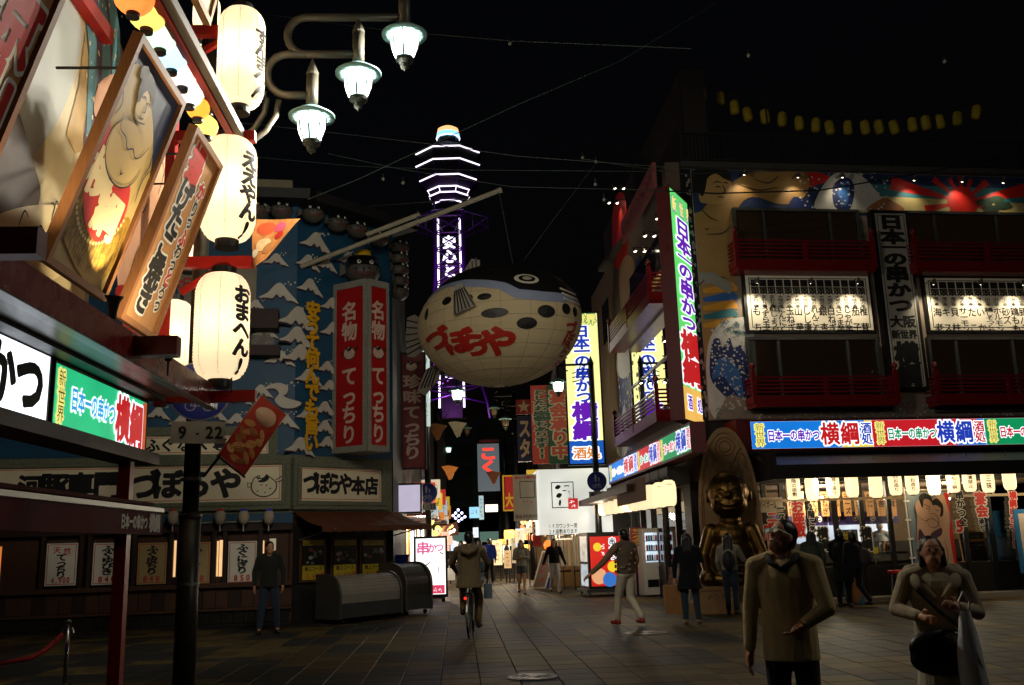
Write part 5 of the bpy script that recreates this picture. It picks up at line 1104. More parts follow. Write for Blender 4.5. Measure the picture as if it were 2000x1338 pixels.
# ---- roof: railing, lantern string, furniture
RAIL = mat('roof_rail', '#2e2f2c', .5, .2, metal=.5)
t = thing('roof_railing', RF.pt(4, 10.58), 'dark metal railing along the roof edge of the skewer restaurant', 'railing')
ob('top_bar', MB().box(RF, -.2, LAST, 11.36, 11.41, .02, .06), RAIL, t); ob('bottom_bar', MB().box(RF, -.2, LAST, 10.66, 10.70, .02, .06), RAIL, t)
_bm = None
for k in range(96):
    u = -.15+k*.1
    if _bm is None: _bm = ob('baluster', MB().box(RF, u-.009, u+.009, 10.70, 11.36, .03, .05), RAIL, t)
    else: o = _bm.copy(); COL.objects.link(o); o.location = _bm.location+RF.u*(.1*k)
for k in range(9): u = -.2+k*1.15; ob('post', MB().box(RF, u-.02, u+.02, 10.58, 11.41 if k % 2 else 12.6, .0, .02), RAIL, t)
DIMY = mat('unlit_yellow_lantern', '#a08a1c', .7, .2, 6)
rl = [(1347, 197), (1374, 181), (1407, 190), (1436, 208), (1463, 221), (1496, 227), (1528, 232), (1562, 239), (1593, 243), (1623, 247), (1657, 248), (1692, 247), (1719, 247), (1750, 246), (1784, 242), (1811, 239), (1839, 236), (1870, 229), (1905, 217)]
f0_ = None; cord = []
for i, (x, y) in enumerate(rl):
    c = at(x, y+15, 23.2+.04*i); lab = ORD[i]+' unlit yellow lantern from the left in the rooftop string'
    cord.append(at(x, y-18, 23.2+.04*i))
    if f0_ is None:
        f0_ = thing('roof_lantern', c, lab, 'lantern', 'unlit yellow lanterns above the roof'); ob('paper_shade', MB().lathe([(.06, 0), (.11, .03), (.125, .12), (.125, .28), (.11, .37), (.06, .40)], c, 14), DIMY, f0_, smooth=True); ob('top_ring', MB().lathe([(.06, .40), (.065, .42), (.05, .44)], c, 10), K, f0_)
    else: q = dup(f0_, c, lab); q.rotation_euler = (R(random.uniform(-8, 8)), R(random.uniform(-8, 8) + (14 if i > 16 else 0)), 0)
tag(ob('lantern_cord', MB().tube(cord, .008, 4), K), 'thin cord carrying the unlit yellow rooftop lanterns', 'cord')
for i, (x, y) in enumerate(((1375, 318), (1410, 318), (1450, 318), (1485, 318))):
    c = at(x, y, 24.5); c.z = 10.58; t = thing('roof_chair', c, ORD[i]+' pale chair from the left behind the roof railing', 'chair', 'pale chairs on the roof'); CH = mat('roof_chair_white', '#6d665a', .5)
    ob('seat', MB().wbox(c.x-.22, c.x+.22, c.y-.22, c.y+.22, c.z+.43, c.z+.46), CH, t); ob('backrest', MB().wbox(c.x-.22, c.x+.22, c.y+.2, c.y+.23, c.z+.5, c.z+.85), CH, t)
    for dx in (-.2, .2):
        for dy in (-.2, .2): ob('leg', MB().tube([(c.x+dx, c.y+dy, c.z), (c.x+dx, c.y+dy, c.z+(.95 if dy > 0 else .43))], .015, 5), CH, t)
# ---- side along the street
n_ = .06
for k, (pts, m) in enumerate((([(1196, 430), (1205, 380), (1222, 390), (1225, 500), (1200, 520)], SUNR), ([(1218, 640), (1210, 540), (1222, 500), (1240, 520), (1238, 640)], mat('side_skin', '#9a7a5a', .6, .15)), ([(1262, 590), (1240, 560), (1246, 520), (1275, 480), (1300, 470), (1300, 520)], SANDM), ([(1230, 620), (1232, 560), (1250, 500), (1258, 540), (1250, 600)], DNAVY),
        ([(1215, 860), (1210, 760), (1222, 700), (1240, 730), (1250, 800), (1244, 880), (1225, 900)], DNAVY), ([(1205, 720), (1212, 660), (1235, 650), (1246, 690), (1236, 720), (1218, 740)], FOAM), ([(1206, 880), (1218, 800), (1226, 810), (1232, 850), (1222, 890)], FOAM))):
    ob('mural_shape', MB().sheet(RSF, spline([RSF.px(x, y, 0) for x, y in pts], True, 4), .004+.003*k), m, SKW)
_f = MB()
for i in range(120):
    u, v = RSF.px(random.uniform(1208, 1250), random.uniform(680, 890)); r_ = random.uniform(.03, .09); _f.sheet(RSF, [(u+r_*math.cos(q), v+r_*math.sin(q)) for q in (0, 1.2, 2.5, 3.8, 5.1)], .03)
ob('mural_spray', _f, FOAM, SKW, kind='stuff')
a = [RSF.px(x, y, .0) for x, y in ((1247, 860), (1247, 655), (1312, 600), (1312, 830))]; zt_ = 7.15; zb_ = 4.55
t = thing('side_window', RSF.pt(-3.5, zb_), 'large side window over the alley side sign, mirroring a yellow sign', 'window')
ob('frame', MB().frame(RSF, -5.9, -.4, zb_, zt_, .07, -.02, .03), ALU, t); ob('dark_room', MB().box(RSF, -5.85, -.45, zb_+.05, zt_-.05, -.01, .004), mat('dark_room', '#0d0c0b', .9), t)
MIR = glass('side_glass', '#ffffff', .9, .01); ob('pane', MB().quad(RSF.pt(-.47, zb_+.07, .02), RSF.pt(-5.83, zb_+.07, .02), RSF.pt(-5.83, zt_-.07, .02), RSF.pt(-.47, zt_-.07, .02)), MIR, t)
for u in (-4.4, -2.6): ob('mullion', MB().box(RSF, u-.03, u+.03, zb_, 5.9, .0, .06), ALU, t)
ob('transom', MB().box(RSF, -5.85, -.45, 5.88, 5.95, .0, .05), ALU, t)
rb('side_window_dark', mat('dark_glass', '#181614', .1, .1), RSF, -5.2, -.6, 8.2, 9.1, .0, .03); rb('side_window_dark', mat('dark_glass', '#181614'), RSF, -10.5, -9.2, 8.2, 9.6, .0, .03)
balcony(RSF, -6.6, -.5, 7.15, 8.0, .5, 'upper red balcony on the alley side, behind the tall green sign'); balcony(RSF, -6.5, -.5, 4.25, 5.1, .5, 'lower red balcony on the alley side, behind the tall green sign')
u0, u1 = -4.6, -.1; t = thing('pink_sign', RSF.pt(-2.3, 10.1, .3), 'dim pink lettered sign high on the alley side', 'sign'); ob('panel', MB().box(RSF, u0, u1, 10.0, 10.65, .2, .3), mat('dim_pink', '#8a4a48', .6, .2, 8), t); scribble(RSF, u0+.1, u1-.1, 10.1, 10.55, .304, mat('pink_letter', '#5e1c24'), t, 10, False)
n_ = .55; ua, _ = RSF.px(1190, 925, n_); ub, _ = RSF.px(1350, 870, n_); z0, z1 = RSF.px(1190, 945, n_)[1]+.02, RSF.px(1190, 907, n_)[1]-.04
strip(RSF, ua, ub, z0, z1, n_, [(0, .45, PB, EWH, ERD, EDB, None), (.45, .72, PR_, EDG, EDB, ERD, None), (.72, 1, PG, ERD, EDB, ERD, None)], 'blue, red and green backlit sign strip on the alley side')
rb('side_awning', AWD, RSF, ua-1, .3, z0-.5, z0-.12, .0, .5); rb('side_awning_edge', mat('awning_brown', '#3a1f17', .6, .3, 4), RSF, ua-6, ua+7, z0-.62, z0-.45, .5, 1.3)
for i, (x, y) in enumerate(((1200, 367), (1217, 367), (1189, 395), (1205, 395), (1240, 489), (1258, 489), (1259, 459), (1277, 459), (1283, 425), (1251, 746), (1268, 746), (1297, 664))):
    spot_lamp(RSF, x, y, .35, 18 if i not in (9, 10) else 8, ORD[i]+' small spot lamp on the alley side of the skewer restaurant, counted from the top', .9, 'small spot lamps on the alley side')
# lanterns and lit wall below the side awning
rb('side_shop_wall', INW, RSF, -13, 0, 0, 2.8, -.4, -.3); rb('side_dado', ZK, RSF, -13, 0, 0, .8, -.3, -.2)
for k in range(9): rb('side_mullion', ZK, RSF, -12.6+k*1.5, -12.5+k*1.5, .0, 2.75, -.29, -.15); rb('side_pane', GL, RSF, -12.48+k*1.5, -11.12+k*1.5, .8, 2.4, -.24, -.235)
for i, x in enumerate((1170, 1179, 1188, 1199, 1211, 1224, 1238, 1254, 1272, 1290, 1308)):
    y = 1008-(x-1170)*.14; u, v = RSF.px(x, y, .75); row_lantern(RSF.pt(u, v, .75), .16, .55, ORD[i]+' white lantern from the far end under the alley side awning', '一品入魂' if i > 8 else None, RSF, 'white lanterns under the alley side awning')
u, v = RSF.px(1231, 990, 1.1); t = thing('cloth_valance', RSF.pt(u, v, 1.1), 'brown cloth hanging over the alley side lanterns', 'cloth'); a = RSF.px(1203, 950, 1.15); b = RSF.px(1258, 940, 1.15); ob('cloth', MB().box(RSF, a[0], b[0], a[1]-.52, a[1], 1.12, 1.14), mat('brown_cloth', '#6b3d22', .8, .2, 5), t)
lamp('side_glow', RSF.pt(-3, 2.2, .9), 50, (1, .84, .6), .12, SKW); lamp('side_glow', RSF.pt(-7.5, 2.2, .9), 50, (1, .84, .6), .12, SKW)
# ---- tall projecting sign on the corner
E0 = at(1322, 600, 20.6); E0.z = 0; dA = Vector((.47, .88, 0)).normalized(); SF = Frame(E0, dA); zt_, zb_ = at(1301, 368, 20.6).z, at(1342, 812, 20.6).z; SWd = SF.px(1364, 610)[0]
t = thing('tall_lit_sign', E0+Vector((0, 0, zb_)), 'tall green backlit sign in a red case projecting from the corner', 'sign'); 
ob('case', MB().box(SF, -.0, SWd+.02, zb_-.08, zt_+.06, -.32, -.02), DKRED, t); ob('trim', MB().frame(SF, -.03, SWd+.03, zb_-.1, zt_+.08, .035, -.02, .02), DKRED, t); ob('panel', MB().box(SF, .005, SWd-.005, zb_-.065, zt_+.045, -.02, .0), emi('tall_green', '#5fd06a', 1.15, .15, 1.2), t)
Hs = zt_-zb_; ob('lower_tint', MB().box(SF, .007, SWd-.007, zb_-.06, zb_+Hs*.13, .0005, .003), emi('tall_orange', '#e8b458', 1.1, .1), t)
cx = SWd/2; outlined(hrow('新世界', .05, SWd-.05, zt_-Hs*.055, .36, .30), SF, EYL, EDB, t, .05, .11, .004)
outlined([(c, cx, zt_-Hs*f, SWd*.62, Hs*h_) for c, f, h_ in (('日', .145, .085), ('本', .225, .085), ('一', .285, .06), ('の', .345, .075), ('串', .425, .085), ('か', .505, .075), ('つ', .578, .07))], SF, EPU, EWH, t, .045, .12, .006)
outlined([('横', cx, zt_-Hs*.68, SWd*.86, Hs*.12), ('綱', cx, zt_-Hs*.80, SWd*.86, Hs*.12)], SF, ERD, EWH, t, .05, .11, .006); outlined(hrow('酒処', .12, SWd-.12, zb_+Hs*.065, .34, .34), SF, EPU, EWH, t, .03, .12, .006)
for z in (zb_+.7, zb_+2.6, zt_-.9): ob('bracket', MB().box(SF, SWd+.02, SWd+.5, z, z+.22, -.26, -.1), DKRED, t)
# ------------------------------------------------------------------ bronze seated statue with a pointed stone back on the corner
SX = at(1425, 1000, 20.45); SB = Vector((SX.x, SX.y, 0)); dv = (CAMP-SB); dv.z = 0; dv.normalize(); SFr = Frame(SB, Vector((-dv.y, dv.x, 0)), (0, 0, 1), dv)
t = thing('bronze_statue', SB, 'bronze seated statue before a pointed carved back panel on the corner', 'statue'); STN = mat('statue_stone', '#83633a', .6, .3, 5, bump=.25); BRZ = mat('statue_bronze', '#5c441f', .38, .3, 4, metal=.9)
zt_ = at(1413, 835, 20.75).z; hw = .66
def arch(w, zt, z0): return [(-w, z0)]+[(-w, z0+(zt-z0)*.45)]+[(-w*math.cos(q)**.9, z0+(zt-z0)*(.45+.55*math.sin(q)**1.15)) for q in np.linspace(.15, math.pi/2, 9)]+[(w*math.cos(q)**.9, z0+(zt-z0)*(.45+.55*math.sin(q)**1.15)) for q in np.linspace(math.pi/2, .15, 9)[1:]]+[(w, z0+(zt-z0)*.45), (w, z0)]
ob('back_panel', MB().prism(SFr, arch(hw, zt_, .5), -.42, -.25), STN, t); 
rm = MB(); o1, o2 = arch(hw, zt_, .5), arch(hw*.90, zt_-.12, .5)
rm.add([SFr.pt(*p, -.21) for p in o1]+[SFr.pt(*p, -.21) for p in o2]+[SFr.pt(*p, -.25) for p in o1]+[SFr.pt(*p, -.25) for p in o2], [f for i in range(len(o1)-1) for n in [len(o1)] for f in ((i, i+1, n+i+1, n+i), (i, 2*n+i, 2*n+i+1, i+1), (n+i, n+i+1, 3*n+i+1, 3*n+i))]); ob('moulding', rm, STN, t)
rg = MB(); cz = zt_-.42
for r_ in (.20, .12): rg.tube([SFr.pt(r_*math.cos(q), cz+r_*math.sin(q), -.235) for q in np.linspace(0, 2*math.pi, 25)], .018, 6)
ob('ring_carving', rg, STN, t)
for s_ in (-1, 1):
    c_ = MB(); c_.tube([SFr.pt(s_*x, z, -.235) for x, z in ((.08, zt_-1.0), (.12, zt_-.82), (.24, zt_-.58), (.36, zt_-.42))], .028, 6); ob('tracery', c_, STN, t)
    c_ = MB(); c_.tube([SFr.pt(s_*x, z, -.235) for x, z in ((.55, zt_-2.2), (.55, zt_-1.3), (.47, zt_-1.15), (.52, zt_-1.0), (.40, zt_-.82), (.42, zt_-.70), (.34, zt_-.58), (.24, zt_-.72), (.28, zt_-.85), (.16, zt_-1.0))], .014, 6); ob('tracery', c_, STN, t)
for k, (w, z0, z1, n0, n1) in enumerate(((.95, 0, .22, -.65, .65), (.88, .22, .46, -.6, .58), (.92, .46, .54, -.62, .6))): ob('plinth_step', MB().box(SFr, -w, w, z0, z1, n0, n1), STN, t)
scribble(SFr, -.6, .6, .27, .41, .585, mat('carved_dark', '#3a2a18', .7), t, 8, False, 'carved_marks')
def capsule(mb, a, b, ra, rb_, seg=12):
    a, b = Vector(a), Vector(b); mb.tube([a, b], [ra, rb_], seg); mb.ball(a, ra, seg, 8); mb.ball(b, rb_, seg, 8)
def remesh(o, vox, smooth=4):
    m = o.modifiers.new('r', 'REMESH'); m.mode = 'VOXEL'; m.voxel_size = vox; m.use_smooth_shade = True
    s = o.modifiers.new('s', 'SMOOTH'); s.iterations = smooth; s.factor = .5
g = MB(); P = SFr.pt
g.ball(P(0, 1.05, 0), (.50, .40, .55), 18, 12); g.ball(P(0, .86, .10), (.54, .44, .34), 18, 12); g.ball(P(0, 1.55, -.02), (.44, .32, .34), 16, 10); g.ball(P(0, 1.86, .02), .24, 12, 8)
g.ball(P(0, 2.46, .06), (.43, .40, .47), 24, 16); g.ball(P(0, 2.20, .14), (.40, .32, .28), 18, 12)
for s_ in (-1, 1):
    capsule(g, P(s_*.42, 1.66, 0), P(s_*.60, 1.16, .08), .17, .14); capsule(g, P(s_*.60, 1.16, .08), P(s_*.54, .80, .36), .135, .10); g.ball(P(s_*.52, .76, .42), (.14, .14, .10), 12, 8)
    for q in (-.06, -.02, .02, .06): capsule(g, P(s_*.52+q, .74, .50), P(s_*.52+q*1.2, .66, .57), .026, .022, 8)
    capsule(g, P(s_*.22, .72, .05), P(s_*.56, .70, .34), .22, .17); capsule(g, P(s_*.56, .68, .34), P(-s_*.10, .64, .50), .15, .12); g.ball(P(s_*.44, 2.40, .0), (.055, .08, .15), 12, 8)
    g.ball(P(s_*.19, 2.30, .37), (.14, .08, .10), 12, 8); capsule(g, P(s_*.08, 2.64, .42), P(s_*.26, 2.61, .34), .032, .028, 8)
g.ball(P(0, 2.40, .46), (.065, .07, .08), 12, 8); g.ball(P(0, 2.11, .42), (.15, .07, .06), 12, 8)
fig = ob('figure', g, BRZ, t); remesh(fig, .022, 5)
fc_ = MB()
for s_ in (-1, 1): fc_.tube([P(s_*x, z, n) for x, z, n in ((.07, 2.49, .455), (.16, 2.525, .435), (.26, 2.49, .36))], .016, 6)
fc_.tube([P(x, z, n) for x, z, n in ((-.19, 2.225, .44), (-.10, 2.18, .475), (0, 2.167, .487), (.10, 2.18, .475), (.19, 2.225, .44))], .018, 6); ob('face_line', fc_, mat('bronze_dark', '#1e150a', .4, metal=.8), t, kind='stuff')
ob('sash', MB().tube([P(.50*math.cos(q), 1.0-.06*math.sin(q), .42*math.sin(q)+.08) for q in np.linspace(0, math.pi, 14)], .05, 8), BRZ, t, smooth=True)
# ------------------------------------------------------------------ giant pufferfish lantern on its pole
FC = at(972, 633, 20.6); fa, fb, fc = 1.99, 1.57, 1.42; FH = R(-33)            # half axes; nose turned towards the viewer
fX = Vector((math.cos(FH), math.sin(FH), 0)); fY = Vector((-math.sin(FH), math.cos(FH), 0)); fZ = Vector((0, 0, 1))
def fish_pt(az, la, l=0):
    k = 1+l/1.6
    x = fa*math.cos(la)*math.cos(az); y = fb*math.cos(la)*math.sin(az); z = fc*math.sin(la)
    if z > 0: z *= .93
    if x < 0: y *= 1-.10*(x/fa)**2; z *= 1-.12*(x/fa)**2
    return FC+(fX*x+fY*y+fZ*z)*k
def fish_hit(px, py):                       # azimuth/latitude on the body seen at a pixel
    o = CAMP-FC; d = ray(px, py); A = lambda v: Vector((v.dot(fX)/fa, v.dot(fY)/fb, v.dot(fZ)/fc)); o2, d2 = A(o), A(d)
    a, b, c = d2.dot(d2), 2*o2.dot(d2), o2.dot(o2)-1; D = max(0, b*b-4*a*c); t = (-b-math.sqrt(D))/(2*a); p = o2+d2*t; p.normalize()
    return math.atan2(p.y, p.x), math.asin(max(-1, min(1, p.z)))
FISH = thing('pufferfish_lantern', FC-Vector((0, 0, fc)), 'giant pale pufferfish lantern with black back hanging over the street', 'lantern')
SKINF = paper('fish_paper', '#d2bf94', .03, .35);  # faint self-glow added to the paper; the fish is lit from outside
bd = MB(); NA, NL = 48, 26
for i in range(NA):
    for j in range(NL):
        a0_, a1_ = 2*math.pi*i/NA, 2*math.pi*(i+1)/NA; l0, l1 = -math.pi/2+math.pi*j/NL, -math.pi/2+math.pi*(j+1)/NL
        bd.quad(fish_pt(a0_, l0), fish_pt(a1_, l0), fish_pt(a1_, l1), fish_pt(a0_, l1))
ob('body', bd, SKINF, FISH, smooth=True)
def fish_field(fn, a0_, a1_, l0, l1, na, nl, m, lift, name):
    A = np.linspace(a0_, a1_, na); L = np.linspace(l0, l1, nl); S = np.array([[fn(a, l) for a in A] for l in L]); mb = MB()
    for pg in field_polys(S, a0_, a1_, l0, l1, 1): mb.add([fish_pt(x, y, lift) for x, y in pg], [tuple(range(len(pg)))])
    return ob(name, mb, m, FISH, smooth=False)
# boundary latitude of the dark back as a function of azimuth (0 = nose, pi = tail), dips at the cheek
_bk = sorted((abs(q[0]), q[1]) for q in (fish_hit(x, y) for x, y in ((844, 562), (906, 542), (955, 543), (988, 549), (1013, 563), (1062, 568), (1107, 575), (1126, 582))))
_bb = sorted((abs(q[0]), q[1]) for q in (fish_hit(x, y) for x, y in ((822, 585), (873, 557), (935, 558), (972, 561), (1005, 582), (1062, 588), (1105, 590), (1126, 594))))
def back_la(a): return float(np.interp(abs(a), [q[0] for q in _bk], [q[1] for q in _bk]))
def band_la(a): return float(np.interp(abs(a), [q[0] for q in _bb], [q[1] for q in _bb]))
fish_field(lambda a, l: l-back_la(a), -math.pi, math.pi, -.2, math.pi/2, 120, 50, mat('fish_back', '#100f0e', .5, .2), .012, 'back')
fish_field(lambda a, l: min(back_la(a)+.01-l, l-band_la(a)), -math.pi, math.pi, -.4, 1.2, 120, 60, mat('fish_band', '#8790a6', .55, .1), .008, 'band')
_sp = [(873, 586, .12, .10), (910, 582, .15, .11), (946, 578, .14, .08), (966, 611, .26, .10), (1029, 631, .21, .12), (1067, 608, .2, .13), (1105, 603, .13, .12), (1122, 609, .10, .11), (832, 612, .08, .15)]
for px, py, ra, rl in _sp:
    a, l = fish_hit(px, py); sp = MB(); n = 16
    ring = [fish_pt(a+ra*.60*math.cos(q), l+rl*.72*math.sin(q), .014) for q in np.linspace(0, 2*math.pi, n+1)[:-1]]; sp.add([fish_pt(a, l, .02)]+ring, [(0, 1+i, 1+(i+1) % n) for i in range(n)]); ob('spot', sp, mat('fish_spot', '#1a1713', .5), FISH)
FRED = mat('fish_red', '#a8231a', .5, .1)
for ch, px, py, sx, sy in (('づ', 852, 664, .62, .50), ('ぼ', 893, 668, .58, .52), ('ら', 928, 674, .52, .50), ('や', 972, 668, .62, .62)):
    a, l = fish_hit(px, py); letters([(ch, a, l, sx*.78, sy*.74)], lambda x, y, q: fish_pt(x, y, .012+q), FRED, FISH, .055)
for ch, px, py in (('づ', 1115, 640), ('ぼ', 1110, 663), ('ら', 1102, 687), ('や', 1085, 712)):
    a, l = fish_hit(px, py); letters([(ch, a, l, .26, .22)], lambda x, y, q: fish_pt(x, y, .012+q), FRED, FISH, .045)
# frame wires seen through the paper
for k in range(18):
    a = 2*math.pi*k/18; ob('frame_wire', MB().tube([fish_pt(a, l, .004) for l in np.linspace(-1.5, 1.2, 20)], .0035, 4), mat('frame_wire', '#8d8066', .6), FISH)
for l in np.linspace(-1.2, .3, 8):
    ob('frame_wire', MB().tube([fish_pt(a, l, .004) for a in np.linspace(0, 2*math.pi, 40)], .0035, 4), mat('frame_wire', '#8d8066'), FISH)
a, l = fish_hit(1028, 541)
for ra, m, lf, nm in ((.135, mat('eye_cream', '#cfc6ae', .5), .02, 'eye'), (.092, mat('fish_back', '#100f0e'), .03, 'pupil'), (.05, mat('eye_grey', '#a5a090', .5), .036, 'glint')):
    n = 20; e = MB(); e.add([fish_pt(a, l, lf)]+[fish_pt(a+ra*1.25*math.cos(q), l+ra*.8*math.sin(q), lf) for q in np.linspace(0, 2*math.pi, n+1)[:-1]], [(0, 1+i, 1+(i+1) % n) for i in range(n)]); ob(nm, e, m, FISH)
# mouth
a, l = fish_hit(1112, 578); mo = MB()
for dl in (-.09, 0, .09): mo.tube([fish_pt(a+q, l+dl+.5*q*q-.1*q, .02) for q in np.linspace(-.16, .22, 8)], .02, 6)
ob('mouth', mo, mat('eye_cream', '#cfc6ae'), FISH)
def fin(name, root, u, v, poly, ribs):
    F = Frame(root, u, v); f = ob(name, MB().prism(F, poly, -.02, .02), mat('fin_grey', '#8b8478', .6, .15), FISH); rb = MB()
    for a_, b_ in ribs: rb.tube([F.pt(*a_, .03), F.pt(*b_, .03)], .016, 5); rb.tube([F.pt(*a_, -.03), F.pt(*b_, -.03)], .016, 5)
    ob('fin_ray', rb, FISHK, f, kind='stuff')
r0 = fish_pt(math.pi, .05)-fX*-.15
fin('tail', r0, -fX, fZ, [(0, -.26), (.28, -.34), (.55, -.5), (.78, -.46), (.84, 0), (.78, .5), (.55, .54), (.28, .34), (0, .3)], [((.3, y*.62), (.8, y)) for y in (-.42, -.26, -.1, .08, .26, .44)])
a, l = fish_hit(905, 566); r1 = fish_pt(a, l, .02); out = (r1-FC).normalized()
fin('pectoral_fin', r1-Vector((.05, .12, 0)), Vector((.25, -.25, -.9)), Vector((.85, -.2, .3)), [(-.12, -.08), (.12, -.2), (.50, -.30), (.52, .22), (.14, .14), (-.12, .08)], [((.0, y*.4), (.5, y*.85)) for y in (-.3, -.2, -.1, 0, .1, .22)])
r2 = fish_pt(R(170), R(62)); fin('dorsal_fin', r2, Vector((.8, -.2, .5)), Vector((-.45, 0, .85)), [(-.35, -.1), (.3, -.12), (.55, .28), (.4, .42), (-.1, .22)], [((-.2+.12*k, -.05), (.02+.12*k, .28+.03*k)) for k in range(5)])
r3 = fish_pt(R(190), R(-38)); fin('anal_fin', r3, -fX, fZ, [(-.1, .12), (.35, -.02), (.62, -.5), (.4, -.62), (0, -.3)], [((.0+.08*k, .0), (.2+.1*k, -.45)) for k in range(4)])
# pole and stays
tip = at(975, 372, 20.6); pb = ZC.pt(*ZC.px(585, 522), .05)
PO = thing('support_pole', pb, 'long pale pole slanting up from the wave wall, holding the giant pufferfish', 'pole')
PW = mat('pole_white', '#a49a80', .5, .2, 6); ob('shaft', MB().tube([pb, pb.lerp(tip, .5), tip], .055, 10), PW, PO)
q1 = pb.lerp(tip, .33)+Vector((0, 0, .17)); q2 = pb.lerp(tip, .60)+Vector((0, 0, .17)); ob('sleeve', MB().tube([q1, q2], .05, 10), PW, PO)
ob('tip_cap', MB().tube([tip, tip+(tip-pb).normalized()*.06], .07, 10), PW, PO)
for f in (.34, .59): ob('clamp', MB().tube([pb.lerp(tip, f)-Vector((0, 0, .09)), pb.lerp(tip, f)+Vector((0, 0, .26))], .03, 6), STEEL, PO)
ob('hanging_cable', MB().tube([tip-Vector((0, 0, .05)), fish_pt(R(60), R(75))+Vector((0, 0, .05))], .012, 5), STEEL, PO)
ob('stay_cable', MB().tube([pb.lerp(tip, .9), ZC.pt(*ZC.px(690, 410), .3)], .012, 5), STEEL, PO)
# ------------------------------------------------------------------ street lamps
def lamp_glass():
    m = bpy.data.materials.new('lamp_glass'); m.use_nodes = True; nt = m.node_tree; N = nt.nodes; L = nt.links; N.remove(N['Principled BSDF'])
    e = N.new('ShaderNodeEmission'); e.inputs['Color'].default_value = (*lin('#d6fff2'), 1); e.inputs['Strength'].default_value = 4.0; tr = N.new('ShaderNodeBsdfTransparent'); mx = N.new('ShaderNodeMixShader'); mx.inputs['Fac'].default_value = .5
    L.new(tr.outputs[0], mx.inputs[1]); L.new(e.outputs[0], mx.inputs[2]); L.new(mx.outputs[0], N['Material Output'].inputs['Surface']); return m
LGL = lamp_glass(); SHADE = mat('lamp_shade_enamel', '#86b4b2', .4, .1); RIB = mat('lamp_rib', '#10110f', .5)
def lamp_head(c, s, parent, lit=True, watt=0):
    """c: bottom centre of the shade disc; a wide enamel disc over a tapering glass bowl with a dark cap"""
    c = Vector(c)
    h = ob('lamp_shade', MB().lathe([(.275*s, -.03*s), (.28*s, -.01*s), (.16*s, .07*s), (.05*s, .10*s), (.045*s, .13*s)], c, 24), SHADE, parent, smooth=True)
    ob('glass_bowl', MB().lathe([(.165*s, -.015*s), (.168*s, -.08*s), (.15*s, -.2*s), (.105*s, -.33*s)], c, 16), LGL if lit else mat('dead_glass', '#8b7a5c', .3, .1), h, smooth=True)
    rb = MB()
    for k in range(8):
        a = k*math.pi/4; d = Vector((math.cos(a), math.sin(a), 0)); rb.tube([c+d*.172*s-Vector((0, 0, .01*s)), c+d*.176*s-Vector((0, 0, .08*s)), c+d*.158*s-Vector((0, 0, .2*s)), c+d*.11*s-Vector((0, 0, .33*s))], .0095*s, 4)
        rb.tube([c+d*.17*s-Vector((0, 0, .022*s)), c+d*.262*s-Vector((0, 0, .026*s))], .005*s, 4)
    ob('rib', rb, RIB, h, kind='stuff')
    ob('cap', MB().lathe([(.11*s, -.33*s), (.11*s, -.37*s), (.06*s, -.41*s), (.05*s, -.46*s), (.015*s, -.48*s), (.004*s, -.50*s)], c, 14), mat('cap_dark', '#2a302a', .5), h)
    if watt: lamp('bulb', c-Vector((0, 0, .16*s)), watt, (1.0, .93, .80), .05*s, h)
    return h
LPY = 10.7
# the near lamp post with three heads stepping up to the right
pp = at(372, 1000, LPY); base = Vector((pp.x+.0, pp.y, 0)); H1 = at(609, 245, LPY); LP = thing('street_lamp', base, 'tall dark lamp post behind the lanterns, with three glowing heads on looping arms', 'street lamp')
topz = at(372, 200, LPY).z
ob('pole', MB().tube([base, base+Vector((0, 0, 1.95))], .118, 20), POLE, LP, smooth=True); ob('pole_upper', MB().tube([base+Vector((0, 0, 1.95)), base+Vector((0, 0, 8.6))], .09, 18), POLE, LP, smooth=True)
ob('collar', MB().lathe([(.12, 1.93), (.128, 1.95), (.128, 1.98), (.09, 2.0)], base, 20), POLE, LP)
for z in (1.2, 2.35): ob('band', MB().lathe([(.10, z), (.126, z+.004), (.126, z+.04), (.10, z+.045)], base, 20), STEEL, LP)
heads = [at(609, 226, LPY), at(700, 142, LPY), at(790, 66, LPY)]
PIPE = mat('arm_pipe', '#5c5a50', .4, .2, 8, metal=.3)
for i, h in enumerate(heads):
    up = at((609, 700, 790)[i], (130, 48, -60)[i], LPY); up.x = h.x; up.y = h.y
    st = ob('drop_pipe', MB().tube([h+Vector((0, 0, .1)), Vector((h.x, h.y, up.z-.12))], .075, 12), PIPE, LP, smooth=True); ob('spike', MB().lathe([(.078, -.12), (.08, -.1), (.0, .12)], Vector((h.x, h.y, up.z)), 12), PIPE, st)
    lamp_head(h, 1.02, LP, True, 620)
def pipe(pts, r=.05): return ob('arm', MB().tube(pts, r, 10), PIPE, LP, smooth=True)
def hook(px0, px1, yt, yb, pr):                     # a U-shaped loop: top run to the drop pipe, round bend at left, bottom run
    pts = [at(px1, yt, LPY)]+[at(px0+(yb-yt)/2-(yb-yt)/2*math.sin(q), (yt+yb)/2-(yb-yt)/2*math.cos(q), LPY) for q in np.linspace(0, math.pi, 12)]+[at(pr, yb, LPY)]; pipe(pts)
hook(562, 790, 34, 106, 700); hook(522, 600, 106, 186, 609)
pipe([at(372, 186, LPY), at(520, 186, LPY)])
for k, (xa, ya) in enumerate(((545, 196), (522, 192))): pipe([at(xa, ya, LPY), at(xa-6, ya+30, LPY), at(xa-26, ya+60, LPY), at(xa-62, ya+88, LPY), at(380, 300, LPY)], .035)
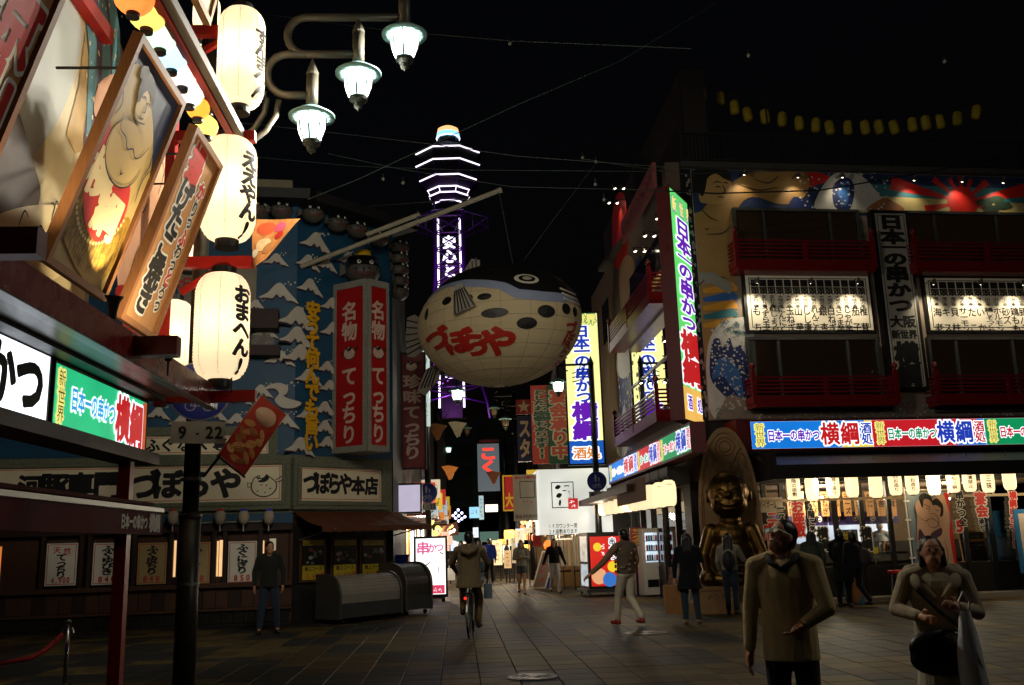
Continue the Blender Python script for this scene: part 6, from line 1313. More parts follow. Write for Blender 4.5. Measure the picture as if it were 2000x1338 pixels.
# round blue road sign and plate on the pole
def road_sign(c, r, label, plate='9-22', pl_lab=None, pole_y=0.16):
    c = Vector(c); d = (CAMP-c); d.z = 0; d.normalize(); F = Frame(c, Vector((-d.y, d.x, 0)), (0, 0, 1), d)
    t = thing('road_sign', c-Vector((0, 0, r)), label, 'road sign', 'round blue pedestrian and bicycle signs')
    ob('disc', MB().prism(F, [(r*math.cos(a), r*math.sin(a)) for a in np.linspace(0, 2*math.pi, 33)[:-1]], -.02, 0), mat('sign_rim', '#8f9296', .4), t)
    ob('face', MB().prism(F, [(r*.95*math.cos(a), r*.95*math.sin(a)) for a in np.linspace(0, 2*math.pi, 33)[:-1]], .0, .004), mat('sign_blue', '#132a8c', .4, .1), t)
    SW = mat('sign_white', '#c9cbd0', .4)
    p = MB(); s = r
    def man(x, y, k):
        shape(p, F, [(x+.07*k*math.cos(a), y+.36*k+.07*k*math.sin(a)) for a in np.linspace(0, 6.28, 11)[:-1]], .006)
        p.sheet(F, [(x-.13*k, y+.27*k), (x+.13*k, y+.27*k), (x+.16*k, y-.04*k), (x+.11*k, y-.04*k), (x+.10*k, y+.1*k), (x+.10*k, y-.45*k), (x+.02*k, y-.45*k), (x, y-.1*k), (x-.02*k, y-.45*k), (x-.10*k, y-.45*k), (x-.10*k, y+.1*k), (x-.11*k, y-.04*k), (x-.16*k, y-.04*k)], .006)
    man(-.12*s, .36*s, .85*s); man(.2*s, .20*s, .5*s)
    ob('walkers', p, SW, t); b = MB()
    for x in (-.28, .28): stroke(b, F, [(x*s+.16*s*math.cos(a), -.5*s+.16*s*math.sin(a)) for a in np.linspace(0, 6.28, 13)], .03*s, .006, True, 2, False)
    for a, e in (((-.28, -.5), (-.12, -.26)), ((-.12, -.26), (.2, -.28)), ((.2, -.28), (.28, -.5)), ((-.12, -.26), (.02, -.5)), ((.02, -.5), (.2, -.28)), ((-.28, -.5), (.02, -.5)), ((.18, -.2), (.3, -.2))): stroke(b, F, [(a[0]*s, a[1]*s), (e[0]*s, e[1]*s)], .03*s, .007, False)
    ob('bicycle_mark', b, SW, t)
    t2 = thing('time_plate', c-Vector((0, 0, r*1.62)), pl_lab or 'small grey plate with numbers under the blue sign', 'plate', 'number plates under the round blue signs')
    pw, ph = r*.85, r*.36; cy_ = -r*1.02-ph
    ob('plate', MB().prism(F, spline([(-pw, cy_-ph*.8), (-pw, cy_+ph*.8), (-pw*.95, cy_+ph), (pw*.95, cy_+ph), (pw, cy_+ph*.8), (pw, cy_-ph*.8), (pw*.95, cy_-ph), (-pw*.95, cy_-ph)], True, 2), -.015, .002), mat('plate_grey', '#9b988c', .5, .1), t2)
    letters([('9', -.48*pw*1.2, cy_, ph*1.35, ph*1.5), ('-', -.02*pw, cy_, ph*.9, ph), ('2', .42*pw, cy_, ph*1.35, ph*1.5), ('2', .76*pw, cy_, ph*1.35, ph*1.5)], F, INK, t2, .035, .006)
    return t
road_sign(at(390, 764, 10.5), .34, 'round blue pedestrian and bicycle sign behind the lowest big lantern', pl_lab='grey 9 to 22 plate on the near lamp post')
# printed banner hung from the near post, and the one by the wave wall
def banner(name, quad, m, label, Y=None):
    pts = [at(x, y, Yq) for x, y, Yq in quad]; F = Frame(pts[3], pts[2]-pts[3], None if False else (pts[0]-pts[3]))
    t = thing(name, (pts[2]+pts[3])/2, label, 'banner'); mb = MB(); nu, nv = 8, 12; nrm = (pts[2]-pts[3]).cross(pts[0]-pts[3]).normalized()
    def q(a, b): return pts[3].lerp(pts[2], a).lerp(pts[0].lerp(pts[1], a), b)+nrm*.03*math.sin(a*5+b*3)
    for i in range(nu):
        for j in range(nv): mb.quad(q(i/nu, j/nv), q((i+1)/nu, j/nv), q((i+1)/nu, (j+1)/nv), q(i/nu, (j+1)/nv))
    ob('cloth', mb, m, t, smooth=True); return t, q, nrm
t, q, nr = banner('printed_banner', [(512, 772, 10.6), (562, 812, 10.45), (475, 928, 10.3), (428, 888, 10.45)], mat('banner_red', '#a32718', .6, .15, 4), 'red food banner tilted on the near lamp post')
def qmap(x, y, l): return q(x, y)+nr*(l if nr.dot(CAMP-q(.5, .5)) > 0 else -l)
def qsheet(pts, m, l, name='print'):
    p = spline(pts, True, 4); tr = tessellate_polygon([[Vector((u, v, 0)) for u, v in p]]); ob(name, MB().add([qmap(u, v, l) for u, v in p], tr), m, t)
for i in range(16):
    cx, cy_ = .5+.28*math.sin(i*2.4), .10+.033*i; qsheet([(cx+.15*math.cos(a), cy_+.045*math.sin(a)+.05*math.cos(a)*math.sin(i*1.7)) for a in np.linspace(0, 6.28, 9)[:-1]], mat('food_tan%d' % (i % 3), ['#c98d4c', '#9c6230', '#d8a868'][i % 3], .5, .4, 14), .006+.0002*i)
qsheet([(.5+.36*math.cos(a), .8+.12*math.sin(a)) for a in np.linspace(0, 6.28, 13)[:-1]], mat('banner_pale', '#d8b9a0', .6), .008); qsheet([(.5+.31*math.cos(a), .8+.105*math.sin(a)) for a in np.linspace(0, 6.28, 13)[:-1]], mat('banner_red', '#a32718'), .011)
qsheet([(.5+.24*math.cos(a), .8+.08*math.sin(a)) for a in np.linspace(0, 6.28, 13)[:-1]], mat('banner_pale', '#d8b9a0'), .0135); letters([('串', .36, .8, .2, .09), ('か', .52, .8, .18, .08), ('つ', .66, .8, .16, .07)], qmap, mat('banner_red', '#a32718'), t, .04, .016)
ob('rod', MB().tube([at(513, 768, 10.62), at(424, 892, 10.48)], .012, 6), STEEL, t); ob('bracket', MB().tube([at(430, 890, 10.46), at(398, 930, 10.65)], .016, 6), K, t); ob('rod', MB().tube([at(424, 890, 10.46), at(478, 932, 10.3)], .012, 6), K, t)
t, q, nr = banner('printed_banner', [(496, 428, 12.5), (590, 428, 12.3), (520, 500, 12.3), (496, 530, 12.5)], mat('banner_food', '#b5753c', .6, .4, 9), 'folded food picture banner beside the middle lantern')
for i, (cx, cy_, r_, c_) in enumerate(((.30, .8, .2, '#c0502a'), (.62, .82, .16, '#c9526a'), (.7, .62, .13, '#b32a1c'), (.35, .45, .2, '#d0a878'), (.15, .3, .12, '#d8c8a8'), (.6, .35, .2, '#a8703a'))):
    qsheet([(cx+r_*math.cos(a), cy_+r_*.7*math.sin(a)) for a in np.linspace(0, 6.28, 9)[:-1]], mat('food_%d' % i, c_, .5, .3, 10), .006+.001*i)
# ------------------------------------------------------------------ observation tower far up the street
TY = 210.0; TC = at(881, 600, TY); TC.z = 0
TW = thing('observation_tower', TC, 'tall lattice tower far up the street, lined with white neon and purple light', 'tower')
NEO = emi('neon_white', '#f4eaff', 2.2); PUR = emi('purple_light_in_steel', '#5a1f86', .022); PURB = emi('purple_led', '#b050e0', .9); TDK = mat('tower_dark', '#0c0a10', .6, .2, .3)  # PUR puts the purple light into the steel as its own dim glow
def octo(rad, z): return [TC+Vector((rad*math.cos(a), rad*math.sin(a), z)) for a in [R(22.5+45*k-90+22.5-22.5) for k in range(8)]]
def zat(y): return at(881, y, TY).z
def NL_(o): q = sorted(o, key=lambda p: p.y)[:4]; return sorted(q, key=lambda p: p.x)
decks = [(310, 8.1), (334, 8.1), (361, 7.2), (378, 5.3), (388, 4.9), (402, 4.1)]
for i, (y, rad) in enumerate(decks):
    z = zat(y); o8 = octo(rad, z)
    ob('neon_line', MB().tube([o8[7], o8[0], o8[1], o8[2]] if False else NL_(o8), .17, 6), NEO, TW)
    if i < 5:
        z2 = zat(decks[i+1][0]); r2 = decks[i+1][1]; a, b = octo(rad-.15, z-.2), octo(r2-.2, z2+.3); m = MB(); m.add(a+b, [(k, (k+1) % 8, 8+(k+1) % 8, 8+k) for k in range(8)]+[tuple(range(7, -1, -1)), tuple(range(8, 16))]); ob('deck', m, TDK if i < 2 else mat('tower_purple', '#2a1238', .6), TW)
        if i in (1, 2, 3): 
            for k in range(8): ob('neon_upright', MB().tube([a[k], b[k]], .10, 5), PUR if i != 3 else NEO, TW)
ztop = zat(310); ob('roof', MB().lathe([(8.0, ztop+.2), (5.0, zat(292)), (2.6, zat(286)), (2.6, zat(272))], TC, 8), TDK, TW)
ob('dome_band', MB().lathe([(2.75, zat(271)), (2.8, zat(266)), (2.7, zat(262))], TC, 20), emi('dome_blue', '#8fd8ff', 1.5), TW); ob('dome', MB().lathe([(2.68, zat(262)), (2.5, zat(254)), (1.6, zat(250)), (.1, zat(248))], TC, 20), emi('dome_orange', '#ffb878', 1.6), TW); ob('dome_ring', MB().tube([TC+Vector((2.8*math.cos(a), 2.8*math.sin(a), zat(271))) for a in np.linspace(0, 6.29, 25)], .12, 5), NEO, TW)
# shaft and legs
zs = [zat(402), zat(430), zat(545), zat(690), zat(800), 0]; hw_ = [3.4, 3.2, 3.3, 4.6, 8.2, 12.5]
for sx in (-1, 1):
    for sy in (-1, 1): ob('leg', MB().tube([TC+Vector((sx*w, sy*w, z)) for w, z in zip(hw_, zs)], .34, 5), PUR, TW)
lv = np.linspace(zs[1], zs[4], 12); lw = np.interp(-lv, [-z for z in zs], hw_)
for i in range(11):
    b = MB()
    for s1, s2 in (((-1, -1), (1, -1)), ((1, -1), (1, 1)), ((-1, -1), (-1, 1))):
        A = TC+Vector((s1[0]*lw[i], s1[1]*lw[i], lv[i])); B = TC+Vector((s2[0]*lw[i], s2[1]*lw[i], lv[i])); C_ = TC+Vector((s1[0]*lw[i+1], s1[1]*lw[i+1], lv[i+1])); D_ = TC+Vector((s2[0]*lw[i+1], s2[1]*lw[i+1], lv[i+1]))
        b.tube([A, D_], .16, 4); b.tube([B, C_], .16, 4); b.tube([A, B], .18, 4)
    ob('lattice', b, PUR, TW, kind='stuff')
ob('lift_shaft', MB().wbox(TC.x-2.3, TC.x+2.3, TC.y-2.4, TC.y+2.4, 5, zs[1]), TDK, TW)
for sx in (-1, 1): ob('neon_upright', MB().tube([TC+Vector((sx*2.5, -2.6, zat(432))), TC+Vector((sx*2.75, -2.9, zat(800)))], .24, 5), NEO, TW)
FT = Frame(TC+Vector((0, -2.75, 0)), (1, 0, 0)); ob('screen', MB().box(FT, -1.9, 1.9, zat(800), zat(455), -.2, 0), TDK, TW)
letters([(c, 0, zat(y), 3.1, 3.2) for c, y in (('安', 481), ('心', 508), ('と', 536), ('ー', 742))], FT, NEO, TW, .04, .1)
# crown of struts below the decks
for k in range(8):
    a = R(45*k+22.5); d = Vector((math.cos(a), math.sin(a), 0)); b = MB(); tipp = TC+d*9.8+Vector((0, 0, zat(437))); nx = Vector((math.cos(a+R(45)), math.sin(a+R(45)), 0))
    b.tube([TC+d*3+Vector((0, 0, zat(415))), tipp], .14, 4); b.tube([TC+d*3.2+Vector((0, 0, zat(462))), tipp], .14, 4); b.tube([tipp, TC+nx*9.8+Vector((0, 0, zat(437)))], .1, 4); b.tube([TC+d*6+Vector((0, 0, zat(426))), TC+d*6+Vector((0, 0, zat(449)))], .1, 4); ob('crown_strut', b, PUR, TW, kind='stuff')
for k, (y, n) in enumerate(((700, 14), (728, 10), (752, 14))):
    z = zat(y); w = np.interp(-z, [-q for q in zs], hw_)+.5
    for q in range(n): ob('led_dot', MB().ball(TC+Vector((-w+2*w*q/(n-1), -w, z+.8*math.sin(q))), .2, 6, 4), PURB, TW)
lamp('tower_wash', TC+Vector((0, -9, 30)), 2500, (.7, .2, 1), 1, TW); lamp('tower_wash', TC+Vector((0, -9, 62)), 1500, (.7, .2, 1), 1, TW)
# ------------------------------------------------------------------ the street between: side rows, bridge gallery, signs
def block(name, x0, x1, y0, y1, h, m, label, cat='building', group='buildings along the far street'):
    t = thing(name, ((x0+x1)/2, (y0+y1)/2, 0), label, cat, group); ob('wall', MB().wbox(x0, x1, y0, y1, 0, h), m, t); ob('parapet', MB().wbox(x0-.08, x1+.08, y0-.08, y1+.08, h, h+.25), mat('parapet', '#1c1b1a', .8), t); return t
FACD = mat('far_wall_dark', '#16171a', .8, .3, 1); FACB = mat('far_wall_brown', '#241c17', .8, .3, 1)
rowsL = [(-9, -3.9, 27.5, 36, 8.5), (-10, -4.2, 36.2, 48, 7.0), (-11, -4.6, 48.2, 62, 9.0)]; rowsR = [(1.7, 8, 35.5, 44, 8.2), (1.3, 8, 44.2, 56, 7.2), (1.0, 8, 56.2, 70, 9.4)]
SHOPG = [emi('shop_glow_%d' % k, c, s, .5, 2.5) for k, (c, s) in enumerate((('#fff0d0', 2.0), ('#ffd9a0', 1.6), ('#ffe9c8', 2.4), ('#ffc070', 1.4), ('#eaf4ff', 1.6)))]
for i, (x0, x1, y0, y1, h) in enumerate(rowsL+rowsR):
    L = i < 3; t = block('shop_row', x0, x1, y0, y1, h, FACD if i % 2 else FACB, ['nearest', 'middle', 'farthest'][i % 3]+' dark shop building on the '+('left' if L else 'right')+' of the far street')
    xf = x1 if L else x0; s = 1 if L else -1
    n = int((y1-y0)/1.7)
    for k in range(n):
        ya = y0+.2+k*1.7; o = ob('shop_window', MB().wbox(min(xf, xf+s*.06), max(xf, xf+s*.06), ya, ya+1.4, .5, 2.3), SHOPG[(i*2+k) % 5], t); ob('mullion', MB().wbox(min(xf+s*.06, xf+s*.1), max(xf+s*.06, xf+s*.1), ya+.65, ya+.72, .5, 2.3), K, o)
        if k % 2 == 0: ob('canopy', MB().wbox(min(xf, xf+s*.9), max(xf, xf+s*.9), ya-.1, ya+1.5, 2.5, 2.62), [AWN, AWD, DKRED][k % 3], t)
        if k % 3 == 0: ob('upper_window', MB().wbox(min(xf, xf+s*.04), max(xf, xf+s*.04), ya, ya+1.2, 3.6, 4.9), mat('far_glass', '#20242a', .2), t)
GREENM = mat('gallery_green', '#1f3a36', .6, .3, 1.5)
def xz(px, py, Y): p = at(px, py, Y); return p.x, p.z
Yg = 78; x0, z0 = xz(836, 1010, Yg); x1, z1 = xz(985, 820, Yg)
t = thing('gallery_bridge', ((x0+x1)/2, Yg, 0), 'dark green glazed gallery building crossing the end of the street', 'building')
ob('wall', MB().wbox(x0-12, x1+14, Yg, Yg+6, xz(900, 985, Yg)[1], z1), mat('gallery_dark', '#0f1a1a', .6, .3, 1), t)
for y in (825, 862, 905, 985): zq = xz(900, y, Yg)[1]; ob('floor_band', MB().wbox(x0-12, x1+14, Yg-.25, Yg, zq-.25, zq+.25), GREENM, t)
for k in range(30): xk = x0-1+k*.36; ob('mullion', MB().wbox(xk-.03, xk+.03, Yg-.12, Yg-.005, xz(900, 900, Yg)[1], xz(900, 828, Yg)[1]), GREENM, t)
for px in (842, 928, 980): xk = xz(px, 900, Yg)[0]; ob('column', MB().wbox(xk-.25, xk+.25, Yg-.6, Yg-.1, 0, z1), GREENM, t)
ob('lit_window', MB().wbox(x0, x1, Yg-.03, Yg-.01, xz(900, 1060, Yg)[1], xz(900, 1040, Yg)[1]), emi('gallery_glow', '#8fc0b0', .25), t)
def far_sign(px0, py0, px1, py1, Y, m, label, txt=None, tm=None, vert=True, name='shop_sign', w=.04, depth=.15, frame=None, lo=True, ol=None, pad=.06, group=None):
    a = at(px0, py1, Y); b = at(px1, py0, Y); F = Frame((a.x, Y, 0), (1, 0, 0)); W_ = b.x-a.x; z0_, z1_ = a.z, b.z
    t = thing(name, (a.x+W_/2, Y, z0_), label, 'sign', group); ob('panel', MB().box(F, 0, W_, z0_, z1_, -depth, 0), m, t)
    if frame: ob('frame', MB().frame(F, -.04, W_+.04, z0_-.04, z1_+.04, .05, -depth-.01, .02), frame, t)
    if txt and txt[0] == '~': scribble(F, W_*.12, W_*.88, z0_+(z1_-z0_)*.08, z1_-(z1_-z0_)*.08, .006, tm, t, int(txt[1:]), vert)
    elif txt:
        H_ = z1_-z0_; it = vrow(txt, W_/2, z1_-H_*pad, W_*.78, H_*(1-2*pad)/len(txt)*.98, H_*(1-2*pad)/len(txt)) if vert else hrow(txt, W_*pad, W_*(1-pad), (z0_+z1_)/2, H_*.6)
        if ol: outlined(it, F, tm, ol, t, w, .13, .006, lo)
        else: letters(it, F, tm, t, w, .008, lo)
    return t, F, W_, z0_, z1_
DRED = mat('dim_sign_red', '#7c1a14', .5, .15, 2); PK = mat('sign_pink_white', '#d8b8a4')
t, F, W_, z0, z1 = far_sign(781, 690, 828, 915, 27.0, DRED, 'dim red vertical sign with pale lettering and a small pufferfish', None, frame=mat('rust_frame', '#33201a', .7))
letters([(c, W_/2, z1-(z1-z0)*f, W_*.72, (z1-z0)*.12) for c, f in (('珍', .25), ('味', .385), ('て', .52), ('っ', .64), ('ち', .755), ('り', .87))], F, PK, t, .04, .008); puffer_drawing(F, W_/2, z1-(z1-z0)*.11, .17, t, .012); ob('pufferfish_print', shape(MB(), F, [(W_/2+.17*math.cos(a), z1-(z1-z0)*.115+.14*math.sin(a)) for a in np.linspace(0, 6.28, 13)[:-1]], .006), PK, t)
far_sign(824, 684, 838, 832, 28.5, emi('dim_lit_white', '#cfe6dc', .75), 'narrow white backlit sign with black writing behind the dim red sign', '~6', INK)
t, F, W_, z0, z1 = far_sign(774, 946, 821, 1001, 25.2, emi('lavender_white', '#cfc6de', .75, .1), 'blank pale backlit box sign at the end of the orange awning', frame=K)
tag(ob('neon_tube', MB().tube([at(773, 812, 24.8), at(774, 895, 24.8)], .02, 6), emi('neon_cool', '#e6e0ff', 2)), 'thin white neon tube at the corner of the pufferfish restaurant', 'neon tube')
t, F, W_, z0, z1 = far_sign(1113, 611, 1166, 907, 30, emi('yellow_panel', '#f6ee98', 1.25, .15, 1), 'tall yellow backlit sign with purple lettering behind the lamp post', None, frame=K); W_ = at(1182, 905, 30).x-at(1121, 905, 30).x
H_ = z1-z0; ob('lower_panel', MB().box(F, 0, at(1166, 611, 30).x-F.o.x, z0, z0+H_*.15, .001, .006), emi('yellow_sign_blue', '#1f5fc0', .9), t); cx = (at(1166, 611, 30).x-F.o.x)/2
outlined(hrow('新世界', .05, 2*cx-.05, z1-H_*.045, .36), F, EYL, EDG, t, .05, .12, .004)
outlined([(c, cx, z1-H_*f, .52, H_*.085) for c, f in (('日', .125), ('本', .205), ('一', .26), ('の', .325), ('串', .41), ('か', .49), ('つ', .565))], F, EDB, EWH, t, .04, .12, .006); outlined([('横', cx, z1-H_*.66, .80, H_*.125), ('綱', cx, z1-H_*.785, .80, H_*.125)], F, EPU, EWH, t, .05, .11, .006); outlined(hrow('酒処', .12, 2*cx-.12, z0+H_*.07, .38), F, emi('lit_orange', '#e08a30', .9), EWH, t, .03, .13, .008)
SGR = mat('banner_green', '#1f4a34', .6, .1); SRD = mat('banner_orange_red', '#a8382a', .6, .1)
far_sign(1073, 752, 1112, 906, 33.5, SGR, 'green vertical banner with big red characters beside the yellow sign', '宴会承り中', mat('red_char', '#b0402c', .5), w=.05, ol=mat('char_edge', '#b8aa90', .5)); far_sign(1041, 752, 1072, 906, 33.6, SRD, 'orange red vertical banner with dark green characters', 'としたお座敷もあります!!', mat('green_char', '#1c3a28', .5), w=.05, ol=mat('char_edge', '#b8aa90'))
t, F, W_, z0, z1 = far_sign(1008, 780, 1038, 809, 36, DRED, 'dim red square sign with a pale five-pointed star'); st = [(W_/2+(.27 if k % 2 == 0 else .11)*math.sin(k*math.pi/5), (z0+z1)/2+(.27 if k % 2 == 0 else .11)*math.cos(k*math.pi/5)) for k in range(10)]; ob('star', MB().sheet(F, st, .006), mat('star_pale', '#a8906c', .5), t)
far_sign(1012, 812, 1038, 902, 36, mat('sign_navy', '#161c38', .5), 'dim navy vertical sign with pale characters below the star sign', 'スタ', mat('star_pale', '#a8906c'))
t, F, W_, z0, z1 = far_sign(934, 866, 974, 960, 58, emi('grey_panel', '#7f8c96', .35), 'pale vertical sign with glowing red strokes near the end of the street', 'こくミ', emi('red_neon', '#ff4030', 1.3), w=.06, lo=False)
far_sign(936, 858, 974, 864, 57.8, DRED, 'thin dim red sign cap above the pale vertical sign')
# white corner box sign with ink characters, plastic-curtained stall below
Yb = 31.0; a = at(1056, 1045, Yb); b = at(1192, 930, Yb); F = Frame((a.x, Yb, 0), (1, 0, 0)); z0, z1 = a.z, at(1135, 915, Yb).z; W_ = b.x-a.x
t = thing('box_sign', (a.x+W_/2, Yb, z0), 'white backlit corner box sign with ink strokes and a red stamp', 'sign'); EWB = emi('box_white', '#e8eae2', .78, .15, 1.2)
ob('panel', MB().box(F, 0, W_, z0, z1, -.06, 0), EWB, t); ob('panel', MB().box(Frame(F.o, SD, (0, 0, 1), -ND), .03, 2.2, z0, z1, -.0, .04), EWB, t); ob('body', MB().box(F, .05, W_+2, z0, z1, -3, -.065), K, t); u0, u1 = at(1078, 990, Yb).x-a.x, at(1122, 990, Yb).x-a.x; zz0, zz1 = at(1100, 1027, Yb).z, at(1100, 941, Yb).z
zz0 = at(1100, 992, Yb).z; ob('ink_frame', MB().frame(F, u0, u1, zz0, zz1, .03, .001, .006), INK, t); cx = (u0+u1)/2; ik = MB()
for (dx, f, rx, ry) in ((-.15, .80, .09, .07), (-.12, .48, .09, .08), (-.1, .2, .04, .1), (.12, .84, .08, .02), (.06, .66, .07, .02)): shape(ik, F, [(cx+dx+rx*math.cos(q)*(1+.3*math.sin(2*q)), zz0+(zz1-zz0)*f+ry*math.sin(q)) for q in np.linspace(0, 6.28, 9)[:-1]], .006)
ob('ink_stroke', ik, INK, t, kind='stuff'); scribble(F, u1-.2, u1-.08, zz1-.6, zz1-.08, .006, INK, t, 3); ob('stamp', MB().box(F, u1-.2, u1+.12, zz0-.05, zz0+.3, .007, .010), emi('stamp_red', '#c82828', .8), t)
scribble(F, u1-.16, u1+.08, zz0-.02, zz0+.27, .012, EWH, t, 2); letters(hrow('1Fカウンター席', .25, .25+.95, z0+.27, .17)+hrow('2F座敷あります', .25, 1.2, z0+.09, .16), F, INK, t, .01, .006, True)
t = thing('curtained_stall', (a.x+1.2, Yb+1, 0), 'stall walled by clear plastic curtains glowing from inside', 'stall')
def vinyl(): 
    m = bpy.data.materials.new('clear_vinyl'); m.use_nodes = True; nt = m.node_tree; N = nt.nodes; L = nt.links; N.remove(N['Principled BSDF']); o = N['Material Output']
    g = N.new('ShaderNodeBsdfGlossy'); g.inputs['Roughness'].default_value = .12; tr = N.new('ShaderNodeBsdfTransparent'); tr.inputs['Color'].default_value = (.9, .86, .78, 1); tl = N.new('ShaderNodeBsdfTranslucent'); tl.inputs['Color'].default_value = (.8, .7, .5, 1)
    m1 = N.new('ShaderNodeMixShader'); m1.inputs['Fac'].default_value = .45; L.new(tr.outputs[0], m1.inputs[1]); L.new(tl.outputs[0], m1.inputs[2]); m2 = N.new('ShaderNodeMixShader'); m2.inputs['Fac'].default_value = .22; L.new(m1.outputs[0], m2.inputs[1]); L.new(g.outputs[0], m2.inputs[2]); L.new(m2.outputs[0], o.inputs['Surface']); return m
VY = vinyl(); zc = z0-.03
for s0 in range(5):
    cu = MB(); base_u = .18+s0*.52
    for k in range(14):
        f = lambda q: (base_u+.52*q/14, .05*math.sin(q*1.9)+.03*math.sin(q*4.1+s0)); (ua, na), (ub, nb_) = f(k), f(k+1); cu.quad(F.pt(ua, .75, na), F.pt(ub, .75, nb_), F.pt(ub, zc, nb_), F.pt(ua, zc, na))
    ob('curtain', cu, VY, t, smooth=True)
ob('back_wall', MB().box(F, -.1, W_+1.5, 0, zc, -2.8, -2.7), mat('stall_wood', '#8a6a40', .7, .3, 2), t)
for k in range(7): ob('stool_leg', MB().tube([F.pt(.35+.36*k, 0, -.4), F.pt(.35+.36*k, .72, -.4)], .02, 6), K, t)
for k in range(3): ob('bench_seat', MB().box(F, .25+.8*k, .95+.8*k, .55, .62, -.7, -.25), BRW, t)
ob('orange_lantern', MB().ball(F.pt(.22, zc-.3, .16), (.14, .14, .16), 14, 10), emi('orange_glow', '#ff7a2a', 1.6), t); lamp('stall_bulb', F.pt(1.2, 1.75, -1.2), 30, (1, .82, .55), .1, t); lamp('stall_bulb', F.pt(2.2, 1.75, -1.2), 22, (1, .82, .55), .1, t)
for k in range(3): ob('tube_light', MB().tube([F.pt(.5+.8*k, zc-.12, -.9), F.pt(1.05+.8*k, zc-.12, -.9)], .02, 6), emi('tube_warm', '#fff2d8', 4), t)
# hanging cloth sign, red sign, flags and other small bright things up the street
t, F, W_, z0, z1 = far_sign(1004, 926, 1052, 1018, 31.5, mat('cloth_beige', '#a89a84', .7, .12, 3), 'beige hanging cloth sign with ink marks in front of the red signs', None, depth=.02)
ob('ink_frame', MB().frame(F, .22, W_-.14, z0+.75, z1-.22, .02, .001, .004), INK, t); letters(hrow('串かつ専門店', .06, W_-.04, z1-.1, .1), F, REDP, t, .02, .004, True); letters(hrow('宴会予約受付中', .06, W_-.04, z0+.14, .13), F, INK, t, .0, .004, True); scribble(F, .28, W_-.2, z0+.56, z0+.68, .004, REDP, t, 3, False)
far_sign(985, 930, 1004, 996, 34, mat('sign_red2', '#a81c18', .5), 'red sign with a white and yellow panel behind the cloth sign', 'ヒ大', mat('sign_yel', '#d0a020', .5), frame=mat('sign_yel', '#d0a020'))
far_sign(948, 985, 972, 1000, 44, emi('lit_wht2', '#fff4e4', 1.3), 'small white lit sign over the far shops', '~3', ERD, vert=False); far_sign(917, 990, 936, 1012, 52, emi('lit_cyan', '#9fe0ff', .9), 'small pale blue lit sign at the end of the street', '~2', INK, vert=False); far_sign(924, 1030, 934, 1050, 50, emi('lit_wht3', '#e6f2ff', .9), 'tiny white lit sign board near the end of the street', '~3', EDB)
far_sign(936, 968, 944, 1015, 48, emi('lit_pole', '#bfe6f0', .5), 'thin pale blue vertical sign near the end of the street', '~5', INK)
far_sign(1041, 1018, 1056, 1068, 32.5, mat('flag_red', '#a82a20', .6), 'red shop flag with thick black characters beside the curtained stall', 'おば', INK, ol=WHITE, w=.05)
far_sign(884, 1058, 912, 1072, 46, emi('lit_wht4', '#fff0d8', 1.2), 'low white lit counter sign far up the street', '~4', ERD, vert=False); far_sign(985, 1035, 1004, 1052, 41, emi('lit_amber', '#ffcf50', 1.4), 'amber lit sign over a stall far up the street', '~2', ERD, vert=False)
for i, (x0, x1, y0, y1, c_, s_) in enumerate(((962, 980, 1055, 1104, '#ffe8b0', .9), (1000, 1012, 1050, 1100, '#d8c8a0', .5), (985, 998, 1075, 1110, '#f0c890', .6))):
    t, F, W_, z0, z1 = far_sign(x0, y0, x1, y1, 40-i, emi('stand_%d' % i, c_, s_, .2), ['pale lit standing board far up the street', 'narrow cream standing board far up the street', 'low tan standing board far up the street'][i], '~4', REDP)
    for u in (.05, W_-.1): ob('leg', MB().box(F, u, u+.05, 0, z0, -.1, 0), K, t)
# upright plant pot on the right, food flags on strings
for i, (x, y, Y, c_) in enumerate(((895, 835, 32, '#8a7a5c'), (880, 920, 36, '#b06a24'), (855, 840, 30, '#a86a34'), (965, 930, 40, '#6d3a20'))):
    p = at(x, y, Y); F = Frame(p, (1, 0, 0)); t = thing('string_flag', p, ['pale crumpled flag hanging over the street under the fish', 'orange crumpled flag hanging over the street', 'tan flag beside the left lamp post', 'brown shop flag at the end of the street'][i], 'flag', 'food flags hung over the street')
    ob('cloth', MB().prism(F, [(-.34, .18), (-.1, .22), (.3, .14), (.16, -.04), (.05, -.3), (-.06, -.34), (-.2, -.05)], -.02, .02), mat('flag_%d' % i, c_, .7, .4, 6), t)
# diamond of blue-white lamps and warm string lights
t = thing('light_ornament', at(898, 1022, 46), 'diamond of small blue-white lamps hanging over the far street', 'ornament'); LED = emi('led_blue_white', '#c8ccff', 5.0)
for x, y in ((895, 996), (890, 1002), (902, 1002), (885, 1007), (896, 1007.5), (908, 1009.5), (890, 1012), (902, 1013.5), (896, 1017.5)): ob('lamp', MB().ball(at(x, y, 46), .065, 8, 6), LED, t)
for i, (x0, y0, x1, y1, n, c_) in enumerate(((862, 1044, 882, 1026, 7, '#ffb060'), (870, 1048, 888, 1034, 7, '#fff0d8'))):
    t = thing('string_lights', at(x0, y0, 44), ['upper warm orange', 'lower white'][i]+' string of bulbs along the left eaves up the street', 'string lights', 'bulb strings up the street'); ob('wire', MB().tube([at(x0, y0-3, 44), at(x1, y1-3, 47)], .008, 4), K, t)
    for k in range(n): f = k/(n-1); ob('bulb', MB().ball(at(x0+(x1-x0)*f+random.uniform(-1, 1), y0+(y1-y0)*f+random.uniform(-2, 2), 44+3*f), .07, 8, 6), emi('string_bulb%d' % i, c_, 4), t)
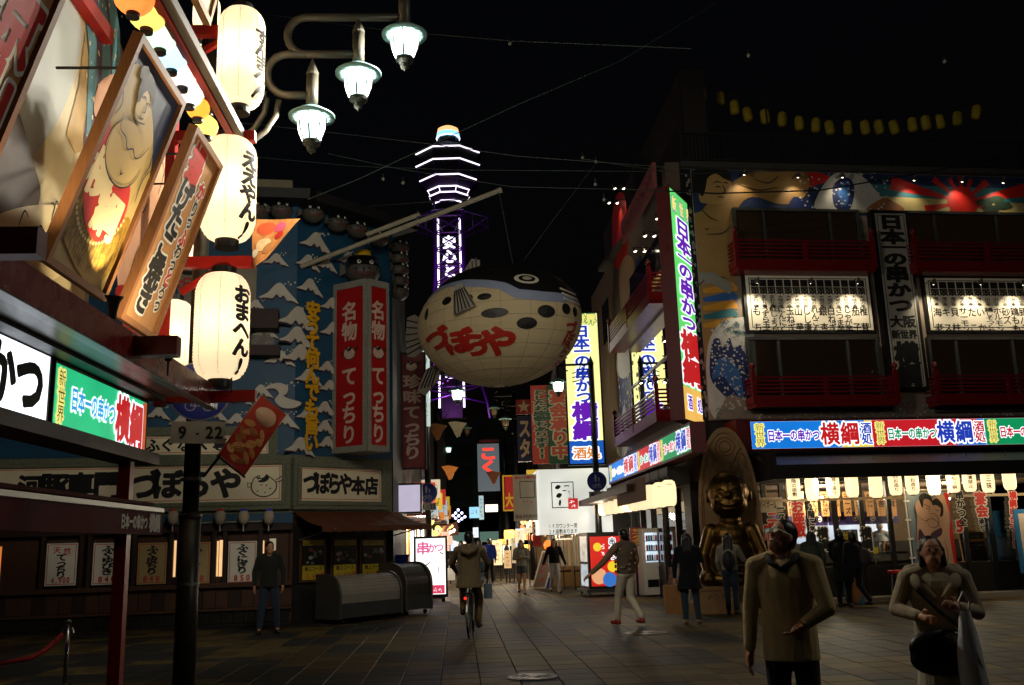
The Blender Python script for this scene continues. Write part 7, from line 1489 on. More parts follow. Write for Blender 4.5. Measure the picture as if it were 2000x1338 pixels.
rp = at(868, 1060, 45); t = thing('stall_roof', (rp.x, rp.y, rp.z), 'orange-lit sloping stall roof up the street', 'roof'); ob('roof', MB().add([at(856, 1050, 42), at(896, 1045, 50), at(893, 1018, 50), at(866, 1028, 42)], [(0, 1, 2, 3)]), mat('warm_roof', '#7a4018', .7, .3, 3), t); lamp('stall_glow', at(878, 1046, 43), 60, (1, .55, .2), .2, t)
lamp('street_glow', (.0, 40, 2.6), 600, (1, .85, .6), .3, t); lamp('street_glow', (-3.2, 33, 2.4), 420, (1, .85, .65), .3, t)
# clusters of small shop lamps, paper lanterns and price cards on both sides
for i in range(30):
    L = i % 2; Y = 36+i*.9; x = (-3.75-.045*(Y-36)) if L else (1.15-.022*(Y-36)); z = 2.2+.5*math.sin(i*2.3); c = Vector((x+(.35 if L else -.45), Y, z)); t = thing('shop_lantern', c-Vector((0, 0, .16)), ORD[i//2]+' small glowing shop lamp from the front, '+('left' if L else 'right')+' side of far street', 'lantern', 'small shop lamps up the street')
    ob('shade', MB().lathe([(.05, -.16), (.12, -.1), (.14, 0), (.12, .1), (.05, .16)], c, 12), emi('far_lan_%d' % (i % 4), ['#ffd08a', '#fff0d8', '#ff8a50', '#ffe070'][i % 4], 1.8), t, smooth=True); ob('cord', MB().tube([c+Vector((0, 0, .16)), c+Vector((0, 0, .5))], .008, 4), K, t)
CARD = [emi('card_%d' % k, c, .55) for k, c in enumerate(('#e8dcc0', '#d03a2a', '#e8c040', '#c8dce8', '#e08a40'))]
for i in range(20):
    L = i % 2; Y = 35+i*1.3; x = (-3.86-.045*(Y-36)) if L else (1.2-.022*(Y-36)); z = 2.65+.45*(i % 3); F = Frame((x-(.1 if L else .75), Y, 0), (1, 0, 0)); t = thing('shop_sign', F.pt(.45, z), ORD[i//2]+' small glowing sign board from the front, '+('left' if L else 'right')+' side of far street', 'sign', 'small shop signs up the street'); h_ = .8 if i % 3 else .45
    ob('panel', MB().box(F, 0, .85, z, z+h_, -.12, 0), CARD[i % 5], t); scribble(F, .06, .79, z+h_*.15, z+h_*.85, .006, INK if i % 5 != 1 else WHITE, t, 2+i % 3, False)
PRC = []
for i in range(22):                      # stall boards, menu stands and price panels facing down the street
    x = random.choice((random.uniform(846, 884), random.uniform(966, 1042))); Y = random.uniform(35, 58); y1 = random.uniform(1035, 1100); w_ = random.uniform(8, 20); h_ = random.uniform(10, 34); p0 = at(x, y1, Y); p1 = at(x+w_, y1-h_, Y)
    if p0.x > .55 and p0.x < 2.8 and Y < 35.5: continue
    F = Frame((p0.x, Y, 0), (1, 0, 0)); t = thing('price_panel', (p0.x, Y, p0.z), 'small glowing price panel among the far stalls up the street', 'sign', 'glowing price panels at the far stalls'); PRC.append((x, t))
    ob('panel', MB().box(F, 0, p1.x-p0.x, p0.z, p1.z, -.06, 0), emi('price_%d' % ((i//5+i) % 5), ['#f0e0b8', '#ffc860', '#fff6e8', '#cfe4ff', '#ffb8a0'][(i//5+i) % 5], [.9, 1.1, 1.4, .8, .8][(i//5+i) % 5]), t); scribble(F, .05, p1.x-p0.x-.05, p0.z+.05, p1.z-.05, .006, REDP if i % 2 else INK, t, 3, h_ > w_); ob('stand', MB().tube([F.pt((p1.x-p0.x)/2, 0, -.08), F.pt((p1.x-p0.x)/2, p0.z, -.04)], .025, 6), K, t)
for i, (x, t) in enumerate(sorted(PRC, key=lambda q: q[0])): t['label'] = ORD[i]+' small glowing price panel from the left among the far stalls'
# lit sign board with a cone, wheeled light box, vending machine, leaning board, bin
def stand_sign(px0, px1, pyt, pyb, Y, label, m, feet=True):
    a = at(px0, pyb, Y); b = at(px1, pyt, Y); F = Frame((a.x, Y, 0), (1, .08, 0)); W_ = b.x-a.x; t = thing('lit_board', (a.x+W_/2, Y, 0), label, 'sign'); z1 = b.z
    ob('case', MB().box(F, -.06, W_+.06, .12, z1+.05, -.2, -.01), K, t); ob('panel', MB().box(F, 0, W_, .2, z1, -.01, .0), m, t); ob('trim', MB().frame(F, -.06, W_+.06, .12, z1+.05, .06, -.01, .012), K, t)
    for u in (.02, W_-.12): ob('foot', MB().box(F, u, u+.1, 0, .12, -.35, .15), K, t)
    return t, F, W_, z1
t, F, W_, z1 = stand_sign(813, 869, 1050, 1160, 27, 'white backlit skewer sign board with pink lettering by the street', emi('board_white', '#fffaf4', 1.5, .1)); PINK = emi('lit_pink_letter', '#e86aa0', .9)
letters([('串', W_*.24, z1-.28, .38, .36), ('か', W_*.55, z1-.28, .26, .28), ('つ', W_*.80, z1-.27, .26, .26)], F, PINK, t, .03, .004); ob('lower_band', MB().box(F, .03, W_-.03, .22, .45, .001, .004), emi('pink_band', '#e0486a', .9), t); scribble(F, .1, W_-.1, .26, .40, .007, EWH, t, 5, False)
ik = MB(); stroke(ik, F, [(W_*.05, .95), (W_*.3, .98), (W_*.5, 1.1)], .03, .004); stroke(ik, F, [(W_*.8, 1.35), (W_*.95, 1.28)], .03, .004); stroke(ik, F, [(W_*.75, 1.0), (W_*.78, .7)], .02, .004); ob('ink_stroke', ik, INK, t, kind='stuff')
c = on_ground(854, 1168); t = thing('traffic_cone', c, 'small dark red traffic cone before the lit skewer board', 'cone'); CR = mat('cone_red', '#7a2014', .5, .2); ob('cone', MB().lathe([(.12, .03), (.035, .52), (.02, .55)], c, 16), CR, t); ob('base', MB().box(Frame(c, (1, 0, 0)), -.18, .18, 0, .03, -.18, .18), CR, t)
a = on_ground(1152, 1166); F = Frame(a, (.98, .18, 0)); t = thing('wheeled_lightbox', a, 'wheeled black advertising box with bright picture faces', 'sign'); FS = Frame(F.pt(.0, 0, 0), (-.18, .98, 0), (0, 0, 1), (-.98, -.18, 0)); W_ = 1.02; Hb = at(1152, 1040, a.y).z
ob('case', MB().box(F, 0, W_, .2, Hb, -.95, -.0), K, t); ob('base', MB().box(F, -.1, W_+.1, .12, .2, -1.05, .1), mat('cart_grey', '#4d5052'), t)
for u in (0, W_): 
    for n in (0, -.95): ob('castor', MB().tube([F.pt(u-.02, .06, n), F.pt(u+.02, .06, n)], .06, 10), K, t)
ob('front_panel', MB().box(F, .07, W_-.07, .28, Hb-.12, 0, .008), emi('ad_red', '#d82a20', .8, .15, 4), t); ob('side_panel', MB().box(FS, .08, .86, .95, Hb-.1, 0, .008), emi('ad_pale', '#d8d0c0', .7, .5, 6), t); ob('side_panel', MB().box(FS, .08, .86, .28, .88, 0, .008), emi('ad_pale2', '#c8d0d8', .7, .5, 7), t)
for k, (u, v, r_, m) in enumerate(((.3, .55, .22, emi('ad_skin', '#f0b080', .8)), (.6, .45, .2, emi('ad_blue', '#3a78d0', .8)), (.28, 1.35, .12, emi('ad_yellow', '#f0d030', .9)), (.7, .8, .15, emi('ad_yellow', '#f0d030')))): ob('print', shape(MB(), F, [(u+r_*math.cos(q), v+r_*math.sin(q)) for q in np.linspace(0, 6.28, 9)[:-1]], .010+.001*k), m, t)
outlined(vrow('串かつ', .72, Hb-.16, .2, .2, .21), F, INK, EWH, t, .02, .14, .016, True); scribble(F, .38, .54, Hb-.9, Hb-.3, .016, EWH, t, 3)
p = RSF.pt(-1.9, 0, .45); a = on_ground(1262, 1166); F = Frame(a, (.96, .28, 0)); t = thing('vending_machine', a, 'white vending machine with lit drink shelves beside the side entrance', 'vending machine'); Hv = at(1262, 1032, a.y).z; VW = mat('vending_white', '#b8b6b0', .4, .08); ob('cabinet', MB().box(F, 0, .55, .05, Hv, -.7, 0), VW, t); ob('display', MB().box(F, .06, .42, Hv*.5, Hv-.12, 0, .008), emi('vending_light', '#d8ecff', .9, .3, 6), t)
for r_ in range(3):
    z = Hv*.53+r_*.26; ob('shelf', MB().box(F, .05, .43, z-.02, z, .008, .03), VW, t)
    for k in range(5): ob('drink_can', MB().lathe([(.025, 0), (.028, .01), (.028, .12), (.02, .15)], F.pt(.10+k*.068, z, .012+.028), 8), [RED, mat('can_green', '#2a7a3c', .4), mat('can_blue', '#2a4aa0', .4), WHITE][k % 4], t)
ob('slot', MB().box(F, .08, .4, .25, .45, 0, .01), K, t); ob('coin_panel', MB().box(F, .44, .52, Hv*.4, Hv*.6, 0, .01), mat('coin_panel', '#6d6d6a', .4), t)
a = on_ground(1288, 1160); F = Frame(a, (.93, .36, 0)); t = thing('beer_garden_board', a, 'tall yellow and white board with black vertical lettering by the vending machine', 'board'); Hv = at(1290, 1030, a.y).z; ob('panel', MB().box(F, 0, .62, .35, Hv, -.06, 0), mat('board_cream', '#b8a888', .5, .08), t); ob('yellow_half', MB().box(F, .31, .62, .35, Hv, .001, .006), mat('board_yellow', '#c8a030', .5, .08), t); letters(vrow('宴会予約承り中', .15, Hv-.2, .2, .2, .19), F, INK, t, .04, .009); letters(vrow('ビアガーデン', .46, Hv-.25, .24, .23, .215), F, INK, t, .05, .009); ob('leg', MB().box(F, .05, .57, 0, .35, -.05, -.01), K, t)
t, F, W_, z0, z1 = far_sign(1232, 1030, 1258, 1066, 26.5, mat('menu_red', '#7c1c14', .5), 'red and green menu sheet behind the man in the patterned vest', 'ぜーんぶコ', mat('menu_yellow', '#c8a030', .5), ol=None); ob('leg', MB().box(F, .1, .16, 0, z0, -.06, -.02), K, t)
a, b, c, d = at(1131-97, 1147, 29.3), at(1042, 1149, 29.3), at(1070, 1070, 29.9), at(1057, 1068, 29.9); 
t = thing('leaning_board', on_ground(1045, 1150), 'tilted A-shaped wooden board leaning before the curtained stall', 'board'); g0 = on_ground(1040, 1150)
F = Frame(g0, (.96, .1, 0), Vector((.33, .25, 1))); ob('panel', MB().box(F, 0, .42, .02, 1.3, -.04, 0), mat('lean_wood', '#8d7466', .5, .2, 5), t); ob('frame', MB().frame(F, -.03, .45, 0, 1.33, .05, -.05, .015), WHITE, t); ob('strut', MB().bar(F.pt(.3, 1.25, -.03), g0+Vector((.95, .5, 0)), .05, .05), K, t); scribble(F, .06, .36, .2, 1.2, .004, REDP, t, 4)
a = on_ground(1062, 1148); t = thing('plastic_bin', a, 'blue plastic bin with yellow stripe before the curtained stall', 'bin'); m = MB(); m.add([a+Vector((x*w, y*.18, z)) for z, w in ((0, .20), (.5, .25)) for x, y in ((-1, -1), (1, -1), (1, 1), (-1, 1))], [(0, 1, 5, 4), (1, 2, 6, 5), (2, 3, 7, 6), (3, 0, 4, 7), (4, 5, 6, 7), (3, 2, 1, 0)]); ob('tub', m, mat('bin_blue', '#1f3f9c', .4, .15), t); ob('stripe', MB().wbox(a.x-.26, a.x+.26, a.y-.195, a.y-.185, .34, .42), mat('bin_yellow', '#b89a28', .5), t); ob('rim', MB().wbox(a.x-.27, a.x+.27, a.y-.2, a.y+.2, .5, .54), mat('bin_blue', '#1f3f9c'), t)
# stanchion with red rope, bottom left
c = at(128, 1300, 11.4); c.z = 0; hh = at(131, 1210, 11.4).z; t = thing('rope_stanchion', c, 'chrome rope post with a red rope at the lower left', 'stanchion'); ob('post', MB().tube([c, c+Vector((0, 0, hh-.07))], .024, 12), CHROME, t, smooth=True); ob('finial', MB().ball(c+Vector((0, 0, hh-.03)), .035, 12, 8), CHROME, t, smooth=True); ob('base', MB().lathe([(.17, 0), (.17, .02), (.03, .05)], c, 20), CHROME, t)
for s_ in (-1, 1): ob('hook', MB().tube([c+Vector((0, 0, hh-.1)), c+Vector((s_*.05, 0, hh-.1)), c+Vector((s_*.07, 0, hh-.15)), c+Vector((s_*.05, 0, hh-.19))], .01, 6), CHROME, t)
e = at(62, 1285, 11.0); ob('rope', MB().tube([c+Vector((-.06, 0, hh-.17)), (c+Vector((-.06, 0, hh-.17))).lerp(e, .5)-Vector((0, 0, .03)), e, e+Vector((-.5, -.3, -.06)), e+Vector((-.9, -.5, .2))], .028, 8), mat('rope_red', '#8a1414', .8, .2, 30), t, smooth=True)
# ------------------------------------------------------------------ mid street lamp posts with the same heads
def post_lamp(px, pyt, Y, arm_px, head_y, label, sign_y=None, slab=None, lit=True):
    top = at(px, pyt, Y); g = Vector((top.x, top.y, 0)); t = thing('lamp_post', g, label, 'street lamp', 'single-headed lamp posts up the street')
    ob('pole', MB().tube([g, g+Vector((0, 0, 2.6)), top-Vector((0, 0, .25))], [.13, .10, .09], 12), K, t, smooth=True); ob('spike', MB().lathe([(.1, -.25), (.1, -.2), (.0, .05)], top, 10), K, t)
    h = at(arm_px, head_y, Y); h.y = top.y; s_ = 1 if h.x > g.x else -1; za = h.z+.55; L = abs(h.x-g.x)
    ob('arm', MB().tube([Vector((g.x, g.y, za)), Vector((h.x, g.y, za))], .04, 8), K, t); ob('drop_pipe', MB().tube([Vector((h.x, g.y, za+.1)), Vector((h.x, g.y, h.z+.08))], .045, 8), K, t)
    for r_ in (.28, .42, .56): ob('scroll', MB().tube([Vector((g.x+s_*.62-s_*r_*math.cos(q), g.y, za-r_*math.sin(q))) for q in np.linspace(0, math.pi/2, 9)], .018, 6), K, t)
    ob('ring', MB().tube([Vector((g.x+s_*.75+.22*math.cos(q), g.y, za+.02+.22*math.sin(q))) for q in np.linspace(R(90), R(270), 9)], .025, 6), K, t)
    lamp_head(h, 1.0, t, lit, 150 if Y == 30 else 0)
    if sign_y: road_sign(Vector((g.x, g.y-.16, at(px, sign_y, Y).z)), .31, slab[0], pl_lab=slab[1])
    return t
post_lamp(833, 715, 30, 893, 762, 'lamp post on the left of the far street, its head glowing before the tower', 963, ('round blue road sign on the left far lamp post', 'grey number plate on the left far lamp post'))
post_lamp(1153, 697, 30, 1090, 746, 'lamp post on the right, standing before the yellow sign', 941, ('round blue road sign on the right lamp post', 'grey number plate on the right lamp post'))
for i, (x, y, Y, lit, px) in enumerate(((876, 874, 62, 1, 846), (967, 890, 60, 1, 985), (949, 919, 72, 1, 972), (860, 934, 78, 1, 846), (965, 797, 44, 0, 1003), (987, 818, 40, 0, 1030), (912, 836, 52, 0, 850), (1010, 846, 47, 0, 1040))):
    post_lamp(px, y-40, Y, x, y, [('glowing' if lit else 'unlit')+' distant street lamp head, '+w for w in ('left, above the orange flag', 'right, beside the pale red-stroke sign', 'below the pale red-stroke sign', 'low on the left by the blue sign')][i] if i < 4 else ['unlit distant street lamp under the fish belly', 'unlit distant street lamp left of the star sign', 'unlit distant street lamp before the gallery', 'unlit distant street lamp beside the navy sign'][i-4], lit=bool(lit))
# a further post of the same kind right of the viewer, seen mirrored in the dark windows
g = Vector((8.4, 6.5, 0)); t = thing('street_lamp', g, 'lamp post right of the view, mirrored in the lower right windows', 'street lamp'); ob('pole', MB().tube([g, g+Vector((0, 0, 8.0))], .1, 14), POLE, t)
for k, (dx, z) in enumerate(((-.9, 6.2), (-1.5, 6.8), (-2.1, 7.4))):
    h = g+Vector((dx, 0, z)); ob('arm', MB().tube([g+Vector((0, 0, z+.6)), h+Vector((0, 0, .6)), h+Vector((0, 0, .08))], .05, 8), PIPE, t); lamp_head(h, .92, t, True, 260)
# ------------------------------------------------------------------ overhead wires with small bulbs
WIRE = mat('wire_green_grey', '#2c3630', .6); wires = [([(520, 28), (760, 60), (1000, 80), (1350, 95)], 14), ([(470, 240), (640, 258), (830, 280), (1010, 305), (1350, 330)], 17), ([(480, 305), (700, 325), (900, 332), (1280, 335)], 18), ([(1400, 5), (1210, 120), (1010, 205), (700, 350), (600, 390)], 16), ([(1165, 318), (1080, 430), (1022, 510)], 20), ([(640, 300), (780, 330), (1000, 365), (1300, 372)], 17), ([(1270, 372), (1400, 378), (1600, 372), (1760, 345), (2010, 300)], 18), ([(1135, 310), (1330, 340), (1700, 330), (2010, 360)], 19)]
for i, (pts, Y) in enumerate(wires):
    w = tag(ob('overhead_wire', MB().tube([at(x, y, Y) for x, y in pts], .007 if i not in (6,) else .016, 5), WIRE if i != 6 else K), ['topmost thin wire right of the lamp heads', 'thin wire crossing before the tower top', 'thin wire crossing before the tower decks', 'long wire slanting up to the top right', 'slack line running down to the giant pufferfish', 'thin wire ending at the corner of the skewer restaurant', 'thick sagging cable before the right mural', 'thin cable along the right roof edge'][i], 'wire', 'overhead wires')
for i, (x, y, Y) in enumerate(((1138, 308, 18), (1164, 316, 18), (1163, 360, 17), (1180, 390, 17), (748, 350, 17), (787, 357, 17), (996, 85, 14), (1462, 108, 15), (1845, 120, 15))):
    c = at(x, y, Y); t = thing('wire_bulb', c, ORD[i]+' small unlit bulb on the overhead wires', 'bulb', 'small unlit bulbs on the overhead wires'); ob('glass', MB().ball(c, .035, 10, 8), mat('bulb_glass', '#6d6d62', .2), t); ob('socket', MB().tube([c+Vector((0, 0, .03)), c+Vector((0, 0, .11))], .022, 8), K, t)
# ------------------------------------------------------------------ people
def skin_mat(): return mat('skin', '#b98462', .5, .1, 12, spec=.3)
HAIR = mat('black_hair', '#0b0908', .38, .3, 30, spec=.5)
def person(loc, face, h, label, top, bottom, shoe='#15130f', pose='stand', hair='short', hem=.86, arms=None, legs=None, lean=0.0, look=(0, 1, 0), vox=.013, skirt=None, shorts=False, coat=0.0, bare_arm=False, girth=1.0, sleeve=1.0, fingers=True, group=None, seat=None, mats=None):
    """joints are laid out in the figure's own axes (x right, y ahead, z up, metres at 1.72 m) and grown into one continuous skin; clothes are separate layers"""
    k = h/1.72; base = Vector(loc); f = Vector((math.cos(R(face)), math.sin(R(face)), 0)); r = Vector((f.y, -f.x, 0))
    def P(x, y, z): return base+(r*x+f*y)*k+Vector((0, 0, z*k))
    pel = (0, 0, .93) if seat is None else seat; lx = lambda z: lean*(z-pel[2])
    def T(x, y, z): return (x, pel[1]+y+lx(z+pel[2]-.93), z+pel[2]-.93)           # trunk points follow the lean
    sh = [T(s*.185*girth, 0, 1.40) for s in (-1, 1)]
    if arms is None: arms = [((s*.25, .0, 1.13), (s*.24, .10, .88)) for s in (-1, 1)]
    if legs is None:
        legs = [((s*.10, .02, .50), (s*.11, -.01, .09)) for s in (-1, 1)] if pose == 'stand' else [((-.09, .16, .50), (-.09, .22, .10)), ((.09, .03, .49), (.10, -.27, .14))]
    hc = T(0, .02, 1.59)
    lk = Vector(look).normalized(); hr = Vector((lk.y, -lk.x, 0)).normalized(); hu = hr.cross(lk)
    def Hd(x, y, z): q = Vector(hc)+hr*x+lk*y+hu*z; return P(*q)
    b = MB(); C = lambda a, c, ra, rc, mb=b: capsule(mb, P(*a), P(*c), ra*k, rc*k, 10)
    def E_(c, rr, mb=b, M=None): mb.ball(P(*c), [q*k for q in rr], 14, 10, Matrix((r, f, (0, 0, 1))).transposed() if M is None else M)
    HM = Matrix((r*hr.x+f*hr.y, (r*lk.x+f*lk.y+Vector((0, 0, lk.z))), (r*hu.x+f*hu.y+Vector((0, 0, hu.z))))).transposed()
    # skin
    E_(T(0, 0, 1.27), (.16*girth, .11, .20)); E_(T(0, 0, 1.02), (.15*girth, .105, .16)); C(T(0, 0, 1.38), T(0, .015, 1.52), .058, .05)
    b.ball(Hd(0, -.005, .02), [.077*k, .095*k, .108*k], 16, 12, HM); b.ball(Hd(0, .022, -.055), [.056*k, .068*k, .065*k], 12, 8, HM); b.ball(Hd(0, .088, -.008), [.013*k, .016*k, .024*k], 8, 6, HM)
    for s in (-1, 1): b.ball(Hd(s*.077, -.008, -.002), [.012*k, .022*k, .032*k], 8, 6, HM)
    for s, (el, wr), (kn, an) in zip((0, 1), arms, legs):
        sg = (-1, 1)[s]; C(sh[s], el, .052, .042); C(el, wr, .040, .028); d = (Vector(wr)-Vector(el)).normalized(); side = Vector((0, 1, 0)) if abs(d.y) < .7 else Vector((0, 0, 1)); side = (side-d*side.dot(d)).normalized(); nn = d.cross(side)
        w = Vector(wr); pm = w+d*.055
        C(w, pm+d*.03, .028, .030)
        if fingers:
            for q, ln in zip((-.027, -.009, .009, .027), (.062, .075, .07, .055)):
                a0 = pm+d*.04+side*q; a1 = a0+d*ln*.55; a2 = a1+(d*.6+nn*(-sg)*.5).normalized()*ln*.55; C(a0, a1, .0105, .0095); C(a1, a2, .0095, .008)
            a0 = pm+side*.03-d*.02; a1 = a0+(side*.8+d*.5).normalized()*.035; C(a0, a1, .012, .011); C(a1, a1+d*.03, .011, .009)
        hp = (sg*.085, pel[1], pel[2]-.03); C(hp, kn, .078, .052); C(kn, an, .050, .036); ft = (an[0]+sg*.02, an[1]+.13, max(.03, an[2]-.05)); C(an, ft, .036, .032)
    body = ob('person', b, mats[0] if mats else skin_mat(), None, label, 'person', group, base=base); remesh(body, vox*k, 2)
    # clothes
    tb = MB(); Ct = lambda a, c, ra, rc: capsule(tb, P(*a), P(*c), ra*k, rc*k, 12)
    hz = hem
    E_(T(0, 0, 1.27), (.185*girth, .135, .20), tb); E_(T(0, 0, 1.38), (.16*girth, .10, .085), tb); [capsule(tb, P(*T(s*.05, -.01, 1.465)), P(*sh[(s+1)//2]), .055*k, .074*k, 12) for s in (-1, 1)]; E_(T(0, 0, 1.08), (.175*girth, .13, .18), tb)
    ring = []
    for z, rx, ry in ((1.30, .175, .13), (1.12, .172, .13), (.98, .178, .135), (hz, .182+coat, .140+coat)):
        for q in range(18): a = 2*math.pi*q/18; c = T(rx*girth*math.cos(a), ry*math.sin(a), z); ring.append(P(*c))
    tb.add(ring, [(i*18+q, i*18+(q+1) % 18, (i+1)*18+(q+1) % 18, (i+1)*18+q) for i in range(3) for q in range(18)]+[tuple(range(17, -1, -1)), tuple(54+q for q in range(18))])
    if not bare_arm:
        for s, (el, wr) in enumerate(arms): Ct(sh[s], el, .070, .056); m = Vector(el).lerp(Vector(wr), .93*sleeve); Ct(el, m, .055, .043)
    else:
        for s, (el, wr) in enumerate(arms): m = Vector(sh[s]).lerp(Vector(el), .25); Ct(sh[s], m, .072, .066)
    remesh(ob('jacket' if not bare_arm else 'vest', tb, mats[1] if mats else mat('cloth_'+top, top, .85, .22, 14, bump=.15, spec=.15, sheen=.1), body), vox*k, 3)
    lb = MB(); Cl = lambda a, c, ra, rc: capsule(lb, P(*a), P(*c), ra*k, rc*k, 12)
    if skirt:
        rg = []
        for z, w in ((.98, .15), (.85, .18), (skirt, .23)):
            for q in range(18): a = 2*math.pi*q/18; rg.append(P(w*math.cos(a), pel[1]+w*.75*math.sin(a), z))
        lb.add(rg, [(i*18+q, i*18+(q+1) % 18, (i+1)*18+(q+1) % 18, (i+1)*18+q) for i in range(2) for q in range(18)]+[tuple(range(17, -1, -1)), tuple(36+q for q in range(18))])
    else:
        E_((pel[0], pel[1], pel[2]-.0), (.165*girth, .125, .10), lb)
        for s, (kn, an) in enumerate(legs):
            sg = (-1, 1)[s]; hp = (sg*.085, pel[1], pel[2]-.03); Cl(hp, kn if not shorts else Vector(hp).lerp(Vector(kn), .45), .098, .072 if not shorts else .09)
            if not shorts: Cl(kn, Vector(an)+Vector((0, 0, .03)), .070, .056)
    remesh(ob('skirt' if skirt else 'trousers', lb, mats[2] if mats else mat('cloth_'+bottom, bottom, .85, .22, 14, bump=.12, spec=.15, sheen=.1), body), vox*k, 3)
    for s, (kn, an) in enumerate(legs):
        sg = (-1, 1)[s]; sb = MB(); z = max(.045, an[2]-.045); capsule(sb, P(an[0], an[1]-.04, z), P(an[0]+sg*.02, an[1]+.15, z-.008), .046*k, .040*k, 10); capsule(sb, P(*an), P(an[0], an[1], z), .045*k, .048*k, 10); remesh(ob('shoe', sb, mat('shoe_'+shoe, shoe, .5, .15), body), vox*k, 2)
    hb = MB()
    hb.ball(Hd(0, -.022, .045), [.088*k, .098*k, .098*k], 16, 12, HM)
    if hair == 'short': hb.ball(Hd(0, -.05, .0), [.078*k, .07*k, .085*k], 12, 8, HM)
    if hair == 'long':
        for x in (-.055, 0, .055): capsule(hb, Hd(x, -.06, .02), P(*(Vector(hc)+Vector((x*1.25, -.10, -.36)))), .055*k, .035*k, 10)
        for s in (-1, 1): capsule(hb, Hd(s*.075, -.01, .03), P(*(Vector(hc)+Vector((s*.105, .02, -.30)))), .03*k, .028*k, 8)
    if hair == 'tied': hb.ball(Hd(0, -.06, -.02), [.08*k, .07*k, .09*k], 12, 8, HM); capsule(hb, Hd(0, -.11, .0), P(*(Vector(hc)+Vector((0, -.15, -.22)))), .035*k, .02*k, 8)
    if hair == 'bob':
        for s in (-1, 1): capsule(hb, Hd(s*.078, -.02, .03), Hd(s*.082, -.01, -.085), .026*k, .022*k, 8)
        hb.ball(Hd(0, -.06, -.03), [.085*k, .06*k, .10*k], 12, 8, HM)
    if hair != 'cap': remesh(ob('hair', hb, mats[3] if mats and len(mats) > 3 else HAIR, body), vox*k*.9, 2)
    else: remesh(ob('cap', hb, mat('white_cap', '#c8ccd4', .7), body), vox*k*.9, 2)
    for s in (-1, 1):
        e = ob('eye', MB().ball(Hd(s*.032, .083, .012), [.013*k, .008*k, .007*k], 8, 6, HM), mat('eye_white', '#b8b0a4', .3), body); ob('iris', MB().ball(Hd(s*.032, .089, .012), [.006*k, .005*k, .006*k], 8, 6, HM), INK, e); ob('brow', MB().tube([Hd(s*.018, .090, .036), Hd(s*.034, .090, .041), Hd(s*.052, .080, .036)], .003*k, 5), HAIR, body)
    ob('mouth', MB().tube([Hd(-.020, .080, -.057), Hd(0, .0885, -.058), Hd(.020, .080, -.057)], .0038*k, 5), mat('lip', '#7c4038', .5), body)
    return body, P, Hd, k
def toward(loc): return math.degrees(math.atan2(-loc.y, -loc.x))
def bag(name, top, w, h, d, label, m, fwd=(0, 1, 0), strap=None, sag=.0):
    top = Vector(top); f = Vector(fwd).normalized(); r = Vector((f.y, -f.x, 0)); t = thing(name, top-Vector((0, 0, h)), label, 'bag'); v = []
    for z, q in ((0, 1), (-h*.5, 1+sag), (-h, .94+sag)):
        for x, y in ((-1, -1), (1, -1), (1, 1), (-1, 1)): v.append(top+r*x*w/2*q+f*y*d/2*q+Vector((0, 0, z)))
    ob('bag_body', MB().add(v, [(i*4+a, i*4+(a+1) % 4, i*4+4+(a+1) % 4, i*4+4+a) for i in range(2) for a in range(4)]+[(3, 2, 1, 0), (8, 9, 10, 11)]), m, t)
    for s in (-1, 1): ob('handle', MB().tube([top+r*w*.25+f*s*d/2, top+r*w*.15+f*s*d*.3+Vector((0, 0, h*.3)), top-r*w*.15+f*s*d*.3+Vector((0, 0, h*.3)), top-r*w*.25+f*s*d/2], .008, 5), m, t)
    return t
BAGW = mat('white_plastic', '#b8b8b4', .45, .15, 8)
# foreground man in a beige sweater, looking up and away to the left
loc = at(1548, 1300, 6.4); loc.z = 0
b, P, Hd, k = person(loc, toward(loc)-8, 1.665, 'man in glasses and beige V-neck sweater, looking up, one hand on his stomach', '#b09a6c', '#0f0f12', hem=.79, girth=1.03, vox=.0075, look=(.48, .72, .42), hair='short',
    arms=[((-.27, .09, 1.13), (-.13, .145, 1.04)), ((.25, -.01, 1.12), (.265, .05, .86))])
cl = MB(); cl.tube([P(-.10, .035, 1.475), P(-.07, .10, 1.43), P(0, .140, 1.385), P(.07, .11, 1.43), P(.10, .035, 1.475)], .02, 8); cl.tube([P(-.10, .035, 1.47), P(-.06, -.06, 1.485), P(.06, -.06, 1.485), P(.10, .035, 1.47)], .022, 8); ob('collar', cl, mat('collar_black', '#0d0d0f', .8), b, smooth=True)
gl = MB()
for s in (-1, 1): gl.tube([Hd(s*.034+.024*math.cos(q), .104, .012+.017*math.sin(q)) for q in np.linspace(0, 6.29, 15)], .0022, 5); gl.tube([Hd(s*.058, .104, .016), Hd(s*.084, .0, .02)], .002, 5)
gl.tube([Hd(-.01, .106, .014), Hd(.01, .106, .014)], .002, 5); ob('glasses', gl, STEEL, b)
for s in (-1, 1): ob('lens', MB().add([Hd(s*.034, .104, .012)]+[Hd(s*.034+.023*math.cos(q), .104, .012+.016*math.sin(q)) for q in np.linspace(0, 6.29, 13)[:-1]], [(0, 1+i, 1+(i+1) % 12) for i in range(12)]), glass('lens_glass', '#ffffff', .3), b)
for z in (): ob('hem_band', MB().tube([P(.190*math.cos(q), .152*math.sin(q), z-.0) for q in np.linspace(0, 6.29, 25)], .010, 6), K, b)
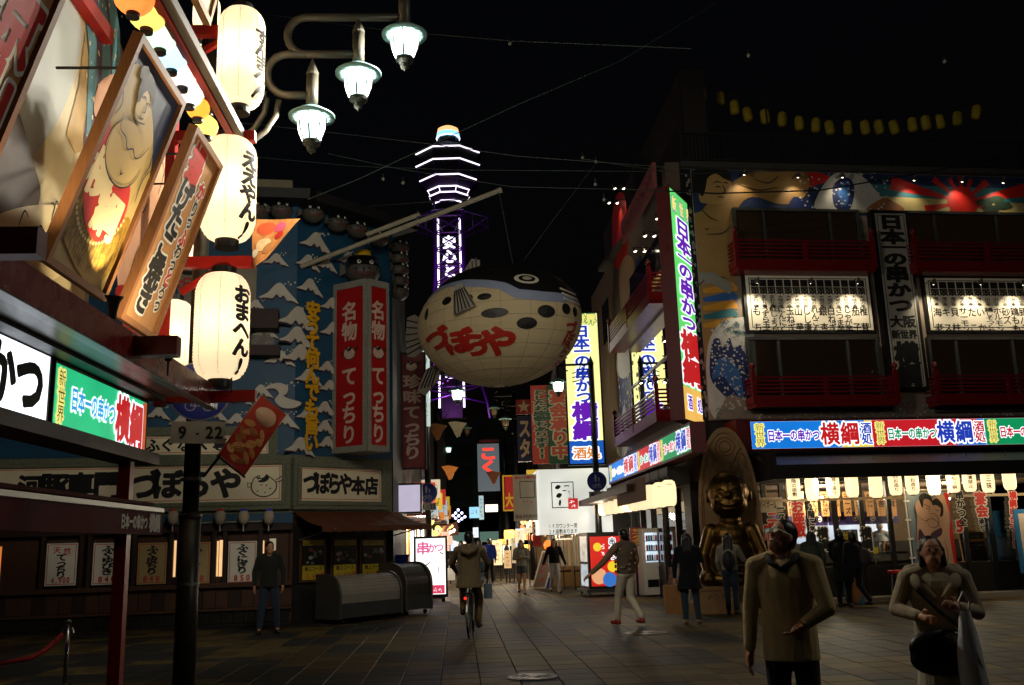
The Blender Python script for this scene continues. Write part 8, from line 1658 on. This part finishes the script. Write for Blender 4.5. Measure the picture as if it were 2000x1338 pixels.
# foreground woman with a hooded beige jacket and black shoulder bag
loc = at(1845, 1300, 6.6); loc.z = 0
b, P, Hd, k = person(loc, toward(loc)+6, 1.52, 'woman in a beige hooded jacket with a black bag, looking up at the right', '#a3957a', '#b0a692', hem=.98, coat=.02, girth=1.06, vox=.0075, look=(-.05, .9, .2), hair='bob', skirt=.42,
    arms=[((-.27, .05, 1.15), (-.12, .24, 1.20)), ((.30, .06, 1.18), (.16, .26, 1.14))])
hd_ = MB(); hd_.tube([P(-.17, -.02, 1.44), P(-.13, .09, 1.37), P(-.03, .14, 1.26)], [.04, .04, .02], 10); hd_.tube([P(.17, -.02, 1.44), P(.13, .09, 1.37), P(.03, .14, 1.26)], [.04, .04, .02], 10); hd_.tube([P(-.17, -.02, 1.44), P(-.08, -.13, 1.45), P(.08, -.13, 1.45), P(.17, -.02, 1.44)], .06, 10); ob('hood', hd_, mat('cloth_#a3957a', '#a3957a'), b, smooth=True)
t = thing('shoulder_bag', P(0, .28, .74), 'large soft black shoulder bag worn across the woman in beige', 'bag'); g = MB(); g.ball(P(.03, .25, .92), (.25*k, .09*k, .14*k), 16, 10, Matrix(((1, 0, 0), (0, 1, 0), (0, 0, 1)))); g.ball(P(.03, .25, .84), (.25*k, .10*k, .13*k), 14, 8); o = ob('bag_body', g, mat('black_leather', '#0a0a0a', .35, .2, 9, bump=.2), t); remesh(o, .014, 3)
ob('strap', MB().tube([P(-.14, .29, 1.03), P(.02, .20, 1.18), P(.14, .14, 1.32), P(.18, -.02, 1.46), P(.05, -.18, 1.2)], .014, 6), mat('black_leather', '#0a0a0a'), t)
t = thing('carrier_bag', P(-.17, .30, .60), 'white plastic carrier bag hanging from the hand of the woman in beige', 'bag'); c = P(-.15, .31, .50); m = MB(); vs_ = []
prof_ = [(.05, .60), (.075, .54), (.10, .46), (.12, .36), (.135, .24), (.14, .14), (.12, .06), (.06, .03)]
for r_, z in prof_:
    for q in range(16): a = 2*math.pi*q/16; w = r_*.62*(1+.22*math.sin(3*q+z*9)+random.uniform(-.06, .06)); vs_.append(c+Vector((w*math.cos(a)*.95, w*math.sin(a)*.55, z)))
m.add(vs_, [(i*16+q, i*16+(q+1) % 16, (i+1)*16+(q+1) % 16, (i+1)*16+q) for i in range(7) for q in range(16)]+[tuple(range(112, 128))]); ob('bag_body', m, mat('grey_plastic', '#d0d0cc', .5, .2, 6), t, smooth=True)
for s_ in (-1, 1): ob('handle', MB().tube([c+Vector((.02*s_, 0, .58)), c+Vector((.035*s_, 0, .66)), c+Vector((.0, 0, .72))], .008, 5), mat('grey_plastic', '#b4b4b0'), t)
# mid-ground people
def G_(x, y): return on_ground(x, y)
loc = G_(523, 1238); person(loc, -75, 1.72, 'man in a dark jacket and jeans standing by the menu posters', '#24251f', '#28323f', arms=[((-.28, .0, 1.14), (-.26, .06, .90)), ((.27, -.02, 1.14), (.27, .02, .90))], look=(-.25, .95, .02), legs=[((-.14, .02, .50), (-.17, -.02, .09)), ((.12, .02, .50), (.16, .02, .09))])
loc = G_(1228, 1222); b, P, Hd, k = person(loc, 118, 1.74, 'man in a flowered vest, white trousers and red shoes, pointing to the left', '#5c4f40', '#c0b49c', '#8a2a1a', pose='walk', bare_arm=True, arms=[((-.42, .12, 1.12), (-.62, .26, .92)), ((.24, -.02, 1.14), (.24, .12, .92))], hair='short', hem=.92)
fl = MB()
for i in range(60):
    a = random.uniform(0, 6.28); z = random.uniform(.95, 1.38); q = P(.196*math.cos(a), .150*math.sin(a), z); fl.cur = i % 3; fl.ball(q, .022, 6, 4)
ob('flower_print', fl, [mat('flower_red', '#8a3524', .8), mat('flower_cream', '#9a8a66', .8), mat('flower_green', '#3f4a30', .8)], b, kind='stuff')
sl = MB(); capsule(sl, P(-.20, 0, 1.40), P(-.42, .12, 1.12), .07*k, .058*k); capsule(sl, P(-.42, .12, 1.12), P(-.58, .235, .96), .056*k, .045*k); capsule(sl, P(.20, 0, 1.40), P(.24, -.02, 1.14), .07*k, .058*k); capsule(sl, P(.24, -.02, 1.14), P(.24, .10, .95), .055*k, .045*k); remesh(ob('sleeve', sl, mat('sleeve_tan', '#7a6048', .8, .2, 10), b), .014, 3)
loc = G_(1352, 1219); b, P, Hd, k = person(loc, 78, 1.62, 'woman with long black hair in a dark coat, seen from behind with a paper bag', '#0e0e12', '#27343c', '#6d5640', hair='long', hem=.66, coat=.06, girth=1.05, arms=[((-.27, .0, 1.12), (-.28, .02, .88)), ((.25, .08, 1.20), (.12, .20, 1.34))], legs=[((-.11, .0, .5), (-.11, 0, .09)), ((.11, 0, .5), (.13, 0, .09))])
bag('paper_bag', P(-.32, .05, .74), .36, .52, .14, 'brown paper shopping bag hanging beside the woman in the dark coat', mat('kraft_paper', '#8a5f34', .7, .15, 5), (0, 1, 0))
loc = G_(1432, 1203); b, P, Hd, k = person(loc, 75, 1.60, 'woman with long hair and pale top reaching toward the statue', '#7d7666', '#222c38', '#0f0d0c', pose='walk', hair='long', hem=.95, arms=[((-.25, .02, 1.14), (-.22, .12, .96)), ((.30, .15, 1.16), (.34, .38, 1.12))])
ob('backpack', MB().ball(P(0, -.17, 1.15), (.13, .09, .19), 12, 8), mat('pack_dark', '#121214', .7), b)
# people by the shop entrance
loc = G_(1652, 1186); b, P, Hd, k = person(loc, 60, 1.62, 'woman in a black coat looking into the shop', '#0c0b0d', '#0e0d10', hair='bob', hem=.55, coat=.07, arms=[((-.22, .05, 1.14), (-.15, .16, .98)), ((.22, .05, 1.14), (.15, .16, .98))], look=(-.6, .8, -.1))
loc = G_(1678, 1186); b, P, Hd, k = person(loc, 110, 1.58, 'person with a patterned shoulder bag walking past the entrance mat', '#121115', '#0d0d10', pose='walk', hair='bob', hem=.85); t = thing('patterned_bag', P(.22, -.06, .95), 'grey patterned shoulder bag of the person at the entrance', 'bag'); o = ob('bag_body', MB().ball(P(.20, -.10, 1.12), (.16, .10, .19), 14, 10), mat('bag_pattern', '#3a3436', .8, .9, 40), t); ob('strap', MB().tube([P(.2, -.1, 1.3), P(.15, .0, 1.46)], .012, 5), K, t)
loc = G_(1597, 1190); person(loc, 85, 1.60, 'person with light brown hair half hidden behind the man in the sweater', '#3a4038', '#1a1a1c', hair='long', mats=None)
cp = RF.pt(RF.px(1722, 1045, -3.0)[0], .06, -3.0); person(cp, -120, 1.72, 'cook in white cap and jacket bending over the kitchen counter', '#c4c8d0', '#c4c8d0', hair='cap', lean=.25, look=(-.3, .8, -.55))
# people up the street
loc = G_(1020, 1161); person(loc, -92, 1.60, 'woman with long hair in a pale patterned jumper and denim shorts', '#8d8674', '#4a4c50', '#100f10', pose='walk', hair='long', shorts=True, hem=.90, arms=[((-.24, .06, 1.16), (-.06, .20, 1.20)), ((.24, .06, 1.14), (.05, .2, 1.14))], mats=[skin_mat(), mat('jumper_spotted', '#8d8674', .8, .7, 22), mat('denim_shorts', '#4a4c50', .8), mat('brown_hair', '#2a170d', .45, .3, 20)])
loc = G_(1085, 1159); b, P, Hd, k = person(loc, -84, 1.62, 'woman in a black top and white trousers walking towards us', '#0c0b0d', '#b0a8a4', '#0e0d0e', pose='walk', hair='long', hem=.95, look=(.1, .9, -.25), arms=[((-.27, .02, 1.14), (-.36, .05, .90)), ((.28, .0, 1.15), (.36, -.04, .92))]); bag('hand_bag', P(.25, -.05, 1.2), .10, .24, .06, 'small pale handbag on the arm of the woman in white trousers', mat('bag_pale', '#a09a8c', .5), (0, 1, 0))
far = [(957, 1139, 95, 1.72, 'man in a blue jacket standing in the far street', '#1c2f8a', '#0f0f12', 'short', 'stand'), (938, 1142, 90, 1.68, 'person in a grey jacket left of the man in blue', '#6d675c', '#3a4656', 'bob', 'walk'), (902, 1146, 88, 1.66, 'person in dark clothes just beyond the cyclist', '#141318', '#1a2430', 'long', 'walk'), (875, 1128, 92, 1.70, 'man in a black top and tan trousers on the left of the far street', '#141416', '#5c5444', 'short', 'stand'), (884, 1124, -90, 1.64, 'pale-dressed person beside the man in tan trousers', '#8d8880', '#5a5650', 'short', 'stand'), (915, 1120, -88, 1.68, 'small distant figure in red behind the cyclist', '#6a2a24', '#202226', 'short', 'stand'), (866, 1110, -90, 1.68, 'small distant figure in white at the left stalls', '#8d8a84', '#26282c', 'short', 'stand'), (926, 1108, 90, 1.7, 'small distant figure in black between the far stalls', '#16161a', '#202024', 'short', 'walk'), (976, 1114, -90, 1.6, 'small distant figure in a tan coat at the right stalls', '#7d6a4c', '#202024', 'bob', 'stand'), (991, 1122, 180, 1.64, 'distant figure in green beside the far price boards', '#3c4a34', '#22242c', 'short', 'stand')]
for x, y, fa_, hh, lab, tc, bc, hr_, po in far: b, P, Hd, k = person(G_(x, y), fa_, hh, lab, tc, bc, hair=hr_, pose=po, vox=.018, fingers=True)
loc = G_(884, 1152); bag('carrier_bag', Vector((loc.x-.05, loc.y, .72)), .3, .40, .1, 'white carrier bag held low left of the cyclist', emi('bag_glow_none', '#8d8d8a', .0) if False else BAGW)
# ------------------------------------------------------------------ cyclist from behind
g0 = G_(913, 1248); fw = 88; f = Vector((math.cos(R(fw)), math.sin(R(fw)), 0)); r = Vector((f.y, -f.x, 0)); Q = lambda x, y, z: g0+r*x+f*y+Vector((0, 0, z))
t = thing('bicycle', g0, 'city bicycle ridden away from us by the person in the hooded parka', 'bicycle'); BK = mat('bike_black', '#0e0e0e', .4); BG = mat('bike_green', '#3c4a34', .35, .1)
for yy in (.33, 1.38):
    w = ob('wheel', MB().tube([Q(0, yy+.32*math.cos(a), .33+.32*math.sin(a)) for a in np.linspace(0, 2*math.pi, 33)], .018, 8), BK, t, smooth=True); ob('rim', MB().tube([Q(0, yy+.295*math.cos(a), .33+.295*math.sin(a)) for a in np.linspace(0, 2*math.pi, 33)], .009, 6), STEEL, w); sp = MB()
    for a in np.linspace(0, 2*math.pi, 19)[:-1]: sp.tube([Q(.02, yy, .33), Q(0, yy+.29*math.cos(a), .33+.29*math.sin(a))], .0022, 4)
    ob('spokes', sp, STEEL, w, kind='stuff')
    ob('mudguard', MB().tube([Q(0, yy+.36*math.cos(a), .33+.36*math.sin(a)) for a in np.linspace(R(20), R(200) if yy < 1 else R(160), 16)], .022, 6), STEEL, t)
for nm_, pts, rad, m in (('frame', [(0, .75, .30), (0, .62, .78)], .017, BG), ('frame', [(0, .75, .30), (0, 1.22, .82)], .019, BG), ('chain_stay', [(.06, .33, .33), (.03, .75, .30)], .011, BG), ('chain_stay', [(-.06, .33, .33), (-.03, .75, .30)], .011, BG), ('seat_stay', [(.06, .33, .33), (.02, .64, .70)], .010, BG), ('seat_stay', [(-.06, .33, .33), (-.02, .64, .70)], .010, BG), ('seat_post', [(0, .62, .78), (0, .60, .88)], .014, STEEL), ('fork', [(.05, 1.38, .33), (.05, 1.28, .70)], .012, BG), ('fork', [(-.05, 1.38, .33), (-.05, 1.28, .70)], .012, BG), ('steerer', [(0, 1.28, .68), (0, 1.20, 1.02)], .016, BG), ('handlebar', [(-.28, 1.0, 1.02), (-.24, 1.14, 1.06), (0, 1.2, 1.05), (.24, 1.14, 1.06), (.28, 1.0, 1.02)], .012, STEEL), ('crank', [(.10, .70, .18), (-.10, .80, .42)], .012, STEEL)): ob(nm_, MB().tube([Q(*p) for p in pts], rad, 8), m, t)
ob('rack', MB().wbox(0, .001, 0, .001, 0, .001), BK, t) if False else ob('rack', MB().add([Q(x, y, .72) for x, y in ((-.07, .12), (.07, .12), (.07, .55), (-.07, .55))]+[Q(x, y, .74) for x, y in ((-.07, .12), (.07, .12), (.07, .55), (-.07, .55))], [(3, 2, 1, 0), (4, 5, 6, 7), (0, 1, 5, 4), (2, 3, 7, 6), (1, 2, 6, 5), (3, 0, 4, 7)]), BK, t)
ob('saddle', MB().ball(Q(0, .60, .91), (.11, .14, .045), 14, 8), BK, t, smooth=True); ob('rear_light', MB().ball(Q(-.02, -.04, .66), (.024, .014, .024), 10, 6), emi('tail_light', '#ff2a1a', 2.0), t)  # saddle, and the rear light as a bead glowing red
for s in (-1, 1): ob('pedal', MB().tube([Q(s*.08, .75+(-.05 if s > 0 else .05), .30+(-.12 if s > 0 else .12)), Q(s*.19, .75+(-.05 if s > 0 else .05), .30+(-.12 if s > 0 else .12))], .018, 6), BK, t)
b, P, Hd, k = person(g0+f*.6, fw, 1.72, 'cyclist in a brown hooded parka seen from behind', '#665840', '#6d5634', '#17130e', hem=.76, coat=.04, girth=1.12, lean=.10, seat=(0, 0, .98), arms=[((-.33, .20, 1.22), (-.27, .44, 1.07)), ((.33, .20, 1.22), (.27, .44, 1.07))], legs=[((-.15, .38, .76), (-.14, .18, .42)), ((.15, .30, .60), (.14, .12, .20))], vox=.012)
ob('hood', MB().tube([P(-.13, -.02, 1.50), P(-.10, -.13, 1.44), P(0, -.17, 1.40), P(.10, -.13, 1.44), P(.13, -.02, 1.50)], .045, 10), mat('cloth_#665840', '#665840'), b, smooth=True)
loc = Q(.30, 1.0, .85); bag('carrier_bag', loc, .14, .26, .08, 'pale blue carrier bag hanging from the bicycle handlebar', mat('bag_blue', '#5c6c78', .5), (0, 1, 0), sag=.1)
